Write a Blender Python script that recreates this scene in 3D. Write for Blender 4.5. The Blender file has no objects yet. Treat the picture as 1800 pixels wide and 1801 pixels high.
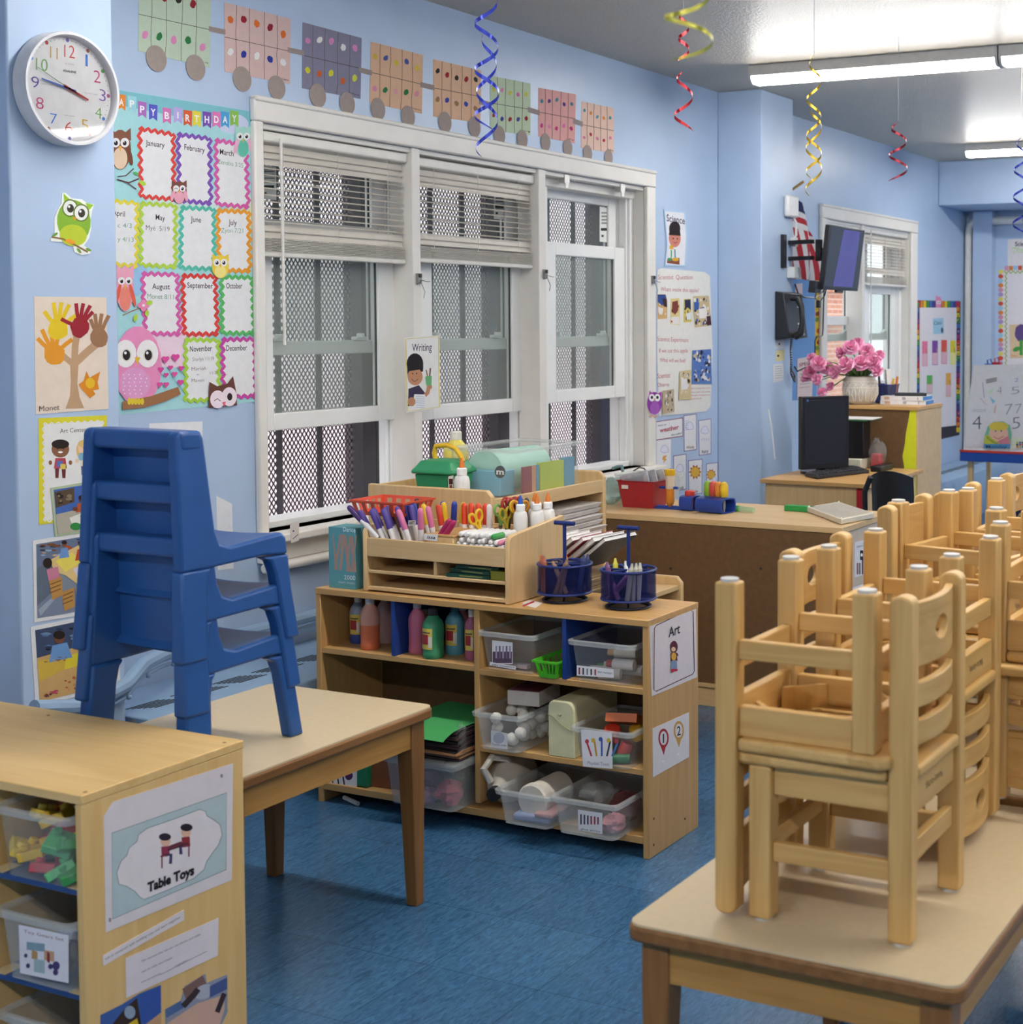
import bpy, math, random
from mathutils import Vector, Matrix

PI = math.pi
random.seed(7)
scene = bpy.context.scene
COL = scene.collection

# ------------------------------------------------------------------ camera, world, exposure
CAM_F, CAM_CX, CAM_CY = 2606.08, 1330.06, 692.99          # calibrated for an 1800 x 1801 frame
YAW, PITCH, ROLL = math.radians(25.179), math.radians(2.782), math.radians(0.045)
EYE = Vector((0.0, 0.0, 1.5))
_cy, _sy, _cp, _sp, _cr, _sr = math.cos(YAW), math.sin(YAW), math.cos(PITCH), math.sin(PITCH), math.cos(ROLL), math.sin(ROLL)
FWD = Vector((_cy*_cp, _sy*_cp, -_sp))
_r = Vector((_sy, -_cy, 0.0)); _u = _r.cross(FWD)
RIGHT = _cr*_r + _sr*_u
UP = -_sr*_r + _cr*_u
cd = bpy.data.cameras.new('camera')
cam = bpy.data.objects.new('camera', cd); COL.objects.link(cam)
m = Matrix.Identity(4)
for i in range(3):
    m[i][0] = RIGHT[i]; m[i][1] = UP[i]; m[i][2] = -FWD[i]; m[i][3] = EYE[i]
cam.matrix_world = m
cd.sensor_fit = 'HORIZONTAL'; cd.sensor_width = 36.0
cd.lens = CAM_F/1800.0*36.0
cd.shift_x = (900.0-CAM_CX)/1800.0
cd.shift_y = (CAM_CY-900.5)/1800.0
cd.clip_start = 0.05; cd.clip_end = 200
cd.dof.use_dof = True; cd.dof.focus_distance = 4.7; cd.dof.aperture_fstop = 6.3
scene.camera = cam

scene.view_settings.view_transform = 'Standard'
scene.view_settings.look = 'None'
scene.view_settings.gamma = 1.0
scene.view_settings.exposure = 0.0
scene.cycles.transparent_max_bounces = 40
LAMP_STRENGTH = 39.0

w = bpy.data.worlds.new('overcast_sky'); scene.world = w; w.use_nodes = True
wn = w.node_tree.nodes; wl = w.node_tree.links
bg = wn['Background']
tc = wn.new('ShaderNodeTexCoord'); sep = wn.new('ShaderNodeSeparateXYZ'); rmp = wn.new('ShaderNodeValToRGB')
wl.new(tc.outputs['Generated'], sep.inputs[0]); wl.new(sep.outputs['Z'], rmp.inputs[0])
rmp.color_ramp.elements[0].position = 0.0; rmp.color_ramp.elements[0].color = (0.80, 0.80, 0.80, 1)
rmp.color_ramp.elements[1].position = 0.6; rmp.color_ramp.elements[1].color = (0.80, 0.88, 1.0, 1)
wl.new(rmp.outputs[0], bg.inputs['Color']); bg.inputs['Strength'].default_value = 4.0

# ------------------------------------------------------------------ helpers: colour and materials
def lin(h):
    h = h.lstrip('#')
    c = [int(h[i:i+2], 16)/255.0 for i in (0, 2, 4)]
    return tuple(x/12.92 if x <= 0.04045 else ((x+0.055)/1.055)**2.4 for x in c)

_M = {}
def pm(h, rough=0.6, noise=0.05, scale=25.0, metal=0.0, spec=0.4, coat=0.0):
    """plain painted, paper or plastic surface: one colour with a faint procedural variation"""
    k = ('pm', h, rough, noise, scale, metal, spec, coat)
    if k in _M: return _M[k]
    c = lin(h)
    mt = bpy.data.materials.new('surface_'+h.lstrip('#')); mt.use_nodes = True
    n, l = mt.node_tree.nodes, mt.node_tree.links
    b = n['Principled BSDF']
    t = n.new('ShaderNodeTexCoord'); x = n.new('ShaderNodeTexNoise'); r = n.new('ShaderNodeValToRGB')
    x.inputs['Scale'].default_value = scale; x.inputs['Detail'].default_value = 3
    l.new(t.outputs['Object'], x.inputs['Vector']); l.new(x.outputs['Fac'], r.inputs[0])
    r.color_ramp.elements[0].position = 0.3; r.color_ramp.elements[1].position = 0.7
    r.color_ramp.elements[0].color = (*[max(0, v*(1-noise)) for v in c], 1)
    r.color_ramp.elements[1].color = (*[min(1, v*(1+noise)) for v in c], 1)
    l.new(r.outputs[0], b.inputs['Base Color'])
    b.inputs['Roughness'].default_value = rough; b.inputs['Metallic'].default_value = metal
    b.inputs['Specular IOR Level'].default_value = spec
    if coat: b.inputs['Coat Weight'].default_value = coat; b.inputs['Coat Roughness'].default_value = 0.15
    _M[k] = mt
    return mt

def wood(name, dark, light, axis='X', rough=0.42, stretch=14.0, scale=3.0, spec=0.4):
    k = ('wood', name, axis)
    if k in _M: return _M[k]
    mt = bpy.data.materials.new('wood_'+name+'_'+axis.lower()); mt.use_nodes = True
    n, l = mt.node_tree.nodes, mt.node_tree.links
    b = n['Principled BSDF']
    t = n.new('ShaderNodeTexCoord'); mp = n.new('ShaderNodeMapping')
    s = {'X': (1, stretch, stretch), 'Y': (stretch, 1, stretch), 'Z': (stretch, stretch, 1)}[axis]
    mp.inputs['Scale'].default_value = s
    x = n.new('ShaderNodeTexNoise'); x.inputs['Scale'].default_value = scale; x.inputs['Detail'].default_value = 6; x.inputs['Distortion'].default_value = 0.6
    x2 = n.new('ShaderNodeTexNoise'); x2.inputs['Scale'].default_value = 5.0; x2.inputs['Detail'].default_value = 2
    r = n.new('ShaderNodeValToRGB')
    r.color_ramp.elements[0].position = 0.2; r.color_ramp.elements[1].position = 0.8
    r.color_ramp.elements[0].color = (*lin(dark), 1); r.color_ramp.elements[1].color = (*lin(light), 1)
    mx = n.new('ShaderNodeMixRGB'); mx.blend_type = 'MULTIPLY'; mx.inputs['Fac'].default_value = 0.25
    l.new(t.outputs['Object'], mp.inputs['Vector']); l.new(mp.outputs[0], x.inputs['Vector'])
    l.new(t.outputs['Object'], x2.inputs['Vector'])
    l.new(x.outputs['Fac'], r.inputs[0]); l.new(r.outputs[0], mx.inputs[1]); l.new(x2.outputs['Color'], mx.inputs[2])
    # multiply lightly by blotches
    r2 = n.new('ShaderNodeValToRGB'); r2.color_ramp.elements[0].color = (0.82, 0.82, 0.82, 1); r2.color_ramp.elements[1].color = (1, 1, 1, 1)
    l.new(x2.outputs['Fac'], r2.inputs[0]); l.new(r2.outputs[0], mx.inputs[2])
    l.new(mx.outputs[0], b.inputs['Base Color'])
    b.inputs['Roughness'].default_value = rough; b.inputs['Specular IOR Level'].default_value = spec
    _M[k] = mt
    return mt

def clear(name, tint=(0.95, 0.96, 0.96), see=0.75, body='#dfe3e4', rough=0.25):
    """thin transparent or frosted plastic: part see-through, part pale glossy body"""
    k = ('clear', name)
    if k in _M: return _M[k]
    mt = bpy.data.materials.new('clear_'+name); mt.use_nodes = True
    n, l = mt.node_tree.nodes, mt.node_tree.links
    b = n['Principled BSDF']; b.inputs['Base Color'].default_value = (*lin(body), 1); b.inputs['Roughness'].default_value = rough
    tr = n.new('ShaderNodeBsdfTransparent'); tr.inputs['Color'].default_value = (*tint, 1)
    mx = n.new('ShaderNodeMixShader'); mx.inputs['Fac'].default_value = 1-see
    t = n.new('ShaderNodeTexCoord'); x = n.new('ShaderNodeTexNoise'); x.inputs['Scale'].default_value = 6; x.inputs['Detail'].default_value = 0
    r = n.new('ShaderNodeValToRGB'); c = lin(body); r.color_ramp.elements[0].color = (*[v*.96 for v in c], 1); r.color_ramp.elements[1].color = (*[min(1, v*1.03) for v in c], 1)
    l.new(t.outputs['Object'], x.inputs['Vector']); l.new(x.outputs['Fac'], r.inputs[0]); l.new(r.outputs[0], b.inputs['Base Color'])
    l.new(tr.outputs[0], mx.inputs[1]); l.new(b.outputs[0], mx.inputs[2])
    l.new(mx.outputs[0], n['Material Output'].inputs['Surface'])
    _M[k] = mt
    return mt

def glassy(name, tint=(0.93, 0.95, 0.95), ior=1.5):
    """clean thin glass: see-through with a mirror reflection that grows at a slant"""
    k = ('glassy', name)
    if k in _M: return _M[k]
    mt = bpy.data.materials.new('glass_'+name); mt.use_nodes = True
    n, l = mt.node_tree.nodes, mt.node_tree.links
    tr = n.new('ShaderNodeBsdfTransparent'); tr.inputs['Color'].default_value = (*tint, 1)
    gl = n.new('ShaderNodeBsdfGlossy'); gl.inputs['Roughness'].default_value = 0.03
    fr = n.new('ShaderNodeFresnel'); fr.inputs['IOR'].default_value = ior
    mx = n.new('ShaderNodeMixShader'); l.new(fr.outputs[0], mx.inputs['Fac']); l.new(tr.outputs[0], mx.inputs[1]); l.new(gl.outputs[0], mx.inputs[2])
    l.new(mx.outputs[0], n['Material Output'].inputs['Surface']); n.remove(n['Principled BSDF'])
    _M[k] = mt
    return mt

def emit(name, col, strength):
    k = ('emit', name)
    if k in _M: return _M[k]
    mt = bpy.data.materials.new('glow_'+name); mt.use_nodes = True
    n, l = mt.node_tree.nodes, mt.node_tree.links
    e = n.new('ShaderNodeEmission'); e.inputs['Color'].default_value = (*col, 1); e.inputs['Strength'].default_value = strength
    l.new(e.outputs[0], n['Material Output'].inputs['Surface'])
    n.remove(n['Principled BSDF'])
    _M[k] = mt
    return mt

# ------------------------------------------------------------------ helpers: mesh building
class MB:
    def __init__(s, T=None):
        s.v = []; s.f = []; s.mi = []; s.mats = []; s.T = T
    def _m(s, mat):
        if mat not in s.mats: s.mats.append(mat)
        return s.mats.index(mat)
    def add(s, vs, fs, mat):
        b = len(s.v); k = s._m(mat)
        for p in vs:
            p = Vector(p)
            s.v.append(s.T @ p if s.T is not None else p)
        for f in fs: s.f.append([b+i for i in f]); s.mi.append(k)
    def box(s, a, b, mat):
        x0, y0, z0 = [min(a[i], b[i]) for i in range(3)]; x1, y1, z1 = [max(a[i], b[i]) for i in range(3)]
        s.add([(x0,y0,z0),(x1,y0,z0),(x1,y1,z0),(x0,y1,z0),(x0,y0,z1),(x1,y0,z1),(x1,y1,z1),(x0,y1,z1)],
              [(0,3,2,1),(4,5,6,7),(0,1,5,4),(1,2,6,5),(2,3,7,6),(3,0,4,7)], mat)
    def cbox(s, c, d, mat, R=None):
        c = Vector(c); h = [q/2 for q in d]
        vs = [Vector((sx*h[0], sy*h[1], sz*h[2])) for sz in (-1,1) for sx, sy in ((-1,-1),(1,-1),(1,1),(-1,1))]
        if R is not None: vs = [R @ p for p in vs]
        s.add([c+p for p in vs], [(0,3,2,1),(4,5,6,7),(0,1,5,4),(1,2,6,5),(2,3,7,6),(3,0,4,7)], mat)
    def prism(s, poly, axis, a0, a1, mat):
        def P(p, a): return {'x': (a,p[0],p[1]), 'y': (p[0],a,p[1]), 'z': (p[0],p[1],a)}[axis]
        n = len(poly)
        s.add([P(p,a0) for p in poly]+[P(p,a1) for p in poly],
              [tuple(range(n))[::-1], tuple(range(n,2*n))]+[(i,(i+1)%n,n+(i+1)%n,n+i) for i in range(n)], mat)
    def loft(s, rings, mat, cap=True, closed=False):
        n = len(rings[0]); vs = [p for r in rings for p in r]; fs = []
        R = len(rings)
        for j in range(R if closed else R-1):
            k = (j+1) % R
            for i in range(n): fs.append((j*n+i, j*n+(i+1)%n, k*n+(i+1)%n, k*n+i))
        if cap and not closed: fs.append(tuple(range(n))[::-1]); fs.append(tuple((R-1)*n+i for i in range(n)))
        s.add(vs, fs, mat)
    def cyl(s, p0, p1, r0, mat, r1=None, n=16, cap=True):
        p0, p1 = Vector(p0), Vector(p1); r1 = r0 if r1 is None else r1
        d = (p1-p0).normalized(); a = Vector((0,0,1)) if abs(d.z) < .9 else Vector((1,0,0))
        e = d.cross(a).normalized(); f = d.cross(e)
        s.loft([[p+(e*math.cos(2*PI*i/n)+f*math.sin(2*PI*i/n))*r for i in range(n)] for p, r in ((p0,r0),(p1,r1))], mat, cap)
    def lathe(s, prof, mat, c=(0,0,0), n=24, cap=True, sx=1.0, sy=1.0):
        c = Vector(c)
        s.loft([[c+Vector((r*sx*math.cos(2*PI*i/n), r*sy*math.sin(2*PI*i/n), z)) for i in range(n)] for r, z in prof], mat, cap)
    def tube(s, pts, r, mat, n=8, closed=False, cap=True):
        pts = [Vector(p) for p in pts]; rings = []; N = len(pts)
        prev = None
        for i, p in enumerate(pts):
            if closed: d = pts[(i+1)%N]-pts[(i-1)%N]
            else: d = pts[min(i+1,N-1)]-pts[max(i-1,0)]
            d.normalize()
            if prev is None:
                a = Vector((0,0,1)) if abs(d.z) < .9 else Vector((1,0,0)); e = d.cross(a).normalized()
            else:
                e = (prev-d*prev.dot(d)).normalized()
            prev = e; f = d.cross(e); rr = r[i] if isinstance(r, (list,tuple)) else r
            rings.append([p+(e*math.cos(2*PI*k/n)+f*math.sin(2*PI*k/n))*rr for k in range(n)])
        s.loft(rings, mat, cap, closed)
    def band(s, pts, side, mat):
        """flat ribbon through pts, half-width vectors in side"""
        vs = []; fs = []
        for p, q in zip(pts, side): vs += [Vector(p)-Vector(q), Vector(p)+Vector(q)]
        for i in range(len(pts)-1): fs.append((2*i,2*i+1,2*i+3,2*i+2))
        s.add(vs, fs, mat)
    def sphere(s, c, r, mat, n=12, m=8, sc=(1,1,1)):
        c = Vector(c); vs = [c+Vector((0,0,-r*sc[2]))]; fs = []
        for j in range(1, m):
            t = -PI/2+PI*j/m
            for i in range(n): vs.append(c+Vector((r*sc[0]*math.cos(t)*math.cos(2*PI*i/n), r*sc[1]*math.cos(t)*math.sin(2*PI*i/n), r*sc[2]*math.sin(t))))
        vs.append(c+Vector((0,0,r*sc[2])))
        for i in range(n):
            fs.append((0, 1+(i+1)%n, 1+i)); fs.append((len(vs)-1, len(vs)-1-n+i, len(vs)-1-n+(i+1)%n))
        for j in range(m-2):
            for i in range(n): fs.append((1+j*n+i, 1+j*n+(i+1)%n, 1+(j+1)*n+(i+1)%n, 1+(j+1)*n+i))
        s.add(vs, fs, mat)
    def ring(s, c, R, r, mat, n=28, m=8, sx=1, sy=1):
        c = Vector(c)
        s.tube([c+Vector((R*sx*math.cos(2*PI*i/n), R*sy*math.sin(2*PI*i/n), 0)) for i in range(n)], r, mat, m, closed=True)
    def build(s, name, parent=None, world=False, bevel=0, seg=2, smooth=35):
        me = bpy.data.meshes.new(name)
        me.from_pydata([tuple(p) for p in s.v], [], s.f)
        for q in s.mats: me.materials.append(q)
        me.polygons.foreach_set('material_index', s.mi)
        me.polygons.foreach_set('use_smooth', [True]*len(s.f))
        me.update()
        me.set_sharp_from_angle(angle=math.radians(smooth))
        o = bpy.data.objects.new(name, me); COL.objects.link(o)
        if bevel:
            b = o.modifiers.new('bevel', 'BEVEL'); b.width = bevel; b.segments = seg; b.limit_method = 'ANGLE'; b.angle_limit = math.radians(40)
            b.harden_normals = False
        if parent is not None:
            o.parent = parent
            if world: o.matrix_parent_inverse = (Matrix.Translation(parent.location) @ parent.rotation_euler.to_matrix().to_4x4()).inverted()
        return o

def thing(name, label, cat, loc=(0,0,0), rotz=0.0, group=None):
    o = bpy.data.objects.new(name, None); COL.objects.link(o)
    o.location = loc; o.rotation_euler = (0, 0, rotz); o.empty_display_size = 0.05
    o['label'] = label; o['category'] = cat
    if group: o['group'] = group
    return o
def tag(o, label, cat, group=None, kind=None):
    o['label'] = label; o['category'] = cat
    if group: o['group'] = group
    if kind: o['kind'] = kind
    return o
def struct(o):
    o['kind'] = 'structure'; return o
def dup(root, loc=None, rot=None, label=None, group=None):
    r = root.copy(); COL.objects.link(r)
    if loc is not None: r.location = loc
    if rot is not None: r.rotation_euler = rot
    if label: r['label'] = label
    if group: r['group'] = group
    for ch in list(root.children):
        c = ch.copy(); COL.objects.link(c); c.parent = r; c.matrix_parent_inverse = ch.matrix_parent_inverse.copy()
        for g in list(ch.children):
            d = g.copy(); COL.objects.link(d); d.parent = c; d.matrix_parent_inverse = g.matrix_parent_inverse.copy()
    return r
def rz(a): return Matrix.Rotation(a, 4, 'Z')
def TR(x, y, z, a=0.0): return Matrix.Translation((x,y,z)) @ rz(a)

# a point of the room seen at a photograph pixel, on a known plane of the room (wall, shelf end, table top)
def at(u, v, **k):
    d = FWD + RIGHT*((u-CAM_CX)/CAM_F) - UP*((v-CAM_CY)/CAM_F)
    (a, val), = k.items(); i = 'xyz'.index(a)
    return EYE + d*((val-EYE[i])/d[i])

# lettering: built-in font turned into mesh, cached
_T = {}
def glyphs(txt, bold=0.0, shear=0.0):
    k = (txt, bold, shear)
    if k in _T: return _T[k]
    cu = bpy.data.curves.new('lettering', 'FONT'); cu.body = txt; cu.offset = bold; cu.shear = shear; cu.resolution_u = 3
    ob = bpy.data.objects.new('lettering', cu)
    me = bpy.data.meshes.new_from_object(ob)
    vs = [(p.co.x, p.co.y) for p in me.vertices]; fs = [tuple(p.vertices) for p in me.polygons]
    x0 = min(p[0] for p in vs); x1 = max(p[0] for p in vs)
    vs = [((p[0]-x0)/(x1-x0), p[1]/0.729) for p in vs]
    bpy.data.objects.remove(ob); bpy.data.curves.remove(cu); bpy.data.meshes.remove(me)
    _T[k] = (vs, fs)
    return _T[k]

class Art:
    """a flat printed or drawn sheet lying on a plane of the room (wall y = const or shelf face x = const);
    everything on it is drawn as thin inked shapes, one mesh per sheet"""
    def __init__(s, axis, val, base=0.0, z=None, step=0.00003, sign=-1):
        s.axis, s.val, s.k, s.step = axis, val, 0, step
        s.n = Vector((0, sign, 0)) if axis == 'y' else Vector((sign, 0, 0)) if axis == 'x' else Vector((0, 0, 1))
        s.base = base; s.mb = MB(); s.zf = z or (0, 0, 1.0)
    def px(s, p): return (s.zf[0]+p[0]/s.zf[2], s.zf[1]+p[1]/s.zf[2])
    def P(s, p):
        u, v = s.px(p); return at(u, v, **{s.axis: s.val}) + s.n*(s.base+s.k*s.step)
    def zoom(s, x0, y0, sc): s.zf = (x0, y0, sc); return s
    def _m(s, c): return pm(c, 0.75, 0.03, 40.0, 0, 0.2) if isinstance(c, str) else c
    def paper(s, pts, c, th=0.0009):
        s.k += 1; n = len(pts)
        f = [s.P(p)+s.n*th for p in pts]; b = [s.P(p) for p in pts]
        s.mb.add(f+b, [tuple(range(n))]+[(i, n+i, n+(i+1)%n, (i+1)%n) for i in range(n)]+[tuple(range(n, 2*n))[::-1]], s._m(c))
        s.base += th; return s
    def poly(s, pts, c):
        s.k += 1; s.mb.add([s.P(p) for p in pts], [tuple(range(len(pts)))], s._m(c)); return s
    def rect(s, x0, y0, x1, y1, c): return s.poly([(x0,y0),(x1,y0),(x1,y1),(x0,y1)], c)
    def ell(s, c, rx, ry, col, a=0.0, n=18, wob=0.0):
        ca, sa = math.cos(a), math.sin(a); pts = []
        for i in range(n):
            t = 2*PI*i/n; k = 1+wob*random.uniform(-1, 1)
            x, y = rx*k*math.cos(t), ry*k*math.sin(t); pts.append((c[0]+x*ca-y*sa, c[1]+x*sa+y*ca))
        return s.poly(pts, col)
    def line(s, pts, w, c, closed=False):
        s.k += 1; N = len(pts); vs = []; fs = []
        for i, p in enumerate(pts):
            a = pts[(i-1)%N] if closed or i > 0 else p; b = pts[(i+1)%N] if closed or i < N-1 else p
            dx, dy = b[0]-a[0], b[1]-a[1]; L = math.hypot(dx, dy) or 1
            nx, ny = -dy/L*w/2, dx/L*w/2
            vs += [s.P((p[0]+nx, p[1]+ny)), s.P((p[0]-nx, p[1]-ny))]
        for i in range(N if closed else N-1):
            j = (i+1) % N; fs.append((2*i, 2*i+1, 2*j+1, 2*j))
        s.mb.add(vs, fs, s._m(c)); return s
    def text(s, t, a, b, h, c, bold=0.0, shear=0.0):
        s.k += 1; vs, fs = glyphs(t, bold, shear)
        s.mb.add([s.P((a[0]+(b[0]-a[0])*x, a[1]+(b[1]-a[1])*x-y*h)) for x, y in vs], fs, s._m(c)); return s
    def mosaic(s, q, pal, n, r=.09, seed=0):
        """many small irregular patches scattered over the quad q: the busy look of a small snapshot"""
        rg = random.Random(seed); W = abs(q[1][0]-q[0][0]); H = abs(q[3][1]-q[0][1])
        for i in range(n):
            a, b = rg.uniform(r, 1-r), rg.uniform(r, 1-r); R = r*rg.uniform(.5, 1.0)
            x = (q[0][0]*(1-a)+q[1][0]*a)*(1-b)+(q[3][0]*(1-a)+q[2][0]*a)*b; y = (q[0][1]*(1-a)+q[1][1]*a)*(1-b)+(q[3][1]*(1-a)+q[2][1]*a)*b
            k = rg.randint(4, 7); ph = rg.random()*6; s.poly([(x+R*W*rg.uniform(.6, 1.15)*math.cos(ph+2*PI*j/k), y+R*H*rg.uniform(.6, 1.15)*math.sin(ph+2*PI*j/k)) for j in range(k)], rg.choice(pal))
        return s
    def wavy(s, q, w, c, amp, nx, ny):
        """scalloped frame round the quad q (TL, TR, BR, BL)"""
        pts = []
        for i, k in enumerate((nx, ny, nx, ny)):
            p0, p1 = q[i], q[(i+1)%4]; dx, dy = p1[0]-p0[0], p1[1]-p0[1]; L = math.hypot(dx, dy)
            for j in range(k*4):
                t = j/(k*4); o = amp*math.sin(2*PI*k*t); pts.append((p0[0]+dx*t+dy/L*o, p0[1]+dy*t-dx/L*o))
        return s.line(pts, w, c, closed=True)
    def build(s, name, label=None, cat=None, group=None, parent=None):
        o = s.mb.build(name, parent, world=parent is not None)
        if label: tag(o, label, cat, group)
        return o
# ------------------------------------------------------------------ the room shell
WY = 3.65          # window wall
PY = 3.385         # front of the piers
CEIL = 2.75
END = 11.85

WALL = pm('#afc4e0', 0.38, 0.03, 6.0, 0, 0.5)
TRIM = pm('#e6e2db', 0.4, 0.03, 9.0)
VINYL = pm('#efefed', 0.35, 0.02, 9.0)

def floor_mat():
    mt = bpy.data.materials.new('blue_vinyl_tile'); mt.use_nodes = True
    n, l = mt.node_tree.nodes, mt.node_tree.links; b = n['Principled BSDF']
    t = n.new('ShaderNodeTexCoord')
    br = n.new('ShaderNodeTexBrick'); br.offset = 0.0
    br.inputs['Scale'].default_value = 1.0; br.inputs['Brick Width'].default_value = 0.3048; br.inputs['Row Height'].default_value = 0.3048
    br.inputs['Mortar Size'].default_value = 0.0012; br.inputs['Mortar Smooth'].default_value = 0.2
    br.inputs['Color1'].default_value = (*lin('#3a658c'), 1); br.inputs['Color2'].default_value = (*lin('#3f6c93'), 1); br.inputs['Mortar'].default_value = (*lin('#284a68'), 1)
    mp = n.new('ShaderNodeMapping'); mp.inputs['Rotation'].default_value = (0, 0, 0.6); mp.inputs['Scale'].default_value = (14, 60, 1)
    x = n.new('ShaderNodeTexNoise'); x.inputs['Scale'].default_value = 1.6; x.inputs['Detail'].default_value = 6; x.inputs['Distortion'].default_value = 1.5
    r = n.new('ShaderNodeValToRGB')
    r.color_ramp.elements[0].position = 0.32; r.color_ramp.elements[0].color = (0.55, 0.58, 0.62, 1)
    r.color_ramp.elements[1].position = 0.75; r.color_ramp.elements[1].color = (1.55, 1.45, 1.35, 1)
    mx = n.new('ShaderNodeMixRGB'); mx.blend_type = 'MULTIPLY'; mx.inputs['Fac'].default_value = 0.8
    l.new(t.outputs['Object'], br.inputs['Vector']); l.new(t.outputs['Object'], mp.inputs['Vector']); l.new(mp.outputs[0], x.inputs['Vector'])
    l.new(x.outputs['Fac'], r.inputs[0]); l.new(br.outputs['Color'], mx.inputs[1]); l.new(r.outputs[0], mx.inputs[2])
    l.new(mx.outputs[0], b.inputs['Base Color'])
    b.inputs['Roughness'].default_value = 0.22; b.inputs['Specular IOR Level'].default_value = 0.45
    bp = n.new('ShaderNodeBump'); bp.inputs['Strength'].default_value = 0.06; bp.inputs['Distance'].default_value = 0.01
    l.new(x.outputs['Fac'], bp.inputs['Height']); l.new(bp.outputs[0], b.inputs['Normal'])
    return mt
def ceil_mat():
    mt = bpy.data.materials.new('rough_painted_plaster'); mt.use_nodes = True
    n, l = mt.node_tree.nodes, mt.node_tree.links; b = n['Principled BSDF']
    t = n.new('ShaderNodeTexCoord'); x = n.new('ShaderNodeTexNoise'); x.inputs['Scale'].default_value = 60; x.inputs['Detail'].default_value = 6; x.inputs['Roughness'].default_value = .7
    l.new(t.outputs['Object'], x.inputs['Vector'])
    b.inputs['Base Color'].default_value = (*lin('#f0e3d0'), 1); b.inputs['Roughness'].default_value = 0.3; b.inputs['Specular IOR Level'].default_value = 0.6
    bp = n.new('ShaderNodeBump'); bp.inputs['Strength'].default_value = 1.0; bp.inputs['Distance'].default_value = 0.03
    l.new(x.outputs['Fac'], bp.inputs['Height']); l.new(bp.outputs[0], b.inputs['Normal'])
    return mt

X0, Y0 = -2.2, -4.6
q = MB(); q.box((X0-.2, Y0-.2, -0.12), (END+.3, WY+.3, 0), floor_mat()); struct(q.build('floor'))
q = MB(); q.box((X0-.2, Y0-.2, CEIL), (END+.3, WY+.3, CEIL+.12), ceil_mat()); struct(q.build('ceiling'))
# window wall with two openings
W1 = (3.83, 6.47, 0.78, 2.17); W2 = (8.79, 10.44, 0.78, 2.16)
q = MB()
xs = [X0-.2, W1[0], W1[1], W2[0], W2[1], END+.3]
for a, b in ((xs[0], xs[1]), (xs[2], xs[3]), (xs[4], xs[5])): q.box((a, WY, 0), (b, WY+.13, CEIL), WALL)
for W in (W1, W2):
    q.box((W[0], WY, 0), (W[1], WY+.13, W[2]), WALL); q.box((W[0], WY, W[3]), (W[1], WY+.13, CEIL), WALL)
struct(q.build('wall_left'))
q = MB(); q.box((2.665, PY, 0), (3.0, WY, CEIL), WALL); struct(q.build('wall_left_pier', bevel=.006))
q = MB(); q.box((7.27, PY, 0), (7.69, WY, CEIL), WALL); struct(q.build('wall_left_pier.001', bevel=.006))
q = MB(); q.box((END, Y0-.2, 0), (END+.2, WY, CEIL), WALL); q.box((END-.12, 3.40, 0), (END, 3.56, 2.4), WALL); struct(q.build('wall_far'))
q = MB(); q.box((X0-.2, Y0-.2, 0), (X0, WY, CEIL), WALL); struct(q.build('wall_back'))
q = MB(); q.box((X0, Y0-.2, 0), (END, Y0, CEIL), WALL); struct(q.build('wall_right'))
q = MB(); q.box((11.1, Y0, 2.405), (END, WY, CEIL), WALL); struct(q.build('trim_1', bevel=.008))

# ------------------------------------------------------------------ outside the windows
pal = pm('#dccfcb', 0.9, 0.06, 2.0)
q = MB(); q.box((-4, 6.6, -1.5), (14.2, 6.9, 6), pal); tag(q.build('outside_wall'), 'pale plain wall of the neighbouring building outside the large window', 'wall', kind='structure')
brk = bpy.data.materials.new('red_brick'); brk.use_nodes = True
n_, l_ = brk.node_tree.nodes, brk.node_tree.links
bt = n_.new('ShaderNodeTexBrick'); bt.inputs['Scale'].default_value = 1.0; bt.inputs['Brick Width'].default_value = .2; bt.inputs['Row Height'].default_value = .067; bt.inputs['Mortar Size'].default_value = .006
bt.inputs['Color1'].default_value = (*lin('#b4755c'), 1); bt.inputs['Color2'].default_value = (*lin('#a5664f'), 1); bt.inputs['Mortar'].default_value = (*lin('#c9b3a6'), 1)
tcx = n_.new('ShaderNodeTexCoord'); mpx = n_.new('ShaderNodeMapping'); mpx.inputs['Rotation'].default_value = (PI/2, 0, 0)
l_.new(tcx.outputs['Object'], mpx.inputs['Vector']); l_.new(mpx.outputs[0], bt.inputs['Vector']); l_.new(bt.outputs['Color'], n_['Principled BSDF'].inputs['Base Color'])
n_['Principled BSDF'].inputs['Roughness'].default_value = .9
t = thing('brick_building', 'red brick building with a small window, seen through the far window behind the flowers', 'building', (18.4, 7.6, -1.5))
q = MB(); q.box((17.2, 7.6, -1.5), (19.3, 11, 1.9), brk); q.build('wall', t, True)
q = MB(); q.box((17.7, 7.56, .3), (18.3, 7.6, 1.3), pm('#e6e6e4')); q.box((17.76, 7.55, .36), (18.24, 7.56, 1.24), pm('#8f979c', .2)); q.build('window', t, True)
q = MB(); q.prism([(17.1, 1.9), (19.4, 1.9), (18.25, 2.9)], 'y', 7.5, 11, brk); q.build('roof', t, True)
q = MB(); q.box((19.5, 9.0, -1.5), (27, 9.4, 5), pm('#c4c6c8', .9, .05, 3)); tag(q.build('outside_wall'), 'pale grey house wall beyond the brick building', 'wall', kind='structure')
q = MB(); q.box((14.4, 7.2, -1.5), (17.0, 7.5, 5), pm('#dcdcda', .9, .05, 3)); tag(q.build('outside_wall'), 'white siding beside the brick building', 'wall', kind='structure')
q = MB(); q.box((-4, 3.95, -1.7), (24, 14, -1.5), pm('#9a9a96', .9)); tag(q.build('outside_ground'), 'grey paved yard outside the windows', 'ground', kind='structure')

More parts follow.
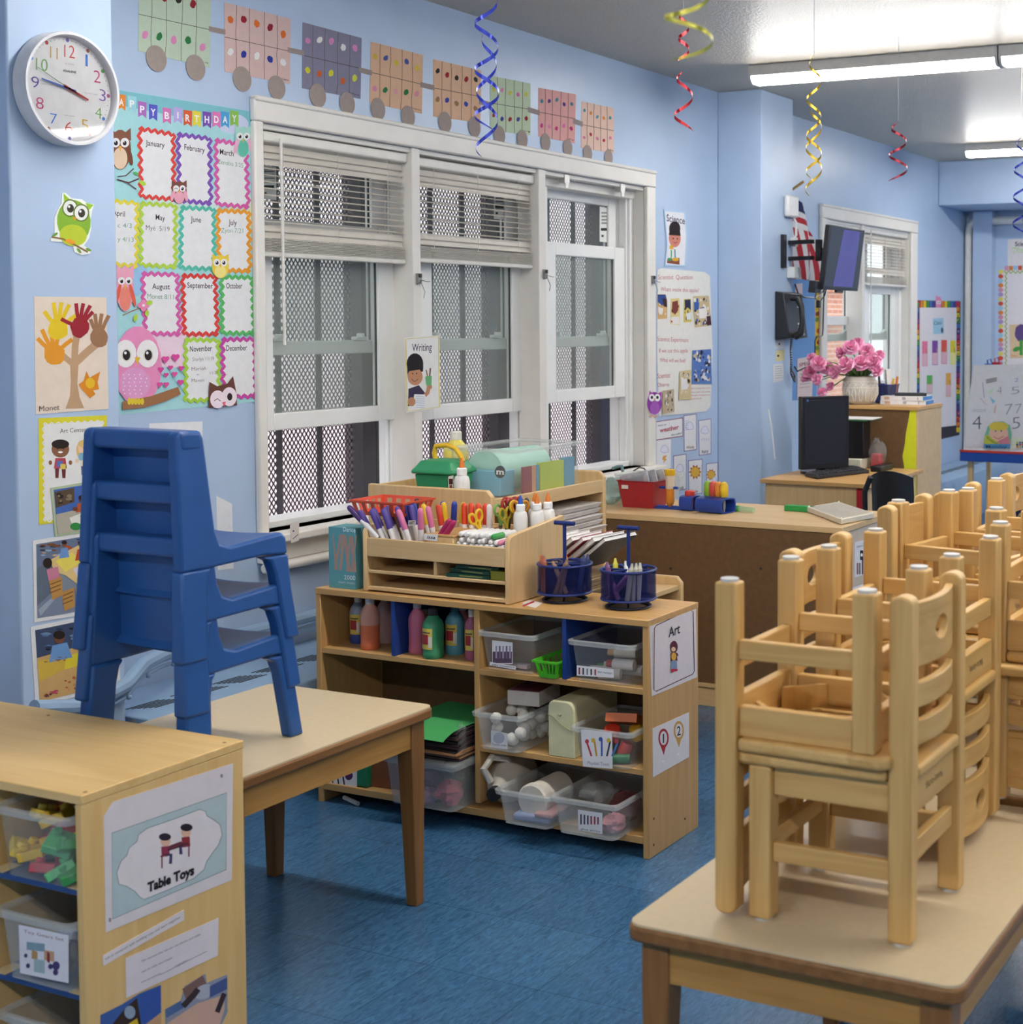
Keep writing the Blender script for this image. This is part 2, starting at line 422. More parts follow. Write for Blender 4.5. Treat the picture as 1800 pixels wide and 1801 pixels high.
# ------------------------------------------------------------------ windows
GLASS = clear('window_glass', (0.92, 0.945, 0.935), 0.90, '#b9c2c0', 0.04)
GLASS2 = clear('window_glass_dusty', (0.89, 0.915, 0.90), 0.80, '#c3cac6', 0.06)
DARK = pm('#504c50', 0.6, 0.06)
MESH = pm('#8a747a', 0.6, 0.08)

def make_window(name, W, casing, units, mull):
    x0, x1, z0, z1 = W; cx0, cx1, cz1 = casing
    t = struct(thing(name, 'window', 'window', (x0, WY, z0))); del t['label']; del t['category']
    q = MB()
    q.box((cx0, WY-.024, z0), (x0, WY-.0005, z1), TRIM); q.box((x1-.02, WY-.024, z0), (cx1, WY-.0005, z1), TRIM)
    q.box((cx0, WY-.026, z1), (cx1, WY, cz1), TRIM)
    q.box((cx0, WY-.032, cz1-.014), (cx1, WY, cz1+.004), TRIM)
    q.build('casing', t, True, bevel=.006)
    q = MB()     # jambs, head and blind stops lining the opening
    q.box((x0, WY, z0), (x0+.02, WY+.2, z1), TRIM); q.box((x1-.02, WY, z0), (x1, WY+.2, z1), TRIM)
    q.box((x0, WY, z1-.02), (x1, WY+.2, z1), TRIM); q.box((x0, WY+.05, z1-.06), (x1, WY+.2, z1-.02), TRIM)
    q.build('jamb', t, True, bevel=.003)
    q = MB(); q.box((cx0-.02, WY-.075, z0-.03), (cx1+.02, WY+.2, z0), TRIM); q.box((cx0, WY-.03, z0-.10), (cx1, WY, z0-.03), TRIM)
    q.cyl((cx0, WY-.034, z0-.115), (cx1, WY-.034, z0-.115), .017, TRIM); q.build('sill', t, True, bevel=.006)
    for a, b in mull:
        q = MB(); q.box((a, WY-.012, z0), (b, WY+.1, z1), TRIM); q.build('mullion', t, True, bevel=.004)
    for k, (a, b, zl, raised) in enumerate(units):
        q = MB()
        q.box((a-.055, WY+.06, z0), (a, WY+.18, z1), VINYL); q.box((b, WY+.06, z0), (b+.055, WY+.18, z1), VINYL)
        q.box((b-.012, WY+.075, z0), (b, WY+.09, z1), VINYL); q.box((b-.012, WY+.125, z0), (b, WY+.14, z1), VINYL)
        q.box((a, WY+.062, z1-.05), (b-.012, WY+.178, z1-.02), VINYL); q.box((a, WY+.062, z0), (b-.012, WY+.178, z0+.025), VINYL)
        q.build('frame', t, True, bevel=.003)
        H = .74
        for nm, y, zb, rail, st in (('upper_sash', WY+.13, z1-.05-H, .05, .085), ('lower_sash', WY+.085, zl, .06, .105)):
            f = MB()
            f.box((a, y, zb), (a+st, y+.035, zb+H), VINYL); f.box((b-st, y, zb), (b, y+.035, zb+H), VINYL)
            f.box((a+st, y+.001, zb), (b-st, y+.034, zb+rail), VINYL); f.box((a+st, y+.001, zb+H-rail), (b-st, y+.034, zb+H), VINYL)
            if nm == 'upper_sash':
                for lx in (a+.22*(b-a), b-.22*(b-a)): f.box((lx-.03, y-.016, zb+rail), (lx+.03, y+.012, zb+rail+.014), VINYL); f.cyl((lx, y-.01, zb+rail+.01), (lx, y-.01, zb+rail+.026), .015, VINYL)
            sash = f.build(nm, t, True, bevel=.004)
            g = MB(); g.box((a+st, y+.014, zb+rail), (b-st, y+.02, zb+H-rail), GLASS if nm == 'upper_sash' else GLASS2)
            g.build('pane', sash, False)
            g2 = MB(); g2.box((a+st-.001, y+.0115, zb+rail-.004), (b-st+.001, y+.0225, zb+rail), DARK); g2.box((b-st, y+.0115, zb+rail), (b-st+.006, y+.0225, zb+H-rail), DARK); g2.build('gasket', sash, False)
    return t
window1 = make_window('window_1', W1, (3.788, 6.535, 2.25),
    [(3.87, 4.645, 1.118, 1), (4.765, 5.54, 1.104, 1), (5.68, 6.42, 1.126, 1)], [(4.628, 4.676), (5.50, 5.556)])
window2 = make_window('window_2', W2, (8.70, 10.555, 2.245), [(8.86, 9.60, .80+.0, 0), (9.72, 10.38, 1.02, 1)], [(9.43, 9.485)])

# small metal sash latches with loose wires on the mullions and casing
for u, v in ((741, 490), (963, 482), (1149, 492)):
    p = at(u, v, y=WY-.028); q = MB(); yb = WY-.012 if u < 1000 else WY-.024
    q.box((p.x-.012, yb-.012, p.z-.02), (p.x+.010, yb, p.z+.02), pm('#8f8e8c', .3, metal=.7)); q.box((p.x-.008, yb-.018, p.z+.004), (p.x+.004, yb-.012, p.z+.018), pm('#3a3836', .4))
    q.tube([(p.x, yb-.014, p.z-.005), (p.x+.03, yb-.025, p.z-.012), (p.x+.05, yb-.02, p.z-.01)], .0018, pm('#a8a6a2', .3, metal=.7), 5); q.tube([(p.x, yb-.014, p.z-.01), (p.x+.015, yb-.022, p.z-.05), (p.x+.01, yb-.02, p.z-.075)], .0018, pm('#a8a6a2', .3, metal=.7), 5)
    q.build('latch', window1, True)

# energy labels still stuck to the upper panes
for u0, u1, v0, v1, lab in ((1055, 1076, 363, 425, 'white window maker sticker in the top corner of the unshaded right pane'), (869, 893, 337, 385, 'white window maker sticker behind the slats of the second blind'), (462, 486, 290, 350, 'white window maker stickers behind the left edge of the first blind')):
    a = Art('y', WY+.143)
    a.paper([(u0, v0), (u1, v0+4), (u1, v1+2), (u0, v1)], '#e4e6e2', .0004)
    for i in range(4): a.rect(u0+3, v0+10+6*i, u1-3, v0+13+6*i, '#8d9192')
    a.rect(u0+2, v1-24, u1-4, v1-19, '#33363a'); a.rect(u0+3, v1-12, u0+7, v1-8, '#33363a')
    a.build('window_sticker', lab, 'sticker')

# security mesh and bars outside each sash
def grille(x0, x1, bars, edge, label):
    t = thing('security_grille', label, 'grille', ((x0+x1)/2, 4.0, .70))
    q = MB(); p = .0112; hz = .0145; y0, y1 = 3.985, 3.9865; n = int((x1-x0)/p); zs = [0.72+hz*i for i in range(int(1.5/hz))]
    for k in range(n):
        xc = x0+k*p; vs = []; fs = []
        for i, z in enumerate(zs):
            c = xc+(p/2)*(1 if (i+k) % 2 else -1)*.92
            vs += [(c-.0041, y0, z), (c+.0041, y0, z)]
        for i in range(len(zs)-1): fs.append((2*i, 2*i+1, 2*i+3, 2*i+2))
        q.add(vs, fs, MESH)
    q.build('mesh_panel', t, True)
    for b0, b1 in bars:
        q = MB(); q.box((b0, 3.974, .70), (b1-.01, 3.983, 2.24), DARK); q.build('bar', t, True)
    q = MB(); q.box((edge, 3.93, .70), (x1+.03, 4.02, 2.24), DARK); q.box((x0-.05, 3.96, .70), (x0, 4.0, 2.24), DARK)
    q.box((x0-.05, 3.96, .66), (x1+.03, 4.0, .72), DARK); q.box((x0-.05, 3.96, 2.20), (x1+.03, 4.0, 2.24), DARK); 
    for z in (.72, 2.20): q.box((x0-.04, 3.776, z), (x0-.01, 3.97, z+.03), DARK); q.box((x1, 3.776, z), (x1+.02, 3.97, z+.03), DARK)
    q.build('grille_frame', t, True)
grille(3.90, 4.72, [(4.245, 4.278), (4.463, 4.498)], 4.672, 'dark security mesh and bars outside the left pane of the large window')
grille(4.84, 5.66, [(5.165, 5.20), (5.388, 5.425)], 5.60, 'dark security mesh and bars outside the middle pane of the large window')
grille(5.76, 6.60, [(6.075, 6.11), (6.305, 6.342)], 6.50, 'dark security mesh and bars outside the right pane of the large window')

# venetian blinds
SLAT = pm('#cfc9be', 0.45, 0.03, 20)
CORD = pm('#d9d6cc', 0.7)
def blind(x0, x1, ztop, zbot, label, wand=None, tilt=0, open_k=(0, 99), tl=(0.30, 1.25)):
    y = WY+.03
    t = thing('venetian_blind', label, 'blind', ((x0+x1)/2, y, ztop))
    R = Matrix.Rotation(tilt, 4, 'Y')
    q = MB(); q.box((x0, y-.024, ztop-.036), (x1, y+.02, ztop), pm('#dedbd4', .35)); q.build('headrail', t, True, bevel=.006)
    q = MB(); z = ztop-.055; k = 0; step = .0225
    while z > zbot+.075:
        c, s = (math.cos(tl[1]), math.sin(tl[1])) if k < 3 or z < zbot+.12 else (math.cos(tl[0]), math.sin(tl[0]))
        h = .0125; n = 4
        for j in range(n):
            a0, a1 = -h+2*h*j/n, -h+2*h*(j+1)/n
            def pt(a, x): b = .002*(1-(a/h)**2); return (x, y-a*c+b*s, z-a*s*-1*0 - a*s + b*c)
            q.add([pt(a0, x0+.004), pt(a0, x1-.004), pt(a1, x1-.004), pt(a1, x0+.004)], [(0,1,2,3)], SLAT)
        z -= step; k += 1
    for j in range(9): q.box((x0+.004, y-.0125, zbot+.018+.0052*j), (x1-.004, y+.0125, zbot+.0205+.0052*j), SLAT)
    q.build('slats', t, True)
    q = MB(); q.box((x0+.002, y-.014, zbot), (x1-.002, y+.014, zbot+.017), pm('#dedbd4', .4)); q.build('bottom_rail', t, True, bevel=.004)
    q = MB()
    for f in (.14, .5, .86):
        x = x0+(x1-x0)*f
        q.tube([(x, y-.0155, ztop-.036), (x, y-.0155, zbot+.06)], .0011, CORD, 5)
        for j in range(4): q.ring((x+random.uniform(-.008, .008), y-.017, zbot+.03+.009*j), .012, .001, CORD, 12, 4)
    q.build('ladder_cord', t, True)
    if wand:
        q = MB(); q.tube([(wand[0], y-.034, ztop-.02), (wand[0], y-.038, wand[1])], .005, pm('#e8e4de', .3), 8); q.build('wand', t, True)
    return t
blind(3.853, 4.622, 2.146, 1.722, 'off white venetian blind over the left pane, long wand hanging at its left', (3.93, 1.42))
blind(4.682, 5.495, 2.14, 1.733, 'off white venetian blind over the middle pane of the large window')
blind(8.80, 9.425, 2.15, 1.765, 'off white venetian blind partly hidden behind the wall television')
blind(9.49, 10.42, 2.15, 1.755, 'off white venetian blind of the far window, right of the television', (9.62, 1.15))
# spare blind brackets on the unshaded right pane
for k, u in enumerate((998, 1096)):
    p = at(u, 318, y=WY-.004); q = MB(); q.box((p.x-.02, WY-.004, 2.128), (p.x+.02, WY+.03, 2.165), pm('#b9b8b4', .3, metal=.6)); q.box((p.x-.012, WY-.004, 2.105), (p.x+.012, WY, 2.13), pm('#b9b8b4', .3, metal=.6))
    tag(q.build('blind_bracket'), ['small metal blind bracket above the right pane, nearer the second blind', 'small metal blind bracket at the top right corner of the right pane'][k], 'bracket')

# ------------------------------------------------------------------ radiator cover, pipes
RAD = pm('#8fabc9', 0.4, 0.05, 8)
def radiator(x0, x1, label):
    t = thing('radiator_cover', label, 'radiator cover', ((x0+x1)/2, 3.5, 0))
    q = MB(); q.prism([(WY-.004, 0), (3.30, 0), (3.26, .30), (3.28, .355), (3.33, .375), (WY-.004, .375)], 'x', x0, x1, RAD); q.build('cover', t, True, bevel=.004)
    q = MB(); x = x0+.05; dk = pm('#262a31', .7)
    while x < x1-.16:
        for j in range(6): q.box((x+.010*j, 3.44-.012*j+.02, .3752), (x+.12+.010*j, 3.446-.012*j+.02, .3760), dk)
        x += .165
    q.build('slot_grille', t, True)
    return t
radiator(3.02, 7.2, 'pale blue radiator cover with slotted grilles under the large window')
radiator(7.75, 11.7, 'pale blue radiator cover under the far window')
q = MB(); P1 = [at(u, v, y=y) for u, v, y in ((60, 1245, 3.33), (140, 1243, 3.34), (190, 1222, 3.35), (222, 1205, 3.36), (250, 1170, 3.42), (285, 1152, 3.5), (330, 1140, 3.58))] + [Vector((5.2, 3.61, at(520, 1090, y=3.6).z))]
pts = []
for i in range(len(P1)-1):
    for j in range(6): pts.append(P1[i].lerp(P1[i+1], j/6))
pts.append(P1[-1])
sm = [pts[0]]+[(pts[i-1]+pts[i]*2+pts[i+1])/4 for i in range(1, len(pts)-1)]+[pts[-1]]
t = thing('heating_pipe', 'pale blue heating pipe bending along the wall above the radiator cover', 'pipe', sm[0])
q.tube(sm, .021, RAD, 10); q.build('pipe_run', t, True)
q = MB(); q.tube([p+Vector((0, 0, -.034)) for p in sm], .006, RAD, 6)
for i in range(4, 40, 7): q.sphere(sm[i]+Vector((0, -.01, -.034)), .008, RAD, 8, 6)
q.build('thin_conduit', t, True)
t = thing('wall_pipe', 'white boxed pipe running up the far corner and turning right under the beam', 'pipe', (END, 3.62, 0))
q = MB(); q.tube([(11.78, 3.61, .35), (11.78, 3.61, 2.24), (11.78, 3.60, 2.29), (11.78, 3.56, 2.32), (11.78, 3.50, 2.325), (11.78, 3.16, 2.325)], .032, pm('#dfddd6', .4), 10); q.build('pipe_run', t, True)

# ------------------------------------------------------------------ ceiling lights (rows of fluorescent fittings)
LENS = emit('fluorescent_lens', (1.0, 0.97, 0.93), LAMP_STRENGTH)
HOUS = pm('#dad8d4', .4)
def fixture():
    t = thing('ceiling_light', 'x', 'ceiling light')
    q = MB(); q.box((-.066, -.615, -.052), (.066, .615, 0), HOUS); q.build('housing', t, bevel=.004)
    q = MB(); q.prism([(-.060, -.0525), (.060, -.0525), (.056, -.072), (.038, -.086), (-.038, -.086), (-.056, -.072)], 'y', -.61, .61, LENS); q.build('lens', t)
    for s in (-1, 1):
        q = MB(); q.prism([(-.0665, -.001), (.0665, -.001), (.0665, -.054), (.058, -.074), (.039, -.088), (-.039, -.088), (-.058, -.074), (-.0665, -.054)], 'y', s*.61, s*.622, pm('#cfcdca', .35)); q.build('end_cap', t)
    return t
L0 = fixture(); first = True
for x in (6.65, 10.17, 3.13, -.39):
    for j in range(5):
        o = L0 if first else dup(L0)
        first = False
        o.location = (x, 3.14-.625-1.252*j, CEIL)
        o['group'] = 'fluorescent ceiling fittings'
        if x == 6.65: o['label'] = ['fluorescent ceiling fitting ending near the pier, nearest the large window', 'fluorescent ceiling fitting joined to the right of the one near the pier', ][j] if j < 2 else 'fluorescent ceiling fitting farther along the middle row'
        elif x == 10.17: o['label'] = 'short visible fluorescent ceiling fitting deep in the room by the beam' if j == 0 else 'fluorescent ceiling fitting farther along the deepest row'
        elif x == 3.13: o['label'] = 'fluorescent ceiling fitting in the row above the low tables'
        else: o['label'] = 'fluorescent ceiling fitting in the row behind the viewer'
# ------------------------------------------------------------------ woods
def W_(name, ax):
    d, l = {'chair': ('#be9150', '#deb876'), 'table': ('#6f4a22', '#96693a'), 'apron': ('#9a6d30', '#c0914f'),
            'shelf': ('#b98e55', '#d0a66b'), 'ply': ('#d2aa69', '#e3c184'), 'maple': ('#caa672', '#dfc090'), 'dark': ('#8a6026', '#b48544')}[name]
    return wood(name, d, l, ax)
LAM = pm('#cfbb98', 0.35, 0.03, 60)
HARD = pm('#6b4e30', 0.7, 0.10, 40)

# ------------------------------------------------------------------ the low tables
def low_table(x0, x1, y0, y1, h, label, legs=True):
    t = thing('low_table', label, 'table', ((x0+x1)/2, (y0+y1)/2, 0))
    def rr(i, r, n=6):
        a, b, c, d = x0+i, x1-i, y0+i, y1-i; pts = []
        for cx, cy, s in ((b-r, d-r, 0), (a+r, d-r, 1), (a+r, c+r, 2), (b-r, c+r, 3)):
            for k in range(n+1): an = s*PI/2+k*PI/2/n; pts.append((cx+r*math.cos(an), cy+r*math.sin(an)))
        return pts
    q = MB(); q.prism(rr(.004, .026), 'z', h-.004, h, LAM); q.build('tabletop', t, True)
    q = MB(); q.prism(rr(0, .03), 'z', h-.030, h-.0035, W_('table', 'X')); q.build('edge_band', t, True, bevel=.006, seg=3)
    ins = .022; L = .05
    for cx, sx in ((x0+ins, 1), (x1-ins, -1)):
        for cy, sy in ((y0+ins, 1), (y1-ins, -1)):
            q = MB(); b = .036
            q.loft([[(cx, cy, h-.03), (cx+sx*L, cy, h-.03), (cx+sx*L, cy+sy*L, h-.03), (cx, cy+sy*L, h-.03)],
                    [(cx, cy, h-.11), (cx+sx*L, cy, h-.11), (cx+sx*L, cy+sy*L, h-.11), (cx, cy+sy*L, h-.11)],
                    [(cx+sx*.004, cy+sy*.004, 0), (cx+sx*b, cy+sy*.004, 0), (cx+sx*b, cy+sy*b, 0), (cx+sx*.004, cy+sy*b, 0)]], W_('table', 'Z'))
            q.build('leg', t, True, bevel=.003)
    a0 = ins+.006
    for y in (y0+a0, y1-a0-.02):
        q = MB(); q.box((x0+ins+L, y, h-.10), (x1-ins-L, y+.02, h-.03), W_('apron', 'X')); q.build('apron', t, True)
    for x in (x0+a0, x1-a0-.02):
        q = MB(); q.box((x, y0+ins+L, h-.10), (x+.02, y1-ins-L, h-.03), W_('apron', 'Y')); q.build('apron', t, True)
    return t
low_table(2.07, 2.922, .637, 1.214, .514, 'low brown edged table in front, carrying the two nearest pairs of stacked chairs')
low_table(2.932, 4.28, .50, 1.22, .533, 'second low table behind the first, slightly higher, under the farther stacked chairs')
low_table(2.345, 3.066, 2.35, 2.905, .514, 'low brown edged table carrying the stack of blue plastic chairs')

# ------------------------------------------------------------------ wooden chairs
SH, CH = .2775, .553
def wood_chair():
    t = thing('wooden_chair', 'x', 'chair')
    for s in (-1, 1):
        q = MB(); x = s*.125; pts = []
        n = 8; half = .0195; prof = [(-half, 0), (half, 0)]+[(half*math.cos(PI*k/n), CH-.014+.014*math.sin(PI*k/n)) for k in range(n+1)]
        q.prism([(a+(-.122), b) for a, b in prof], 'x', x-.018, x+.018, W_('chair', 'Z')); post = q.build('back_post', t, bevel=.004)
        q = MB(); q.cyl((x, -.122, -.005), (x, -.122, 0), .0155, pm('#c9c8c2', .35), n=14); q.build('glide', post)
        q = MB(); q.box((x-.0195, .101, 0), (x+.0195, .140, SH-.022), W_('chair', 'Z')); leg = q.build('leg', t, bevel=.004)
        q = MB(); q.cyl((x, .12, -.005), (x, .12, 0), .0155, pm('#c9c8c2', .35), n=14); q.build('glide', leg)
        q = MB(); q.box((x-s*.004-.009, -.103, .205), (x-s*.004+.009, .101, SH-.022), W_('chair', 'Y')); q.build('side_apron', t, bevel=.002)
        q = MB(); q.box((x-.008, -.103, .095), (x+.008, .101, .127), W_('chair', 'Y')); q.build('side_stretcher', t, bevel=.002)
    q = MB()                                                       # seat board, notched round the back posts
    q.prism([(-.145, -.100), (-.106, -.100), (-.106, -.143), (.106, -.143), (.106, -.100), (.145, -.100), (.150, .150), (.138, .166), (-.138, .166), (-.150, .150)], 'z', SH-.022, SH-.0005, W_('chair', 'X'))
    q.build('seat', t, bevel=.007, seg=3)
    q = MB(); q.box((-.107, .108, .200), (.107, .128, SH-.022), W_('chair', 'X')); q.build('front_apron', t, bevel=.002)
    q = MB(); q.box((-.107, .112, .105), (.107, .128, .135), W_('chair', 'X')); q.build('front_stretcher', t, bevel=.002)
    q = MB(); q.box((-.107, -.132, .195), (.107, -.113, SH-.022), W_('chair', 'X')); ap = q.build('back_apron', t, bevel=.002)
    q = MB(); vs, fs = glyphs('jonti-craft', 0, .35); q.add([(.045-.09*x, -.1324, .222+.014*y) for x, y in vs], fs, pm('#6d5638')); q.build('stamp', ap)
    q = MB(); q.box((-.107, -.130, .115), (.107, -.114, .150), W_('chair', 'X')); q.build('back_stretcher', t, bevel=.002)
    for sx in (-1, 1):                                             # corner blocks under the seat
        for y, sy in ((.10, -1), (-.105, 1)):
            q = MB(); q.prism([(sx*.107, y+sy*.05), (sx*.107, y+sy*.062), (sx*.048, y), (sx*.06, y)], 'z', .215, SH-.022, W_('chair', 'Z')); q.build('corner_block', t)
    def curved(z0, z1, hole=False):
        n = 8; q = MB(); W = .107
        def yb(x): return -.122-.016*(1-(x/W)**2)
        if not hole:
            rings = []
            for i in range(n+1):
                x = -W+2*W*i/n; y = yb(x); rings.append([(x, y-.007, z0), (x, y-.007, z1), (x, y+.007, z1), (x, y+.007, z0)])
            q.loft(rings, W_('chair', 'X'))
        else:
            N = 24; zc = (z0+z1)/2; inner = [(.030*math.cos(2*PI*k/N), zc+.019*math.sin(2*PI*k/N)) for k in range(N)]
            outer = []
            for k in range(N):
                a = 2*PI*k/N; c, s = math.cos(a), math.sin(a); f = min(W/abs(c) if abs(c) > 1e-6 else 9, ((z1-z0)/2)/abs(s) if abs(s) > 1e-6 else 9); outer.append((c*f, zc+s*f))
            for k, cnr in ((2, (W, z1)), (10, (-W, z1)), (14, (-W, z0)), (22, (W, z0))): outer[k] = cnr
            R = []
            for dy, ring in ((-.007, inner), (-.007, outer), (.007, outer), (.007, inner)): R.append([(x, yb(x)+dy, z) for x, z in ring])
            q.loft(R, W_('chair', 'X'), cap=False, closed=True)
        return q
    curved(.432, .535, True).build('back_rail', t, bevel=.002)
    curved(.366, .406).build('slat', t, bevel=.002)
    curved(.305, .345).build('slat', t, bevel=.002)
    return t
wc0 = wood_chair(); used = []
def place(x, y, z, a, up, label):
    o = wc0 if not used else dup(wc0)
    used.append(1)
    o.location = (x, y, z+.005 if up else z+SH*2+.005); o.rotation_euler = (0 if up else PI, 0, a)
    o['label'] = label; o['group'] = 'wooden chairs stacked seat to seat on the low tables'
T1, T2 = .514, .533
place(2.313, .893, T1, 0, True, 'upright wooden chair nearest the viewer, handle hole at the top of its back')
place(2.300, .948, T1, 0, False, 'upside down wooden chair on top of the nearest upright one')
place(2.672, 1.000, T1, PI, True, 'upright wooden chair, second from the front, its back towards the brown shelf')
place(2.705, .940, T1, PI, False, 'upside down wooden chair in second pair, handle hole touching the table top')
place(3.235, 1.014, T2, PI, True, 'upright wooden chair of the first pair on the second table')
place(3.270, .992, T2, PI-.16, False, 'upside down slightly turned wooden chair of the first pair on the second table')
place(3.540, .985, T2, PI, True, 'upright wooden chair in the middle of the second table')
place(3.595, .940, T2, PI, False, 'upside down wooden chair in the middle of the second table')
place(4.045, .965, T2, PI, True, 'farthest upright wooden chair, handle hole showing at the right edge')
place(3.85, .70, T2, 0, True, 'upright wooden chair mostly hidden at far end of the second table')
place(3.028, .693, T2, PI/2, True, 'upright wooden chair at the right edge under an inverted one, seat edge facing viewer')
place(3.030, .695, T2, PI/2, False, 'upside down wooden chair at the right edge, stamped rail and slats facing viewer')

# ------------------------------------------------------------------ blue plastic chairs
BLUE = pm('#255392', 0.38, 0.06, 18)
def blue_chair():
    """one moulded shell: origin on the table below the middle of the chair, facing +x; right side is -y"""
    t = thing('plastic_chair', 'x', 'chair')
    # the side walls carry the legs: split at the apron so that every leg is its own mesh
    for s in (-1, 1):
        def yo(z): return s*(.148+.030*(1-z/.51))
        def wall(prof, th=.030):
            q = MB(); n = len(prof); o = [(x, yo(z), z) for x, z in prof]; i = [(x, yo(z)-s*th, z) for x, z in prof]
            q.add(o+i, [tuple(range(n)), tuple(range(2*n-1, n-1, -1))]+[(k, n+k, n+(k+1)%n, (k+1)%n) for k in range(n)], BLUE); return q
        wall([(-.185, 0), (-.112, 0), (-.105, .15), (-.098, .185), (-.085, .2), (-.172, .2)], .036).build('rear_leg', t, bevel=.006, seg=2)
        wall([(.070, .199), (.092, .188), (.104, .155), (.126, 0), (.166, 0), (.150, .12), (.145, .199)], .034).build('front_leg', t, bevel=.006, seg=2)
        wall([(-.172, .199), (-.085, .199), (.070, .2045), (.145, .199), (.142, .238), (.130, .252), (-.030, .240), (-.058, .250), (-.070, .28), (-.088, .49), (-.096, .506), (-.155, .508), (-.165, .498)]).build('side_wall', t, bevel=.007, seg=3)
    # seat pan and curved front lip
    q = MB(); N = 8; rings = []
    for x, z in ((-.075, .246), (-.04, .236), (.02, .236), (.09, .244), (.125, .251), (.140, .243), (.146, .215), (.138, .213), (.130, .236), (.09, .234), (.02, .226), (-.04, .226), (-.075, .236)):
        rings.append([(x, -.150+.30*i/N, z-.008*math.sin(PI*i/N)) for i in range(N+1)])
    vs = [p for r in rings for p in r]; M_ = N+1; R = len(rings)
    q.add(vs, [(j*M_+i, j*M_+i+1, ((j+1)%R)*M_+i+1, ((j+1)%R)*M_+i) for j in range(R) for i in range(N)], BLUE); q.build('seat', t)
    # hollow back: a top bar across the posts and a dished panel in front of the hollow
    q = MB(); q.box((-.158, -.152, .462), (-.094, .152, .507), BLUE); q.build('top_bar', t, bevel=.010, seg=3)
    q = MB(); N = 10
    def bp(y, z, d): return (-.082-.018*(z-.25)/.25-.010*(1-(y/.15)**2)+d, y, z)
    zs = [.245, .26, .30, .36, .42, .47]
    R = []
    for d, zz in ((-.006, zs), (.006, zs[::-1])):
        for z in zz: R.append([bp(-.150+.30*i/N, z, d-(.018*(.262-z)/.017 if z < .262 else 0)) for i in range(N+1)])
    M_ = N+1; Rn = len(R); vs = [p for r in R for p in r]
    q.add(vs, [(j*M_+i, j*M_+i+1, ((j+1)%Rn)*M_+i+1, ((j+1)%Rn)*M_+i) for j in range(Rn) for i in range(N)], BLUE); q.build('backrest', t)
    return t
bc = blue_chair()
bx, by = 2.548, 2.655
for k in range(3):
    o = bc if k == 0 else dup(bc)
    o.location = (bx+.0035*(2-k)-.003, by+.0007*k, .514+.119*k); o.rotation_euler = (0, 0, -.03)
    o['label'] = ['bottom blue plastic chair of the stack, standing on the low table', 'middle blue plastic chair of the stack', 'topmost blue plastic chair of the stack'][k]
    o['group'] = 'blue plastic chairs stacked on the low table'

# ------------------------------------------------------------------ shelves
def plank(t, name, a, b, ax, wd='shelf', bev=.002, mat=None):
    q = MB(); q.box(a, b, mat or W_(wd, ax)); return q.build(name, t, True, bevel=bev)

# near shelf with bins ("Table Toys")
FX, FY = 1.920, 2.288
t = thing('toy_shelf', 'birch shelf in the left foreground, Table Toys sign on its end', 'shelf', (2.12, 2.9, 0))
plank(t, 'top', (FX, FY-.001, .602), (2.33, 3.40, .620), 'Y', 'ply')
plank(t, 'end_panel', (FX+.002, FY, 0), (2.328, FY+.018, .602), 'Z', 'ply')
plank(t, 'end_panel', (FX+.002, 3.38, 0), (2.328, 3.398, .602), 'Z', 'ply')
plank(t, 'divider', (FX+.01, 2.548, .018), (2.31, 2.56, .602), 'Z', 'ply')
plank(t, 'back_panel', (2.312, FY+.018, .04), (2.322, 3.38, .602), 'Z', mat=HARD)
plank(t, 'bottom', (FX+.004, FY+.018, .001), (2.312, 3.38, .018), 'Y', 'ply')
TTZ = (.437, .236, .034)
RAIL = pm('#2d4a7d', .4)
for z in TTZ:
    q = MB(); q.box((FX+.008, FY+.019, z-.012), (2.31, 2.547, z), RAIL)
    for ya, yb in ((FY+.0195, FY+.05), (2.512, 2.5465)): q.box((FX+.006, ya, z-.0005), (FX+.05, yb, z+.001), pm('#c9b58a'))
    q.build('bin_runner', t, True)
q = MB()
for u, v in ((150, 1393), (395, 1306), (235, 1268), (85, 1258)):
    p = at(u, v, z=.62); q.cyl((p.x, p.y, .6195), (p.x, p.y, .6206), .004, pm('#8a6a3c'), n=10)
q.build('screw_plug', t, True)

# art shelf
AX0, AX1, AY0, AY1, AH = 3.555, 3.855, 2.0, 3.185, .674
t = thing('art_shelf', 'birch art shelf with paint bottles and bins, Art sign on its end', 'shelf', (3.7, 2.6, 0))
plank(t, 'top', (AX0-.002, AY0-.001, AH-.019), (AX1, AY1, AH), 'Y', 'shelf')
for a, b in ((AY0, AY0+.019), (AY1-.019, AY1)): plank(t, 'end_panel', (AX0, a, 0), (AX1, b, AH-.019), 'Z', 'shelf')
plank(t, 'divider', (AX0+.004, 2.572, .078), (AX1-.01, 2.591, AH-.019), 'Z', 'shelf')
plank(t, 'back_panel', (AX1-.010, AY0+.019, .03), (AX1-.003, AY1-.019, AH-.019), 'Z', mat=HARD)
plank(t, 'bottom', (AX0+.002, AY0+.019, .040), (AX1-.01, AY1-.019, .062), 'Y', 'shelf')
plank(t, 'shelf_board', (AX0+.004, 2.591, .470), (AX1-.01, AY1-.019, .488), 'Y', 'shelf')
plank(t, 'shelf_board', (AX0+.004, AY0+.019, .462), (AX1-.01, 2.572, .480), 'Y', 'shelf')
plank(t, 'shelf_board', (AX0+.004, AY0+.019, .234), (AX1-.01, 2.572, .252), 'Y', 'shelf')
for ya, yb, z0 in ((2.893, 2.880, .488), (2.283, 2.270, .480)):
    q = MB(); q.prism([(AX0+.002, z0), (AX0+.002, AH-.019), (AX1-.012, AH-.019), (AX1-.012, z0)], 'y', yb, ya, pm('#23418a', .35)); o = q.build('blue_divider', t, True); o['label'] = 'blue plastic divider'
q = MB()
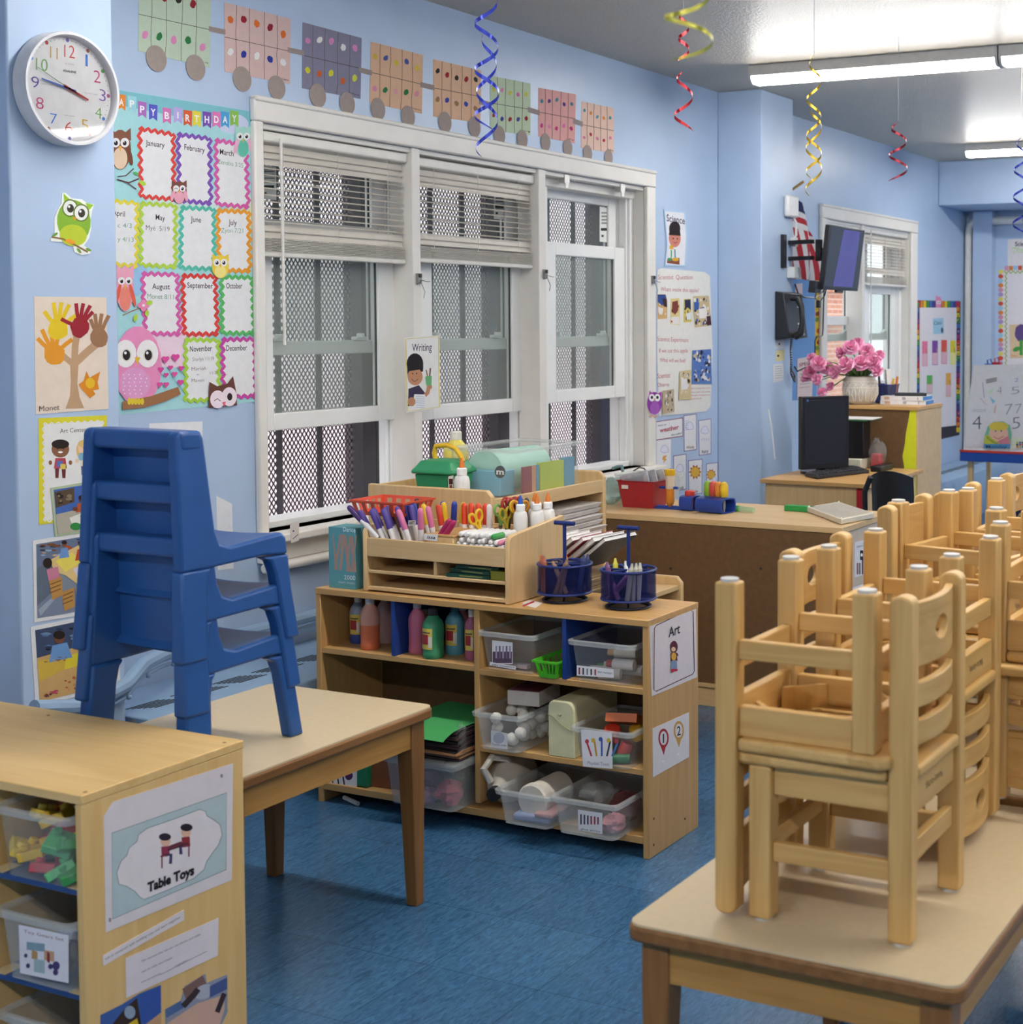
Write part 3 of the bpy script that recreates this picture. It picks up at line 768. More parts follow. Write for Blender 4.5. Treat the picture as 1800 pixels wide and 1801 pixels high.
for u, v in ((1150, 1440), (1205, 1440), (1150, 1486)):
    p = at(u, v, y=AY0); q.cyl((p.x, AY0-.0015, p.z), (p.x, AY0, p.z), .004, pm('#6f5836'), n=10)
q.build('screw_plug', t, True)

# sloped organiser standing on the art shelf
OY0, OY1 = 2.473, 3.012
t = thing('desk_organizer', 'birch marker organiser with compartments, standing on the art shelf', 'organiser', (3.71, 2.74, AH))
OZ = AH+.001
for a, b in ((OY0, OY0+.016), (OY1-.016, OY1)):
    q = MB(); q.prism([(3.572, OZ), (3.572, OZ+.185), (3.580, OZ+.197), (3.60, OZ+.203), (3.867, OZ+.230), (3.867, OZ)], 'y', a, b, W_('maple', 'Z')); q.build('end_panel', t, True, bevel=.003)
plank(t, 'bottom', (3.575, OY0+.016, OZ+.004), (3.862, OY1-.016, OZ+.016), 'Y', 'maple')
plank(t, 'shelf_board', (3.577, OY0+.016, OZ+.056), (3.862, OY1-.016, OZ+.066), 'Y', 'maple')
plank(t, 'tray_floor', (3.577, OY0+.016, OZ+.108), (3.862, OY1-.016, OZ+.118), 'Y', 'maple')
plank(t, 'front_rail', (3.573, OY0+.016, OZ+.108), (3.585, OY1-.016, OZ+.165), 'Y', 'maple')
plank(t, 'divider', (3.577, 2.738, OZ+.066), (3.88, 2.749, OZ+.108), 'Z', 'maple')
plank(t, 'back_panel', (3.854, OY0+.016, OZ+.016), (3.862, OY1-.016, OZ+.19), 'Y', 'maple')
plank(t, 'raised_floor', (3.725, OY0+.016, OZ+.118), (3.853, 2.572, OZ+.172), 'Y', 'maple')
plank(t, 'cross_rail', (3.715, OY0+.016, OZ+.118), (3.723, OY1-.016, OZ+.185), 'Y', 'maple')

# writing shelf behind the art shelf: low deep step and a hutch
t = thing('writing_shelf', 'maple writing shelf with a railed top, standing behind the art shelf', 'shelf', (4.2, 2.85, 0))
WX0, WX1 = 3.872, 4.575
for a, b in ((WX0, WX0+.018), (WX1-.018, WX1)):
    q = MB(); q.prism([(2.43, 0), (2.43, .585), (2.45, .607), (2.745, .607), (2.745, .945), (2.765, .965), (3.24, .965), (3.24, 0)], 'x', a, b, W_('maple', 'Z')); q.build('end_panel', t, True, bevel=.004)
plank(t, 'step_top', (WX0+.018, 2.44, .560), (WX1-.018, 3.24, .578), 'X', 'maple')
plank(t, 'hutch_top', (WX0+.018, 2.75, .895), (WX1-.018, 3.24, .912), 'X', 'maple')
plank(t, 'front_rail', (WX0+.018, 2.748, .890), (WX1-.018, 2.762, .935), 'X', 'maple')
plank(t, 'side_rail', (WX0+.001, 2.77, .90), (WX0+.019, 3.238, .945), 'Y', 'maple')
plank(t, 'divider', (4.215, 2.765, .578), (4.23, 3.23, .895), 'Z', 'maple')
plank(t, 'back_panel', (WX0+.018, 3.228, .04), (WX1-.018, 3.238, .96), 'Z', 'maple')
plank(t, 'shelf_board', (WX0+.018, 2.44, .28), (WX1-.018, 3.228, .298), 'X', 'maple')
plank(t, 'bottom', (WX0+.018, 2.44, .04), (WX1-.018, 3.228, .058), 'X', 'maple')

# science shelf, brown back towards us
SX = 5.10
t = thing('science_shelf', 'low shelf turned with its dark brown back towards the art shelf', 'shelf', (5.36, 2.7, 0))
plank(t, 'top', (SX-.004, 2.04, .712), (5.62, 3.25, .735), 'Y', 'maple')
plank(t, 'back_panel', (SX, 2.068, .09), (SX+.008, 3.24, .712), 'Y', mat=HARD)
plank(t, 'end_panel', (SX, 2.046, 0), (5.615, 2.066, .712), 'Z', mat=pm('#c8b7a4', .5, .05))
plank(t, 'end_panel', (SX, 3.22, 0), (5.615, 3.24, .712), 'Z', 'maple')
plank(t, 'bottom', (SX+.008, 2.066, .07), (5.615, 3.22, .09), 'Y', 'maple')
plank(t, 'plinth', (SX+.001, 2.066, 0), (SX+.016, 3.22, .088), 'Y', 'maple')
plank(t, 'plinth_lip', (SX-.006, 2.060, .076), (SX+.002, 3.23, .092), 'Y', 'maple')
q = MB()
for u, v in ((1339, 1000), (1339, 1114), (1180, 1000)):
    p = at(u, v, x=SX); q.cyl((SX-.002, p.y, p.z), (SX, p.y, p.z), .005, pm('#2a1d12'), n=10)
q.build('screw_hole', t, True)

# computer desk by the pier
t = thing('computer_desk', 'pale wooden computer desk beside the pier, monitor on top', 'desk', (6.85, 2.75, 0))
plank(t, 'top', (6.47, 2.455, .722), (7.25, 3.02, .742), 'Y', 'shelf')
plank(t, 'front_panel', (6.50, 2.53, 0), (6.516, 3.005, .722), 'Z', 'maple')
plank(t, 'end_panel', (6.516, 2.49, 0), (7.23, 2.508, .722), 'Z', 'maple')
q = MB(); q.box((6.497, 2.49, .03), (6.50, 2.53, .715), pm('#b5202c', .5)); o = q.build('edge_strip', t, True); o['label'] = 'red edge strip'
q = MB(); q.box((6.60, 2.4885, .25), (7.15, 2.4895, .70), pm('#cfcac6')); q.build('side_sheet', t, True)

# tall bookcase behind the desk
TX, TZ = 7.32, 1.06
t = thing('bookcase', 'taller bookcase with brown back and yellow wavy border, flowers on top', 'bookcase', (7.5, 2.8, 0))
plank(t, 'top', (TX-.006, 2.505, TZ-.02), (7.715, 2.98, TZ), 'Y', 'shelf')
plank(t, 'back_panel', (TX, 2.525, .05), (TX+.008, 2.965, TZ-.02), 'Z', mat=HARD)
plank(t, 'end_panel', (TX, 2.508, 0), (7.71, 2.526, TZ-.02), 'Z', mat=pm('#c9ab83', .5, .06))
plank(t, 'end_panel', (TX, 2.947, 0), (7.71, 2.965, TZ-.02), 'Z', 'maple')
plank(t, 'bottom', (TX+.008, 2.526, .05), (7.71, 2.947, .07), 'Y', 'maple')
# ------------------------------------------------------------------ clock on the near pier
Z1 = (0, 0, 3.913); Z2 = (0, 440, 3.83); Z3 = (0, 880, 3.0); ZK = (220, 0, 4.286); ZJ = (1130, 460, 4.094)
def ow(a, c, w, h, body, belly, wing=None, wink=False, ears=True, brow=None):
    """printed owl: body, ears, belly, two big eyes, beak"""
    x, y = c
    if ears: a.poly([(x-w*.48, y-h*.5), (x-w*.1, y-h*.34), (x-w*.5, y-h*.2)], body); a.poly([(x+w*.48, y-h*.5), (x+w*.1, y-h*.34), (x+w*.5, y-h*.2)], body)
    a.ell((x, y), w*.5, h*.46, body)
    if wing: a.ell((x-w*.42, y+h*.12), w*.12, h*.25, wing, .25); a.ell((x+w*.42, y+h*.12), w*.12, h*.25, wing, -.25)
    a.ell((x, y+h*.2), w*.33, h*.25, belly)
    for s in (-1, 1):
        if brow: a.ell((x+s*w*.21, y-h*.16), w*.24, w*.26, brow)
        a.ell((x+s*w*.21, y-h*.16), w*.2, w*.22, '#eceaea')
        if wink and s < 0: a.line([(x-w*.32, y-h*.14), (x-w*.21, y-h*.18), (x-w*.1, y-h*.13)], w*.03, '#54403c')
        else: a.ell((x+s*w*.2, y-h*.15), w*.09, w*.11, '#33282a'); a.ell((x+s*w*.2-w*.03, y-h*.18), w*.03, w*.035, '#f4f4f4')
    a.poly([(x-w*.07, y-h*.08), (x+w*.07, y-h*.08), (x, y+h*.05)], '#e8b040')

cc = at(130, 156, y=3.333); CR = (at(130, 56, y=3.333)-at(130, 256, y=3.333)).length/2
t = thing('wall_clock', 'round white rimmed clock with coloured numbers high on the near pier', 'clock', (cc.x, PY, cc.z))
WHITE = pm('#e9e9ea', .35); RIM = pm('#d9d9dc', .3)
def disc(prof, mat, name):       # lathe turned to face -y
    q = MB(T=Matrix.Translation((cc.x, PY-.001, cc.z)) @ Matrix.Rotation(PI/2, 4, 'X')); q.lathe(prof, mat, n=56, cap=name != 'rim'); return q.build(name, t, True)
disc([(CR*.97, 0), (CR, .006), (CR, .045), (CR*.985, .052), (CR*.94, .052), (CR*.925, .048), (CR*.915, .03)], RIM, 'rim')
disc([(CR*.93, .026), (CR*.93, .030)], WHITE, 'dial')
a = Art('y', PY-.0315, z=Z1)
NUM = [('12', 443, 392, 515, 404, 92, '#d9534a'), ('1', 588, 456, 604, 460, 90, '#4d86d8'), ('2', 645, 565, 692, 574, 90, '#c9417c'), ('3', 684, 690, 728, 703, 86, '#7d5cb0'),
       ('5', 560, 895, 608, 905, 84, '#e0b13d'), ('6', 448, 912, 500, 920, 84, '#d9534a'), ('7', 345, 850, 392, 858, 78, '#4d86d8'), ('8', 248, 745, 300, 755, 86, '#c9417c'),
       ('9', 216, 600, 268, 610, 84, '#6a50a8'), ('10', 248, 480, 328, 494, 90, '#7fb069'), ('11', 345, 398, 396, 410, 86, '#e0b13d'), ('4', 655, 812, 700, 822, 84, '#7fb069')]
for s_, x0, y0, x1, y1, h, c in NUM: a.text(s_, (x0, y0), (x1, y1), h, c, -.012)
a.text('ADALENE', (432, 492), (524, 506), 16, '#3a3436', .01)
for w_, x0, y0, x1, y1 in (('O clock', 446, 440, 510, 448), ('quarter past', 580, 640, 672, 655), ('half past', 440, 795, 512, 804), ('quarter to', 280, 577, 400, 596)): a.text(w_, (x0, y0), (x1, y1), 9, '#a8a2a4')
for k in range(60):
    an = 2*PI*k/60; ex, ez = math.sin(an), math.cos(an)
    p = Vector((cc.x+ex*CR*.86, PY-.0317, cc.z+ez*CR*.86)); r = .0055 if k % 5 == 0 else .0013
    col = ['#7f74c0', '#b0705a', '#63a05a', '#b05a8a', '#4d86d8', '#c05050'][k//5 % 6] if k % 5 == 0 else '#8c888c'
    a.mb.add([p+Vector((r*math.cos(2*PI*i/10), 0, r*math.sin(2*PI*i/10))) for i in range(10)], [tuple(range(10))], pm(col))
a.build('dial_print', parent=t)
def hand(tip, wd, col, name, tail=.02):
    c = Vector((cc.x, 0, cc.z)); e = at(*tip, y=PY-.036); d = Vector((e.x-cc.x, 0, e.z-cc.z)); L = d.length; d.normalize(); s = Vector((d.z, 0, -d.x))*wd
    y = Vector((0, PY-.036, 0)); y2 = Vector((0, PY-.0375, 0)); q = MB(); o = c-d*tail; e = c+d*L
    ps = [o-s, o+s, e+s*.6, e-s*.6]; q.add([p+y for p in ps]+[p+y2 for p in ps], [(0,1,2,3), (7,6,5,4), (0,4,5,1), (1,5,6,2), (2,6,7,3), (3,7,4,0)], pm(col, .4)); o_ = q.build(name, t, True); o_['label'] = name.replace('_', ' ')
hand((155, 176), .004, '#b33a33', 'hour_hand'); hand((73, 138), .003, '#4a69b8', 'minute_hand'); hand((66, 118), .0008, '#5a8a5a', 'second_hand', .03)
q = MB(); q.add([(cc.x+CR*.925*math.cos(2*PI*i/48), PY-.045, cc.z+CR*.925*math.sin(2*PI*i/48)) for i in range(48)], [tuple(range(48))], glassy('clock', (.97, .97, .97), 1.35)); q.build('glass', t, True)

# ------------------------------------------------------------------ sheets on the near pier
a = Art('y', PY, z=Z1)
a.paper([(345, 1640), (372, 1625), (372, 1500), (395, 1440), (420, 1400), (425, 1325), (450, 1330), (490, 1365), (560, 1372), (600, 1400), (645, 1405), (632, 1450), (622, 1510), (625, 1570), (610, 1640), (575, 1690), (620, 1720), (618, 1745), (560, 1755), (510, 1735), (500, 1695), (440, 1665), (345, 1660)], '#eef0ea', .002)
a.ell((505, 1525), 116, 150, '#86b33c', -.1); a.ell((500, 1620), 95, 75, '#b9c93c', .15)
a.poly([(432, 1328), (480, 1375), (440, 1420)], '#9ac23c'); a.poly([(642, 1410), (585, 1395), (605, 1450)], '#9ac23c')
for x, y in ((478, 1432), (555, 1465)):
    a.ell((x, y), 56, 62, '#6f7f3a'); a.ell((x, y), 46, 52, '#e9ebe6'); a.ell((x+3, y+2), 24, 30, '#3d3a30'); a.ell((x-6, y-10), 8, 9, '#ffffff')
a.poly([(498, 1490), (526, 1500), (508, 1520)], '#e79a35'); a.line([(352, 1632), (430, 1645), (520, 1690), (600, 1735)], 12, '#8a6b48')
a.ell((375, 1615), 22, 9, '#6f9a3c', -.6); a.ell((605, 1718), 20, 9, '#6f9a3c', .4); a.ell((540, 1725), 22, 9, '#6f9a3c', .9); a.ell((470, 1658), 24, 14, '#e79a35'); a.ell((495, 1668), 20, 12, '#e79a35')
a.build('owl_cutout', 'green owl cutout perched on a twig, below the clock', 'cutout')

def hand_print(a, c, s, col, ang, fingers=(-.75, -.3, 0, .28, 1.1)):
    x, y = c; a.ell((x, y), s*.42, s*.46, col, ang, 14, .08)
    for k, f in enumerate(fingers):
        th = ang+f-PI/2; L = s*(.95 if k in (1, 2, 3) else .8); r0 = s*.3
        a.line([(x+r0*math.cos(th), y+r0*math.sin(th)), (x+L*.75*math.cos(th), y+L*.75*math.sin(th)), (x+L*1.15*math.cos(th+.03), y+L*1.15*math.sin(th+.03))], s*.17, col)
a = Art('y', PY, z=Z2)
a.paper([(228, 312), (715, 318), (730, 1070), (240, 1105)], '#e3d3c3')
a.poly([(470, 730), (530, 730), (520, 900), (535, 990), (565, 1065), (440, 1068), (470, 980), (475, 880)], '#bd9a78')
a.line([(500, 760), (505, 640), (515, 580)], 46, '#bd9a78'); a.line([(495, 770), (445, 730), (400, 690)], 40, '#bd9a78'); a.line([(505, 760), (580, 690), (650, 630)], 52, '#bd9a78')
hand_print(a, (365, 700), 170, '#e0972f', -.35, (-.5, -.15, .2, .55, 1.2)); hand_print(a, (390, 530), 165, '#e2c22c', .1, (-.8, -.3, 0, .3, .8))
hand_print(a, (535, 520), 150, '#9c2a35', .12, (-1.3, -.3, 0, .3, .55)); hand_print(a, (665, 590), 150, '#9b7355', -.12, (-.35, -.08, .2, .5))
a.poly([(528, 905), (560, 880), (580, 815), (600, 860), (672, 818), (655, 890), (665, 935), (625, 945), (640, 970), (603, 998), (575, 965), (545, 935)], '#d98a2b'); a.ell((605, 895), 32, 36, '#e0b52c')
a.text('Monet', (262, 1088), (398, 1074), 40, '#4a3a34', -.01)
a.build('handprint_painting', 'handprint tree painting in autumn colours signed Monet, taped below the owl', 'painting')

def kid(a, c, s, skin, hair, shirt, legs, long=False):
    x, y = c
    if long: a.ell((x, y+s*.1), s*.56, s*.62, hair)
    a.ell((x, y), s*.46, s*.44, skin); a.ell((x, y-s*.26), s*.46, s*.24, hair); a.ell((x, y+s*.16), s*.12, s*.05, '#f4f0ee')
    for e in (-1, 1): a.ell((x+e*s*.15, y-s*.02), s*.035, s*.045, '#3a2c2a'); a.ell((x+e*s*.52, y+s*.7), s*.09, s*.12, skin)
    a.poly([(x-s*.26, y+s*.46), (x+s*.26, y+s*.46), (x+s*.34, y+s*1.0), (x-s*.34, y+s*1.0)], shirt)
    for e in (-1, 1): a.poly([(x+e*s*.06, y+s*1.0), (x+e*s*.28, y+s*1.0), (x+e*s*.26, y+s*1.5), (x+e*s*.1, y+s*1.5)], legs)
a = Art('y', PY, z=Z2)
a.paper([(258, 1132), (720, 1112), (700, 1800), (262, 1850)], '#d8cf3a')
a.poly([(295, 1175), (690, 1150), (680, 1780), (300, 1820)], '#e3e3e2'); a.wavy([(292, 1172), (690, 1152), (680, 1790), (300, 1825)], 9, '#e3e3e2', 8, 9, 14)
a.text('Art Center', (402, 1232), (580, 1222), 30, '#3a3434')
kid(a, (405, 1340), 130, '#8a6048', '#2e2522', '#b74a58', '#6e3535'); a.rect(380, 1420, 420, 1460, '#5b78b8'); a.rect(405, 1440, 440, 1475, '#d8c65a')
kid(a, (578, 1335), 120, '#ecc9a6', '#e0bd78', '#e6dcc0', '#3f4470', True); a.ell((545, 1390), 20, 26, '#7fb0c8'); a.ell((615, 1385), 20, 26, '#7fb0c8'); a.ell((585, 1445), 18, 14, '#7fb0b0')
a.build('art_center_sign', 'yellow bordered Art Center sign with two drawn children', 'sign')

def room_photo(name, quad, draw, label, base=0.0, border='#dedfe2', inner=.05, ground='#7d8796'):
    a = Art('y', PY, base); a.paper(quad, border)
    (tl, tr, br, bl) = quad
    def B(s, t): return ((tl[0]*(1-s)+tr[0]*s)*(1-t)+(bl[0]*(1-s)+br[0]*s)*t, (tl[1]*(1-s)+tr[1]*s)*(1-t)+(bl[1]*(1-s)+br[1]*s)*t)
    W = abs(tr[0]-tl[0]); i = inner; a.poly([B(i, i), B(1-i, i), B(1-i, 1-i), B(i, 1-i)], ground)
    P = lambda pts, c: a.poly([B(*p) for p in pts], c)
    E = lambda x, y, rx, ry, c: a.ell(B(x, y), rx*W, ry*W, c)
    M = lambda x0, y0, x1, y1, pal, n, r, sd: a.mosaic([B(x0, y0), B(x1, y0), B(x1, y1), B(x0, y1)], pal, n, r, sd)
    draw(P, E, M)
    return a.build(name, label, 'photo', 'snapshots of children at tables')
def child(E, P, x, y, s, shirt, skin='#7a4c38', hair='#2a1f1e'):
    P([(x-.10*s, y+.10*s), (x+.10*s, y+.10*s), (x+.16*s, y+.34*s), (x-.16*s, y+.34*s)], shirt); E(x, y, .075*s, .085*s, skin); E(x, y-.035*s, .08*s, .06*s, hair)
def ph_a(P, E, M):
    P([(.05, .05), (.95, .05), (.95, .5), (.05, .55)], '#4668b0'); P([(.06, .10), (.42, .07), (.42, .36), (.06, .42)], '#5a4a3c'); M(.07, .1, .42, .4, ['#3a2e28', '#8a7a62', '#2c2622'], 12, .16, 1); M(.6, .08, .95, .4, ['#5a7cc0', '#d8dce4', '#3a4f86'], 10, .14, 2)
    P([(.05, .55), (.95, .48), (.95, .95), (.05, .95)], '#b0aa9c'); child(E, P, .55, .32, .75, '#b4552f', '#6a4232'); E(.42, .5, .05, .04, '#6a4232'); E(.7, .5, .05, .04, '#6a4232'); P([(.3, .66), (.7, .56), (.8, .74), (.4, .92)], '#e2e2da'); E(.62, .68, .1, .07, '#3f9a4a'); E(.42, .85, .10, .07, '#348a44')
def ph_b(P, E, M):
    P([(.05, .05), (.95, .05), (.95, .22), (.05, .34)], '#66748f'); M(.06, .05, .95, .25, ['#34435f', '#b0532f', '#c9a878', '#3a302c', '#8fa8c8', '#7a4b30'], 26, .09, 3)
    P([(.05, .34), (.35, .28), (.5, .95), (.05, .95)], '#5f6b7c'); P([(.05, .8), (.4, .6), (.6, .95), (.05, .95)], '#77839a'); P([(.06, .85), (.3, .72), (.34, .75), (.1, .93)], '#98a4b6')
    P([(.25, .27), (.72, .14), (.95, .52), (.72, .63), (.5, .48), (.34, .43)], '#dcc083'); P([(.34, .29), (.6, .22), (.78, .35), (.5, .44)], '#e6d562'); P([(.62, .42), (.9, .36), (.95, .5), (.74, .6)], '#d4d0e0')
    child(E, P, .48, .1, .5, '#6c92c8'); child(E, P, .74, .14, .55, '#b4462f'); child(E, P, .92, .3, .5, '#a890c8'); E(.22, .30, .07, .08, '#2e2320'); P([(.20, .38), (.38, .36), (.42, .52), (.24, .54)], '#c77f98')
    for x, y in ((.24, .52), (.44, .68), (.66, .66)):
        P([(x, y), (x+.2, y-.03), (x+.22, y+.2), (x+.05, y+.24)], '#b98a4c')
        for k in range(3): P([(x+.02, y+.04+.05*k), (x+.19, y+.01+.05*k), (x+.19, y+.025+.05*k), (x+.02, y+.055+.05*k)], '#7c5a32')
    E(.84, .58, .09, .11, '#1f1a1c'); P([(.74, .66), (.95, .62), (.95, .8), (.8, .82)], '#c87f9c')
def ph_c(P, E, M):
    P([(.05, .05), (.95, .05), (.95, .38), (.05, .42)], '#3f4d6a'); M(.06, .06, .95, .36, ['#2c3a56', '#52709c', '#23262e', '#6f8ab0'], 22, .1, 5); P([(.52, .09), (.72, .04), (.74, .30), (.54, .34)], '#b84c30'); P([(.58, .13), (.68, .11), (.69, .24), (.6, .26)], '#e0d6c8'); P([(.75, .04), (.9, .03), (.9, .18), (.76, .22)], '#c09a62')
    P([(.05, .40), (.95, .34), (.95, .95), (.05, .95)], '#cba56c'); P([(.06, .44), (.4, .42), (.36, .62), (.06, .7)], '#d2b24a'); P([(.38, .46), (.95, .40), (.95, .60), (.36, .62)], '#dcc83a')
    child(E, P, .32, .20, .85, '#6c98cc'); child(E, P, .82, .22, .7, '#b4502f'); M(.1, .42, .45, .52, ['#b08040', '#8a5a34', '#c0a070'], 10, .1, 6); M(.5, .46, .9, .58, ['#8a6a30', '#c08a3a'], 10, .06, 7); M(.3, .7, .62, .92, ['#b5653f', '#c98a58', '#9c5232'], 16, .12, 8); M(.06, .84, .3, .95, ['#b04a60', '#7a3a3c'], 6, .2, 9)
room_photo('photo_print', [(88, 858), (186, 842), (182, 932), (96, 944)], ph_a, 'small photo of a child painting green, overlapping the Art Center sign', .0015, '#a9b89a')
room_photo('photo_print', [(57, 951), (172, 932), (166, 1078), (60, 1095)], ph_b, 'photo of children drawing at tables, behind the blue chairs, upper sheet', .0005)
room_photo('photo_print', [(53, 1103), (205, 1072), (212, 1206), (62, 1243)], ph_c, 'photo of children painting yellow, lower sheet behind the blue chairs', .0005)

# ------------------------------------------------------------------ birthday poster on the window wall
a = Art('y', WY, z=Z1)
def z2(p): return (p[0]*3.913/3.83, (p[1]/3.83+440)*3.913)
a.paper([(640, 590), (1729, 765), (1775, 2765), (640, 2870)], '#a8d9de', .001)
a.poly([(640, 592), (1729, 767), (1730, 900), (640, 690)], '#7fc0cc')
for c, rx, ry, col in (((1250, 1500), 260, 330, '#cfe6e0'), ((1600, 850), 110, 70, '#cdd4ec'), ((1180, 2330), 240, 200, '#ecd3e2'), ((860, 1900), 160, 160, '#9cc6ea'), ((1650, 1500), 90, 200, '#d3e6c6'), ((1000, 1080), 150, 120, '#9fdcdf')): a.ell(c, rx, ry, col, .1, 22)
FL = [('A', 812, 745, '#e58a3a'), ('P', 885, 757, '#9ed3dc'), ('P', 955, 795, '#b06fc0'), ('Y', 1030, 815, '#5a5fc4'), ('B', 1125, 838, '#d878b8'), ('I', 1200, 835, '#b9a8e0'), ('R', 1268, 855, '#e0603c'), ('T', 1330, 860, '#e8d94c'), ('H', 1400, 865, '#7f53b0'), ('D', 1465, 865, '#e07ab8'), ('A', 1525, 865, '#4fa3d8'), ('Y', 1588, 858, '#8fc45c')]
for ch, x, y, c in FL:
    y = y-50; a.poly([(x-8, y-50), (x+52, y-40), (x+50, y+70), (x+22, y+45), (x-6, y+60)], c); a.text(ch, (x+6, y+28), (x+38, y+33), 48, '#f2f2f2', .03) if ch != 'I' else a.text(ch, (x+18, y+30), (x+27, y+31), 48, '#f2f2f2')
CELLS = [('January', [(958, 885), (1190, 925), (1195, 1372), (968, 1352)], '#db4b45', (1000, 1000), (1130, 1018)), ('February', [(1222, 925), (1440, 955), (1447, 1402), (1232, 1378)], '#8256b4', (1266, 1030), (1406, 1052)),
 ('March', [(1482, 965), (1690, 1000), (1705, 1425), (1492, 1405)], '#d460a8', (1510, 1062), (1604, 1076)), ('April', [(690, 1378), (940, 1398), (938, 1832), (690, 1812)], '#e0d24a', (770, 1480), (856, 1492)),
 ('May', [(968, 1400), (1203, 1415), (1205, 1838), (965, 1822)], '#b4d24e', (1068, 1512), (1132, 1520)), ('June', [(1245, 1428), (1470, 1440), (1470, 1852), (1240, 1842)], '#58bca8', (1310, 1526), (1380, 1532)), ('July', [(1495, 1448), (1708, 1460), (1715, 1866), (1505, 1858)], '#e89c34', (1570, 1548), (1626, 1552))]
CELLS += [(n, [z2(p) for p in qd], c, z2(p0), z2(p1)) for n, qd, c, p0, p1 in (
 ('August', [(957, 158), (1190, 165), (1205, 565), (975, 560)], '#d460a8', (1022, 262), (1140, 264)), ('September', [(1227, 172), (1445, 178), (1462, 565), (1238, 565)], '#d8423e', (1258, 254), (1430, 258)),
 ('October', [(1490, 180), (1695, 185), (1708, 560), (1492, 558)], '#5cb867', (1520, 258), (1628, 258)), ('November', [(1247, 602), (1466, 608), (1472, 1008), (1247, 1014)], '#a6cf46', (1275, 684), (1424, 678)), ('December', [(1495, 602), (1712, 600), (1720, 982), (1500, 992)], '#c54aa0', (1520, 678), (1660, 674)))]
for nm, qd, c, p0, p1 in CELLS:
    a.poly(qd, '#e7e7e9'); a.wavy(qd, 22, c, 11, 5, 7)
    a.text(nm, p0, p1, 40, '#2c2024', .006)
GR, BK = '#3c8a66', '#4a3438'
for s_, p0, p1, h, c in (('Zenobia 3/25', (1496, 1125), (1668, 1155), 32, GR), ('c 4/3', (805, 1566), (902, 1570), 34, GR), ('y 4/13', (805, 1660), (915, 1666), 34, GR), ("Myé  5/19", (1000, 1582), (1162, 1594), 36, BK), ('Zyon 7/21', (1518, 1600), (1668, 1604), 34, GR)): a.text(s_, p0, p1, h, c, -.012)
for s_, p0, p1, h, c in (('Monet 8/11', (988, 326), (1166, 332), 36, GR), ('Sharlyn 11/19', (1292, 748), (1436, 742), 28, BK), ('Mariah', (1286, 812), (1384, 806), 26, BK), ('+', (1318, 848), (1336, 846), 18, BK), ('Maven', (1286, 890), (1370, 886), 26, BK), ('11/21', (1410, 838), (1462, 832), 22, BK)): a.text(s_, z2(p0), z2(p1), h, c, -.012)
ow(a, (822, 1030), 150, 300, '#8a5a48', '#e8cdb0', '#7a4c3c'); a.line([(800, 1235), (880, 1258), (950, 1230)], 9, '#5d4040'); a.line([(805, 1215), (860, 1210), (915, 1160)], 7, '#5d4040'); a.line([(875, 1262), (932, 1302)], 6, '#5d4040'); a.ell((930, 1195), 20, 10, '#5cb867', .4); a.ell((975, 1260), 26, 15, '#b4d24e', .5)
ow(a, (1228, 1325), 105, 170, '#7d4c44', '#e9a8bc', '#e9a8bc', True); ow(a, (1668, 975), 112, 230, '#a9d8ce', '#62bca6', '#e9b0cc'); ow(a, (1510, 1835), 118, 175, '#e8cc4c', '#f0e088')
ow(a, z2((835, 260)), 120, 340, '#eaa6bc', '#e88878', '#e06450'); a.line([z2((818, 440)), z2((880, 410)), z2((935, 390))], 6, '#a0704c')
for dx, dy in ((0, -22), (22, 0), (0, 22), (-22, 0)): p = z2((958+dx, 372+dy)); a.ell(p, 18, 18, '#e88ab4')
a.ell(z2((958, 372)), 10, 10, '#f2e6ea'); a.ell(z2((905, 455)), 14, 26, '#b4d24e', .2); a.ell(z2((998, 355)), 22, 16, '#b4d24e', -.3); a.ell(z2((982, 425)), 14, 22, '#b4d24e')
c = z2((920, 780)); a.ell(c, 165, 275, '#e892be'); a.ell((c[0]-20, c[1]+120), 105, 110, '#e2a0cc')
for i in range(6):
    for j in range(5-abs(i-2)//2): a.ell((c[0]-100+38*j+8*(i % 2), c[1]+60+26*i), 5, 5, '#f6e4ee', 0, 6)
for dx in (-75, 75):
    a.ell((c[0]+dx-10, c[1]-85), 74, 96, '#f0ecec'); a.ell((c[0]+dx-5, c[1]-75), 34, 44, '#d8d8c8'); a.ell((c[0]+dx-5, c[1]-75), 26, 36, '#2e2628'); a.ell((c[0]+dx-12, c[1]-90), 9, 10, '#ffffff')
a.poly([(c[0]-25, c[1]-60), (c[0]+15, c[1]-60), (c[0]-5, c[1]-10)], '#e8c23c')
a.poly([z2((815, 1020)), z2((1000, 985)), z2((1190, 920)), z2((1208, 970)), z2((1100, 1020)), z2((960, 1060)), z2((815, 1075))], '#a0714e')
for k in range(5): a.ell(z2((860+22*k, 1018)), 12, 24, '#e0c83c')
for x, y, s in ((1105, 735, 26), (1172, 722, 28), (1072, 805, 22), (1138, 790, 18), (1210, 795, 20), (1108, 840, 18), (1165, 835, 20), (1065, 905, 20), (1108, 905, 20), (1205, 890, 22)):
    p = z2((x, y)); a.ell((p[0]-s*.45, p[1]-s*.3), s*.55, s*.5, '#d9509c'); a.ell((p[0]+s*.45, p[1]-s*.3), s*.55, s*.5, '#d9509c'); a.poly([(p[0]-s, p[1]-s*.1), (p[0]+s, p[1]-s*.1), (p[0], p[1]+s*1.1)], '#d9509c')
c = z2((1492, 985)); a.poly([(c[0]-100, c[1]+78), (c[0]-95, c[1]-100), (c[0]-40, c[1]-70), (c[0]+30, c[1]-90), (c[0]+68, c[1]-140), (c[0]+92, c[1]-20), (c[0]+95, c[1]+60)], '#6b4238')
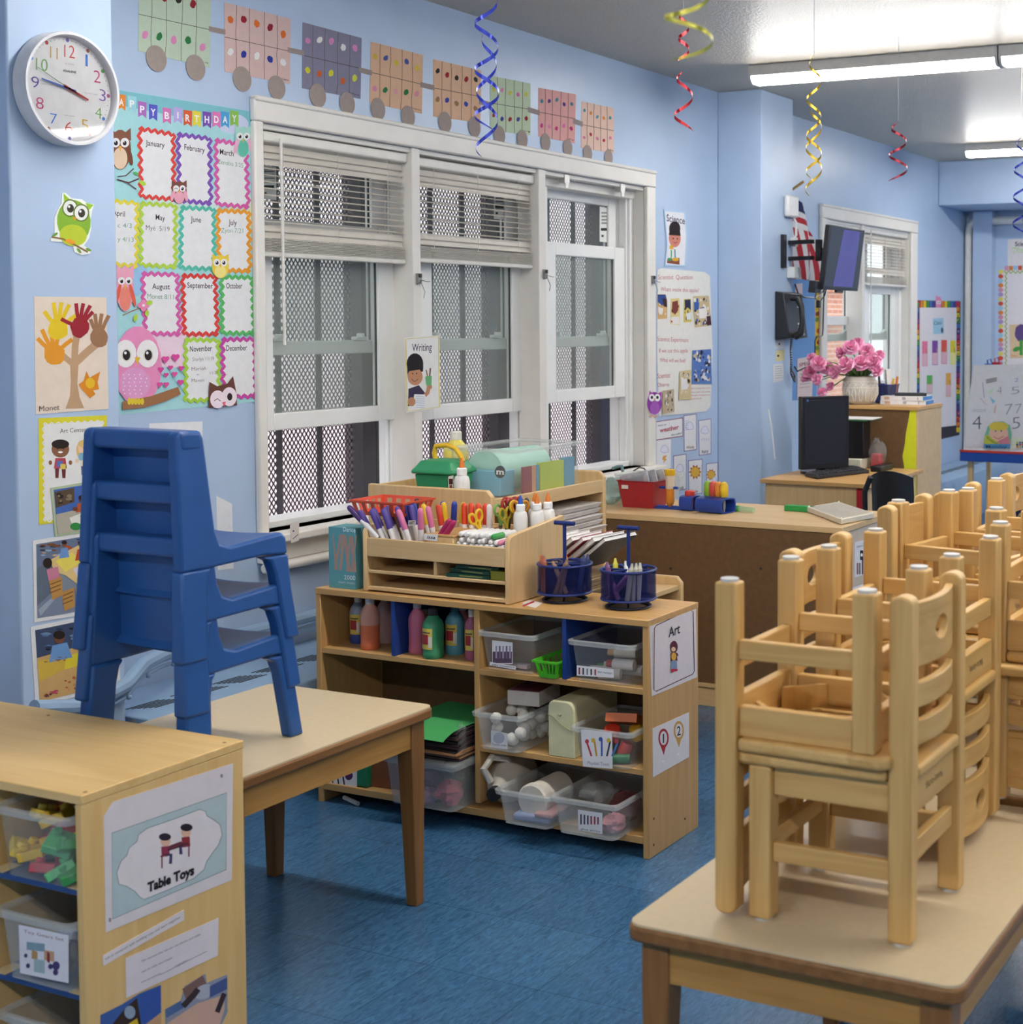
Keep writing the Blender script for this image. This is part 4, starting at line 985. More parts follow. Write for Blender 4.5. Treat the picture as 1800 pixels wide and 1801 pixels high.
a.ell((c[0]-38, c[1]+20), 52, 62, '#f0dfe8'); a.ell((c[0]+42, c[1]+2), 52, 66, '#f0dfe8'); a.ell((c[0]+45, c[1]+2), 18, 26, '#2e2422'); a.line([(c[0]-62, c[1]+30), (c[0]-40, c[1]+15), (c[0]-18, c[1]+32)], 5, '#5a3c3a'); a.poly([(c[0]-8, c[1]+40), (c[0]+18, c[1]+36), (c[0]+6, c[1]+72)], '#e0607c')
a.build('birthday_poster', 'large owl birthday calendar poster on the wall between pier and window', 'poster')
a = Art('y', WY)
a.paper([(262, 745), (356, 741), (356, 800), (262, 800)], '#e6e6ea'); a.build('paper_sheet', 'blank white sheet just showing above the topmost blue chair', 'paper')
a = Art('y', WY)
a.paper([(380, 872), (408, 886), (411, 1000), (383, 1003)], '#dfe1e6'); a.build('paper_sheet', 'white sheet peeking out to the right of the blue chair backs', 'paper')
a = Art('y', WY-.0755)
a.paper([(510, 921), (526, 917), (526, 950), (512, 956)], '#d9d0cb'); a.line([(515, 948), (524, 940)], 1.2, '#3d4a80'); a.ell((516, 934), 1.5, 1.5, '#3d4a80'); a.build('taped_note', 'small scribbled note taped to the window sill behind the blue chairs', 'note')

# ------------------------------------------------------------------ paper train above the window
WH = '#a0928c'
TRAIN = [ # quad in ZK or photo px, colour, dots rows
 ([(244, -40), (371, -14), (369, 119), (243, 90)], '#bccdb8', ['#2c2c2c', '#8f2430', '#2c2c2c', '#8f2430'], ['#dc8cba', '#2f7a48', '#dc8cba', '#2f7a48', '#dc8cba'], 'pale green'),
 ([(394, 4), (511, 33), (510, 148), (395, 126)], '#d6b9b4', ['#dd7030', '#9c2430', '#dd7030', '#8f2430', '#dd7030'], ['#e6e4e2', '#2f3a94', '#e6e4e2', '#2f3a94', '#e6e4e2'], 'dusty pink'),
 ([(532, 39), (636, 67), (634, 174), (531, 155)], '#86849a', ['#d88cbc', '#e6e4e2', '#d88cbc', '#e6e4e2', '#d88cbc'], ['#d2cc3c', '#cc6430', '#d8d43c', '#cc6430', '#c8cc4c'], 'grey violet'),
 ([(652, 73), (744, 97), (742, 200), (650, 181)], '#dcb496', ['#d8b848', '#4a5a9c', '#d8c048', '#4a5a9c', '#d8b848'], ['#d890b0', '#2f7a48', '#d8a0a8', '#2f7a48', '#d890a8'], 'peach'),
 ([(762, 104), (846, 124), (845, 216), (762, 205)], '#e0b798', ['#33302e', '#9c2430', '#33302e', '#9c2430', '#33302e'], ['#9c7850', '#3a48a0', '#9c7850', '#3a48a0', '#9c7850'], 'light orange'),
 ([(862, 133), (933, 147), (933, 238), (862, 229)], '#bfd0b2', ['#c8c458', '#d880b0', '#c8c458', '#d870b0', '#c8c458'], ['#9c2c34', '#3a4890', '#9c2c34', '#3a4890', '#9c2c34'], 'second pale green'),
 ([(947, 154), (1013, 166), (1011, 252), (947, 240)], '#e2a9a4', ['#4a8494', '#5a3a80', '#4a8494', '#5a3a80', '#4a8494'], ['#cc4a84', '#dc88b0', '#cc3a74', '#dc78b0', '#c03070'], 'salmon pink'),
 ([(1023, 178), (1079, 190), (1080, 270), (1022, 260)], '#e8c6b4', ['#4a94a4', '#e08838', '#4a94a4', '#e08838', '#4a94a4'], ['#d880a0', '#b83048', '#d880a0', '#b83048', '#d880a8'], 'palest peach')]
WHEELS = [((274, 103), 17.5, 23), ((343, 119), 17, 22.5), ((425, 139), 15.5, 22), ((486, 154), 14, 21), ((558, 168), 13.5, 21), ((610, 182), 13, 20), ((664, 192), 13, 19.5), ((717, 205), 12, 19), ((782, 215), 11.5, 18.5), ((834, 223), 10.5, 18), ((878, 238), 9.5, 17), ((918, 245), 9, 16.5), ((959, 250), 9, 15.5), ((998, 260), 8.5, 15), ((1033, 270), 8, 15), ((1070, 277), 7.5, 14)]
LINKS = [(588-217, 50, 394), (510, 87, 532), (635, 122, 652), (743, 148, 762), (846, 178, 862), (932, 192, 947), (1012, 212, 1023)]
ORD = ['first', 'second', 'third', 'fourth', 'fifth', 'sixth', 'seventh', 'last']
for k, (qd, c, top, bot, cn) in enumerate(TRAIN):
    a = Art('y', WY, .0004)
    a.paper(qd, c)
    tl, tr, br, bl = qd
    def B(s, t): return ((tl[0]*(1-s)+tr[0]*s)*(1-t)+(bl[0]*(1-s)+br[0]*s)*t, (tl[1]*(1-s)+tr[1]*s)*(1-t)+(bl[1]*(1-s)+br[1]*s)*t)
    for s in (.18, .38, .60, .80): a.line([B(s+random.uniform(-.01, .01), j/5) for j in range(6)], .9, '#6d5a52')
    a.line([B(0, .5), B(1, .5)], 1.0, '#574a44')
    W_x = tr[0]-tl[0]
    for row, t0 in ((top, .22), (bot, .72)):
        for j, dc in enumerate(row):
            p = B(.09+.2*j+(.06 if k == 0 and row is top else 0), t0+random.uniform(-.05, .05)); a.ell(p, W_x*.042, W_x*.058, dc, random.uniform(-.5, .5), 12, .12)
    a.text(['m.a', 'Saige', 'Mya', 'Sharlyn', 'Zen', 'M', 'Zy', 'Ma'][k], B(.8, .95), B(.98, .955), 3.0, '#4a4040')
    o = a.build('train_car'); tag(o, cn+' paper train car with finger-paint dots, '+ORD[k]+' from the left above the window', 'paper train car', 'paper train cars above the window')
    for w in (2*k, 2*k+1):
        b = Art('y', WY, .0022); cpx, rx, ry = WHEELS[w]
        p = at(*cpx, y=WY); rr_ = (at(cpx[0], cpx[1]-ry, y=WY)-at(cpx[0], cpx[1]+ry, y=WY)).length/2
        q = MB(T=Matrix.Translation((p.x, WY-.0028, p.z)) @ Matrix.Rotation(PI/2, 4, 'X')); q.lathe([(rr_, 0), (rr_, .0008)], pm(WH, .8, .05, 60), n=28); q.build('wheel', o)
    if k < 7:
        x0, y, x1 = LINKS[k]; b = Art('y', WY, .0012)
        b.paper([(x0-4, y-4), (x1+2, y+2), (x1+2, y+11), (x0-4, y+5)], '#9c8e8a', .0005); b.build('coupling', parent=o)
# ------------------------------------------------------------------ things on and in the art shelf
FROST = clear('frosted_bin', (0.95, 0.96, 0.96), 0.72, '#dfe2e1', .4)
CLEAR = clear('clear_bin', (0.95, 0.96, 0.96), 0.86, '#e3e6e6', .12)
def clear_bin(name, label, x0, x1, y0, y1, z0, z1, mat, taper=.016, group=None, rim=True):
    """open tapered storage bin, short side towards -x"""
    t = thing(name, label, 'bin', ((x0+x1)/2, (y0+y1)/2, z0), 0, group)
    def rr(i, r, n=4):
        a, b, c, d = x0+i, x1-i, y0+i, y1-i; pts = []
        for cx, cy, s in ((b-r, d-r, 0), (a+r, d-r, 1), (a+r, c+r, 2), (b-r, c+r, 3)):
            for k in range(n+1): an = s*PI/2+k*PI/2/n; pts.append((cx+r*math.cos(an), cy+r*math.sin(an)))
        return pts
    q = MB(); R = .018
    rings = [[(x, y, z) for x, y in rr(i, R)] for i, z in ((taper, z0+.001), (.004, z1-.008))]+[[(x, y, z) for x, y in rr(i, R)] for i, z in ((.006, z1-.008), (taper+.002, z0+.004))]
    q.loft(rings[:2], mat, cap=False); q.add(rings[0], [tuple(range(len(rings[0])))], mat); q.build('tub', t, True)
    if rim:
        q = MB(); q.loft([[(x, y, z) for x, y in rr(i, R)] for i, z in ((-.004, z1-.014), (-.006, z1-.003), (-.003, z1), (.004, z1), (.006, z1-.008), (.003, z1-.010))], FROST, cap=False, closed=True); q.build('rim', t, True)
    return t
def card(t, x, quad, draw, name='picture_label'):
    a = Art('x', x); a.paper(quad, '#e6e4e6', .0005)
    if draw: draw(a)
    return a.build(name, parent=t)

# paint bottles
def bottle(x, y, z, r, h, col, label, capc='#dfd9d4', lab=True, clearish=False, yaw=0.0, name='paint_bottle', cat='paint bottle', group='paint bottles on the art shelf', top=None):
    t = thing(name, label, cat, (x, y, z), yaw, group)
    b = pm(col, .35, .03, 12) if not clearish else clear('bottle_'+col.strip('#'), (.95, .9, .88), .35, col, .3)
    prof = [(r*.9, 0), (r, .006), (r, h*.12), (r*.965, h*.14), (r*.965, h*.42), (r, h*.46), (r, h*.66), (r*.86, h*.74), (r*.52, h*.83), (r*.42, h*.86)]
    q = MB(); q.lathe(prof, b, n=28); q.build('body', t)
    if top: q = MB(); q.lathe([(r*.966, h*.44), (r*1.003, h*.47), (r*1.003, h*.662), (r*.863, h*.742), (r*.523, h*.832), (r*.423, h*.862)], pm(top, .3), n=28, cap=False); o = q.build('empty_top', t); o['label'] = 'see-through empty top of the bottle'
    q = MB(); q.lathe([(r*.44, h*.86), (r*.46, h*.87), (r*.46, h*.985), (r*.38, h)], pm(capc, .4), n=20); q.build('cap', t)
    if lab:
        q = MB(); n = 12
        for (a0, a1, z0, z1, c, e) in ((2.55, 4.0, .20, .62, '#d9c25a', .0004), (2.75, 3.6, .30, .50, '#a8343a', .0008), (2.75, 3.8, .52, .55, '#6a5a40', .0009), (3.62, 3.95, .24, .46, '#d9d4c8', .0010)):
            R = r*1.003+e; vs = []
            for i in range(n+1):
                an = a0+(a1-a0)*i/n; vs += [(R*math.cos(an), R*math.sin(an), h*z0), (R*math.cos(an), R*math.sin(an), h*z1)]
            q.add(vs, [(2*i, 2*i+1, 2*i+3, 2*i+2) for i in range(n)], pm(c, .5))
        q.build('label_wrap', t)
    return t
S1 = .488
bottle(3.665, at(622, 1139, x=3.64).y, S1, .027, .150, '#34478c', 'dark blue paint bottle with yellow label at far left of the art shelf', top='#8a94a4')
bottle(3.610, at(648, 1147, x=3.60).y, S1, .030, .163, '#d5714a', 'orange paint bottle standing in front of the dark blue one', lab=False, top='#cf9a86')
bottle(3.705, at(677, 1135, x=3.70).y, S1, .027, .158, '#c9a59c', 'pale pink paint bottle behind the orange one', lab=False)
bottle(3.770, at(684, 1140, x=3.77).y, S1, .023, .120, '#7c3a44', 'dark red paint bottle squeezed behind the blue divider', lab=False)
bottle(3.625, at(733, 1158, x=3.62).y, S1, .027, .160, '#d1758f', 'pink paint bottle just right of the blue divider', lab=False, capc='#e3cfd2')
bottle(3.690, at(748, 1150, x=3.69).y, S1, .022, .120, '#d39a84', 'peach paint bottle between the pink and green ones', lab=False)
bottle(3.595, at(761, 1166, x=3.59).y, S1, .032, .150, '#3b8a62', 'green paint bottle with yellow label, front of right group', capc='#2f2f30', yaw=-.3)
bottle(3.665, at(799, 1160, x=3.66).y, S1, .029, .152, '#5f9cab', 'light blue paint bottle right of the green one', capc='#3a6a78')
bottle(3.700, at(815, 1165, x=3.70).y, S1, .024, .150, '#d08c8c', 'salmon paint bottle half hidden by the purple one', lab=False)
bottle(3.625, at(826, 1176, x=3.62).y-.006, S1, .021, .150, '#a45a78', 'plum paint bottle against the middle upright of the art shelf')

# clear bins of the right bay
B = 'clear storage bins of the art shelf'
t = clear_bin('storage_bin', 'clear bin with a tubes picture label, upper left of the right bay', 3.545, 3.80, 2.374, 2.565, .481, .597, CLEAR, group=B)
card(t, 3.549, [(866, 1126), (902, 1130), (902, 1168), (866, 1166)], lambda a: (a.rect(867, 1146, 901, 1166, '#5b4a5e'), [a.rect(872+6*k, 1136, 875+6*k, 1158, '#7a6a80' if k % 2 else '#a89aae') for k in range(5)]))
card(t, 3.5485, [(862, 1164), (908, 1172), (908, 1178), (862, 1170)], lambda a: a.text('pipe squeezers', (866, 1170), (905, 1175), 3.4, '#332e36'))
for k, (u, v, l) in enumerate(((900, 1172, .05), (916, 1176, .045))):
    p = at(u, v, x=3.60); q = MB(); q.cbox((p.x, p.y, .486+.007), (.02, .06, .014), pm('#dcc7cc', .5)); tag(q.build('eraser_block', bevel=.003), ['pale eraser block lying in the bin with the tubes picture label', 'pale eraser block lying nearer the front of that tubes label bin'][k], 'eraser')
q = MB(); q.cyl((3.74, 2.335, .481), (3.74, 2.335, .60), .022, pm('#d8d5cf', .4)); tag(q.build('white_tub'), 'white plastic jar behind the green basket on the art shelf', 'jar')
def basket(name, label, x0, x1, y0, y1, z0, z1, col, slots, cat='basket'):
    t = thing(name, label, cat, ((x0+x1)/2, (y0+y1)/2, z0)); mt = pm(col, .35, .04); tp = .012; q = MB()
    def ringz(i, z): return [(x0+i, y0+i, z), (x1-i, y0+i, z), (x1-i, y1-i, z), (x0+i, y1-i, z)]
    H = z1-z0
    q.loft([ringz(tp, z0), ringz(tp*.75, z0+.25*H)], mat=mt, cap=False); q.add(ringz(tp, z0), [(0,1,2,3)], mt)
    q.loft([ringz(.002, z1-.2*H), ringz(0, z1), ringz(-.004, z1), ringz(-.004, z1-.006)], mt, cap=False)
    for s in range(4):
        A0, B0 = ringz(tp*.75, z0+.25*H)[s], ringz(tp*.75, z0+.25*H)[(s+1)%4]; A1, B1 = ringz(.002, z1-.2*H)[s], ringz(.002, z1-.2*H)[(s+1)%4]
        for k in range(slots+1):
            f0, f1 = k/(slots+.45), (k+.45)/(slots+.45); L = lambda P, Q, f: tuple(P[i]+(Q[i]-P[i])*f for i in range(3))
            q.add([L(A0, B0, f0), L(A0, B0, f1), L(A1, B1, f1), L(A1, B1, f0)], [(0,1,2,3)], mt)
    q.build('basket_body', t, True); return t
basket('plastic_basket', 'small lime green slotted basket on the art shelf', 3.535, 3.73, 2.287, 2.366, .481, .533, '#57c52f', 6)
t = clear_bin('storage_bin', 'clear bin full of white glue bottles, right of the second blue divider', 3.545, 3.80, 2.045, 2.255, .481, .600, CLEAR, group=B)
card(t, 3.5495, [(1015, 1170), (1080, 1177), (1080, 1192), (1015, 1188)], lambda a: ([a.rect(1018+7*k, 1174+k*.8, 1021+7*k, 1186+k*.4, ['#8a3a44', '#4a4a52', '#8a8a92', '#4a4a52', '#a04a4a'][k]) for k in range(5)], a.text('dot markers', (1052, 1183), (1078, 1186), 4, '#3a383c')))
for k, (dx, y, z, a_, c, tip) in enumerate(((.05, 2.20, .497, .3, '#e8e6e2', '#3aa0c8'), (.06, 2.13, .520, -.2, '#ece6e2', '#b8382e'), (.03, 2.16, .497, .1, '#e9e7e3', '#e9e7e3'), (.11, 2.19, .497, .5, '#e2ded8', '#3a9a5a'), (.10, 2.12, .497, -.4, '#ebe9e6', '#d8d4ce'), (.12, 2.16, .540, .2, '#d9cfc0', '#c9a070'))):
    t = thing('dabber_bottle', ['white dabber bottle with blue tip in the glue bin', 'white dabber bottle with red end in the glue bin', 'plain white dabber bottle at the front of the glue bin', 'white dabber bottle with green tip in the glue bin', 'white dabber bottle with a grey cap in the glue bin', 'beige dabber bottle on top of the others in the glue bin'][k], 'bottle', (3.55+dx+.03, y, z), 0, 'dabber bottles in the clear bin')
    d = Vector((math.cos(a_+PI/2)*.5-.2, math.sin(a_+PI/2), 0)).normalized(); q = MB(); q.cyl(-d*.035, d*.03, .016, pm(c, .4), n=14); q.build('body', t); q = MB(); q.cyl(d*.03, d*.05, .011, pm(tip, .4), n=12); q.build('cap', t)
t = clear_bin('storage_bin', 'frosted bin of cotton balls on the middle shelf of the art shelf', 3.515, 3.78, 2.402, 2.566, .253, .366, FROST, group=B)
card(t, 3.5245, [(864, 1284), (893, 1290), (893, 1318), (864, 1314)], lambda a: (a.ell((878, 1298), 10, 10, '#b9bcc6'), a.text('Cotton balls', (866, 1310), (891, 1313), 3.4, '#38363a')))
cb0 = None
for k in range(26):
    x, y, z = 3.545+random.uniform(0, .19), 2.425+random.uniform(0, .115), .270+.017*(k % 5)
    if cb0 is None:
        q = MB(); q.sphere((0, 0, 0), .0175, pm('#ece8df', .95, .03, 60), 12, 9)
        for i, v in enumerate(q.v): q.v[i] = v*(1+random.uniform(-.06, .06))
        cb0 = tag(q.build('cotton_ball'), 'white cotton ball heaped in the frosted bin', 'cotton ball', 'cotton balls'); cb0.location = (x, y, z)
    else: dup(cb0, (x, y, z), (random.random()*6, random.random()*6, 0))
q = MB(T=TR(3.70, 2.475, .366, .12)); q.box((-.07, -.052, 0), (.07, .052, .042), pm('#d5cdc4', .6)); q.box((-.066, -.048, .0421), (.066, .048, .0428), pm('#7a3f4a', .5)); tag(q.build('cardboard_box'), 'white card box with dark red lid resting on the cotton ball bin', 'box')
t = thing('file_box', 'cream plastic box with rounded lid on the middle shelf', 'box', (3.66, 2.29, .253))
def rrx(x, y0, y1, z0, z1, r):
    pts = [(x, y0, z0), (x, y1, z0)]
    for cx, s in ((y1-r, 0), (y0+r, 1)):
        for k in range(6): an = s*PI/2+k*PI/10; pts.append((x, cx+r*math.cos(an), z1-r+r*math.sin(an)))
    return pts
q = MB(); q.loft([rrx(x, 2.246+i, 2.335-i, .254, .415-i, .022) for x, i in ((3.56, .004), (3.564, 0), (3.80, 0), (3.804, .004))], pm('#d6d2a8', .45)); q.build('case', t, True)
q = MB(); q.tube([(3.5585, 2.334, .372), (3.5585, 2.318, .368), (3.5585, 2.285, .345), (3.5585, 2.262, .335), (3.5585, 2.247, .333)], .0012, pm('#9a9674'), 5); q.tube([(3.558, 2.298, .376), (3.558, 2.293, .372), (3.558, 2.288, .376)], .002, pm('#8a8664'), 5); q.build('lid_seam', t, True)
t = clear_bin('storage_bin', 'clear bin of orange, red and green dough tools, right on the middle shelf', 3.515, 3.78, 2.035, 2.228, .253, .362, CLEAR, group=B)
card(t, 3.508, [(1022, 1283), (1077, 1288), (1078, 1352), (1026, 1348)], lambda a: ([a.line([(1037+11*k+[-4, -2, 0, 4, 6][k], 1300-abs(2-k)*-3), (1041+9*k, 1330)], 3.2, ['#c0485a', '#c8963c', '#4a6ab0', '#44484e', '#5078b8'][k]) for k in range(5)], [a.ell((1033+12*k+[0, -1, 0, 2, 4][k], 1300+abs(2-k)*2), 3.5, 4, ['#c0485a', '#d8b84a', '#4a6ab0', '#d8c04a', '#b84a5a'][k]) for k in range(5)], a.text('Playdoh Tools', (1034, 1344), (1072, 1347), 6, '#8a868a')), 'sign_card')
for k, (x, y, z, r, c, n) in enumerate(((3.60, 2.145, .330, .024, '#d8422e', 'red round dough cutter standing in the dough tool bin'), (3.60, 2.10, .290, .020, '#c23a2e', 'second red dough cutter below the first in the bin'), (3.62, 2.075, .335, .020, '#c89a2c', 'yellow dough cutter at the right of the dough tool bin'), (3.57, 2.115, .268, .013, '#2f7a4c', 'green crinkled dough roller at the bottom of the bin'), (3.57, 2.18, .275, .016, '#5a3f9a', 'violet dough cutter behind the tools card'), (3.66, 2.20, .29, .022, '#a03448', 'dark red dough tool at the back of the bin'))):
    q = MB(); q.lathe([(r*.9, -.02), (r, -.018), (r, .014), (r*.8, .02)], pm(c, .35), n=20) if k != 3 else q.cyl((0, -.04, 0), (0, .03, 0), r, pm(c, .4), n=14)
    o = tag(q.build('dough_tool'), n, 'dough tool', 'dough tools'); o.location = (x, y, z); o.rotation_euler = (random.uniform(-.6, .6) if k != 3 else 0, random.uniform(-.6, .6), random.random())
q = MB(T=TR(3.63, 2.12, .366, .3) @ Matrix.Rotation(.35, 4, 'Y')); q.box((-.05, -.045, -.012), (.05, .045, -.004), pm('#d0662c', .4)); q.box((-.05, -.045, -.004), (-.042, .045, .012), pm('#d0662c', .4)); q.box((.042, -.045, -.004), (.05, .045, .012), pm('#d0662c', .4)); q.box((-.042, -.045, -.004), (.042, -.038, .012), pm('#d0662c', .4)); tag(q.build('plastic_tray'), 'orange plastic tray tilted on top of the dough tools', 'tray')
# bottom row
t = thing('jug', 'white gallon jug lying on its side, black cap towards us', 'jug', (3.66, 2.50, .062))
J = Matrix.Translation((3.585, 2.515, .062+.066)) @ Matrix.Rotation(.28, 4, 'Z') @ Matrix.Rotation(PI/2, 4, 'Y')
q = MB(T=J); q.lathe([(.016, -.058), (.020, -.05), (.022, -.03), (.038, -.005), (.058, .03), (.064, .055), (.064, .14), (.060, .165), (.05, .172)], pm('#d9d2c6', .45, .04), n=26); q.build('body', t, True)
q = MB(T=J); q.lathe([(.019, -.075), (.021, -.073), (.021, -.052), (.017, -.050)], pm('#1f1e20', .4), n=20); q.build('cap', t, True)
q = MB(); q.tube([Vector((3.555, 2.532, .150)), Vector((3.54, 2.545, .19)), Vector((3.58, 2.545, .215)), Vector((3.63, 2.53, .20)), Vector((3.645, 2.525, .18))], .011, pm('#d9d2c6', .45, .04), 8); q.build('handle', t, True)
t = clear_bin('storage_bin', 'frosted bin with a white tub, bottom left of the right bay', 3.468, 3.76, 2.272, 2.455, .0625, .165, FROST, group=B)
q = MB(T=Matrix.Translation((3.52, 2.365, .125)) @ Matrix.Rotation(PI/2, 4, 'Y')); q.lathe([(.045, 0), (.05, .004), (.05, .02), (.046, .022), (.046, .15), (.04, .155)], pm('#dcd6c8', .45), n=26); tag(q.build('white_tub'), 'white lidded tub lying in the frosted bottom bin', 'jar')
q = MB(T=TR(3.51, 2.36, .068, .1)); q.box((-.005, -.06, 0), (.12, .06, .022), pm('#8f9ac0', .6)); tag(q.build('folded_cloth', bevel=.008), 'blue grey folded cloth under the white tub in the frosted bin', 'cloth')
q = MB(T=TR(3.50, 2.315, .09, 0)); q.box((0, -.03, 0), (.1, .03, .012), pm('#c89a9a', .6)); tag(q.build('folded_cloth', bevel=.004), 'pink folded cloth at the front of the frosted bin', 'cloth')
t = clear_bin('storage_bin', 'frosted bin with a stamps picture label, bottom right corner', 3.468, 3.76, 2.055, 2.268, .0625, .170, FROST, group=B)
card(t, 3.4745, [(1017, 1424), (1060, 1430), (1060, 1467), (1018, 1460)], lambda a: ([a.rect(1021+6*k, 1432+k, 1024+6*k, 1450, '#5a5268' if k < 3 else '#a04a52') for k in range(6)], a.text('glue sticks', (1022, 1459), (1056, 1464), 3.5, '#36343a')))
def crumple(t, name, c, r, mt, sc=(1, 1, .6)):
    q = MB(); q.sphere(c, r, mt, 14, 10, sc)
    for i, v in enumerate(q.v): q.v[i] = Vector(c)+(v-Vector(c))*(1+random.uniform(-.22, .22))
    return q.build(name, t, t is not None) if t is not None else q.build(name)
tag(crumple(None, 'plastic_bag', (3.60, 2.20, .150), .05, CLEAR), 'crumpled clear plastic bag at the back of the stamps bin', 'bag')
tag(crumple(None, 'craft_feathers', (3.63, 2.12, .115), .055, pm('#6e3a3c', .8, .2, 30), (1, .8, .7)), 'dark red craft bundle in the stamps bin', 'craft supplies')
tag(crumple(None, 'craft_feathers', (3.55, 2.11, .09), .04, pm('#c8868c', .8, .2, 30), (1, .8, .6)), 'pink craft bundle at the front of the stamps bin', 'craft supplies')
# lower left bay
t = clear_bin('storage_bin', 'frosted bin of pink stuff under the paper stack, lower left bay', 3.475, 3.78, 2.605, 2.865, .0625, .205, FROST, group=B)
q = MB(); q.box((3.470, 2.600, .203), (3.785, 2.870, .212), FROST); q.build('lid', t, True, bevel=.003)
for k, (c, x, y, z, r) in enumerate((('#c9606e', 3.54, 2.67, .105, .045), ('#8a5578', 3.57, 2.78, .12, .05), ('#b98aa0', 3.52, 2.74, .09, .035), ('#4f4a52', 3.62, 2.70, .15, .04))):
    tag(crumple(None, 'yarn_bundle', (x, y, z), r, pm(c, .9, .15, 40), (1, 1, .75)), ['coral yarn bundle', 'purple yarn bundle', 'mauve yarn bundle', 'charcoal yarn bundle'][k]+' showing through the frosted bin below the paper stack', 'yarn')
t = thing('paper_ream', 'dark construction paper pile in torn plastic on the frosted bin lid', 'paper', (3.63, 2.72, .213))
zz = .2135
for k in range(16):
    c = ['#3a2e30', '#4a3838', '#2e2628', '#b9865a', '#5a4040'][3 if k in (1, 3, 4) else (k*7) % 5 if (k*7) % 5 != 3 else 0]
    q = MB(T=TR(3.635, 2.725, zz, random.uniform(-.05, .05))); x0 = -.125-random.uniform(0, .02); dr = random.uniform(.004, .014)
    for x_, y_ in ((0, 0),): q.loft([[(x, -.115, z), (x, .115, z), (x, .115, z+.0042), (x, -.115, z+.0042)] for x, z in ((x0, -dr if k > 3 else 0), (x0+.03, 0), (.135, 0))], pm(c, .8, .08))
    q.build('sheet_bundle', t, True); zz += .0056
q = MB(T=TR(3.62, 2.725, zz+.003, -.04)); n = 8
q.loft([[(x, -.112, z), (x, .118, z), (x, .118, z+.0006), (x, -.112, z+.0006)] for x, z in ((-.17, -.022), (-.15, -.012), (-.125, -.004), (-.08, 0), (.14, 0))], pm('#46a35a', .75, .03)); tag(q.build('paper_sheet'), 'bright green construction paper lying on the dark paper pile', 'paper')
tag(crumple(None, 'plastic_wrap', (3.53, 2.618, .265), .026, CLEAR, (.8, .5, 2.0)), 'torn clear plastic wrap hanging off the dark paper pile', 'wrap')
q = MB(T=TR(3.70, 2.97, .075, .1)); q.box((-.11, -.09, -.012), (.10, .09, .150), pm('#7c4a2c', .7)); tag(q.build('brown_folder'), 'reddish brown paper block left of the green sheet', 'paper')
t = thing('green_case', 'dark green plastic case with a tools picture card, bottom left of the shelf', 'box', (3.66, 3.07, .0625))
q = MB(); q.box((3.565, 3.00, .0625), (3.80, 3.158, .205), pm('#1f7a55', .4)); q.build('case', t, True, bevel=.008)
card(t, 3.5645, [(574, 1342), (628, 1350), (628, 1394), (574, 1386)], lambda a: ([a.line([(583+10*k, 1358+k), (586+10*k, 1378+k)], 2.6, '#3c3640') for k in range(3)], a.ell((614, 1364), 7, 8, '#5c3060'), a.line([(592, 1384), (610, 1387)], 4, '#8a3440')))
q = MB(); q.cyl((3.60, 3.12, .008), (3.57, 3.04, .008), .007, pm('#d8d8d6', .4)); tag(q.build('craft_stick'), 'white plastic stick on the floor by the dark green case', 'stick')

# signs on the end of the art shelf
ZD = (800, 1040, 3.913)
a = Art('y', AY0, z=ZD)
a.paper([(1338, 200), (1660, 95), (1668, 590), (1356, 722)], '#d9d2d6')
a.line([(1372, 258), (1385, 235), (1610, 128), (1640, 140), (1648, 548), (1636, 570), (1385, 688), (1370, 680)], 6, '#5a3a4a', closed=True)
for i in range(34): t_ = i/34; a.line([(1360, 285+390*t_), (1360, 289+390*t_)], 4, '#5a3a4a'); a.line([(1640-0, 160+380*t_), (1640, 164+380*t_)], 3, '#5a3a4a')
a.text('Art', (1468, 318), (1546, 286), 74, '#3a3440', .004)
a.ell((1504, 382), 26, 42, '#5e2f3e'); a.ell((1500, 398), 15, 16, '#e0b89a'); a.poly([(1480, 425), (1522, 420), (1528, 478), (1484, 482)], '#5e2f3e'); a.ell((1502, 448), 17, 28, '#d9a94c'); a.poly([(1486, 478), (1522, 474), (1526, 530), (1480, 530)], '#7f93b5'); a.ell((1492, 545), 12, 12, '#b8304a'); a.ell((1516, 540), 14, 9, '#b8304a'); a.line([(1525, 425), (1530, 445)], 8, '#5e2f3e')
a.build('art_sign', 'laminated white Art sign on the end of the art shelf', 'sign')
a = Art('y', AY0, z=ZD)
a.paper([(1362, 945), (1612, 832), (1612, 1140), (1364, 1280)], '#dcd8dc')
for cx_, cy_, c, n in ((1436, 1010, '#a8343f', '1'), (1541, 958, '#c89a52', '2')):
    a.poly([(cx_-34, cy_+18), (cx_+30, cy_-4), (cx_+2, cy_+118)], c); a.ell((cx_, cy_), 36, 66, c); a.ell((cx_, cy_), 25, 48, '#dcd8dc')
    a.text(n, (cx_-(6 if n == '1' else 13), cy_+36), (cx_+(4 if n == '1' else 13), cy_+30), 66, '#2e2a33', .01)
a.ell((1433, 1168), 6, 6, '#f0eef0'); a.ell((1538, 1120), 6, 6, '#f0eef0')
a.build('number_sign', 'white sheet with numbers 1 and 2 in map pins, below the Art sign', 'sign')

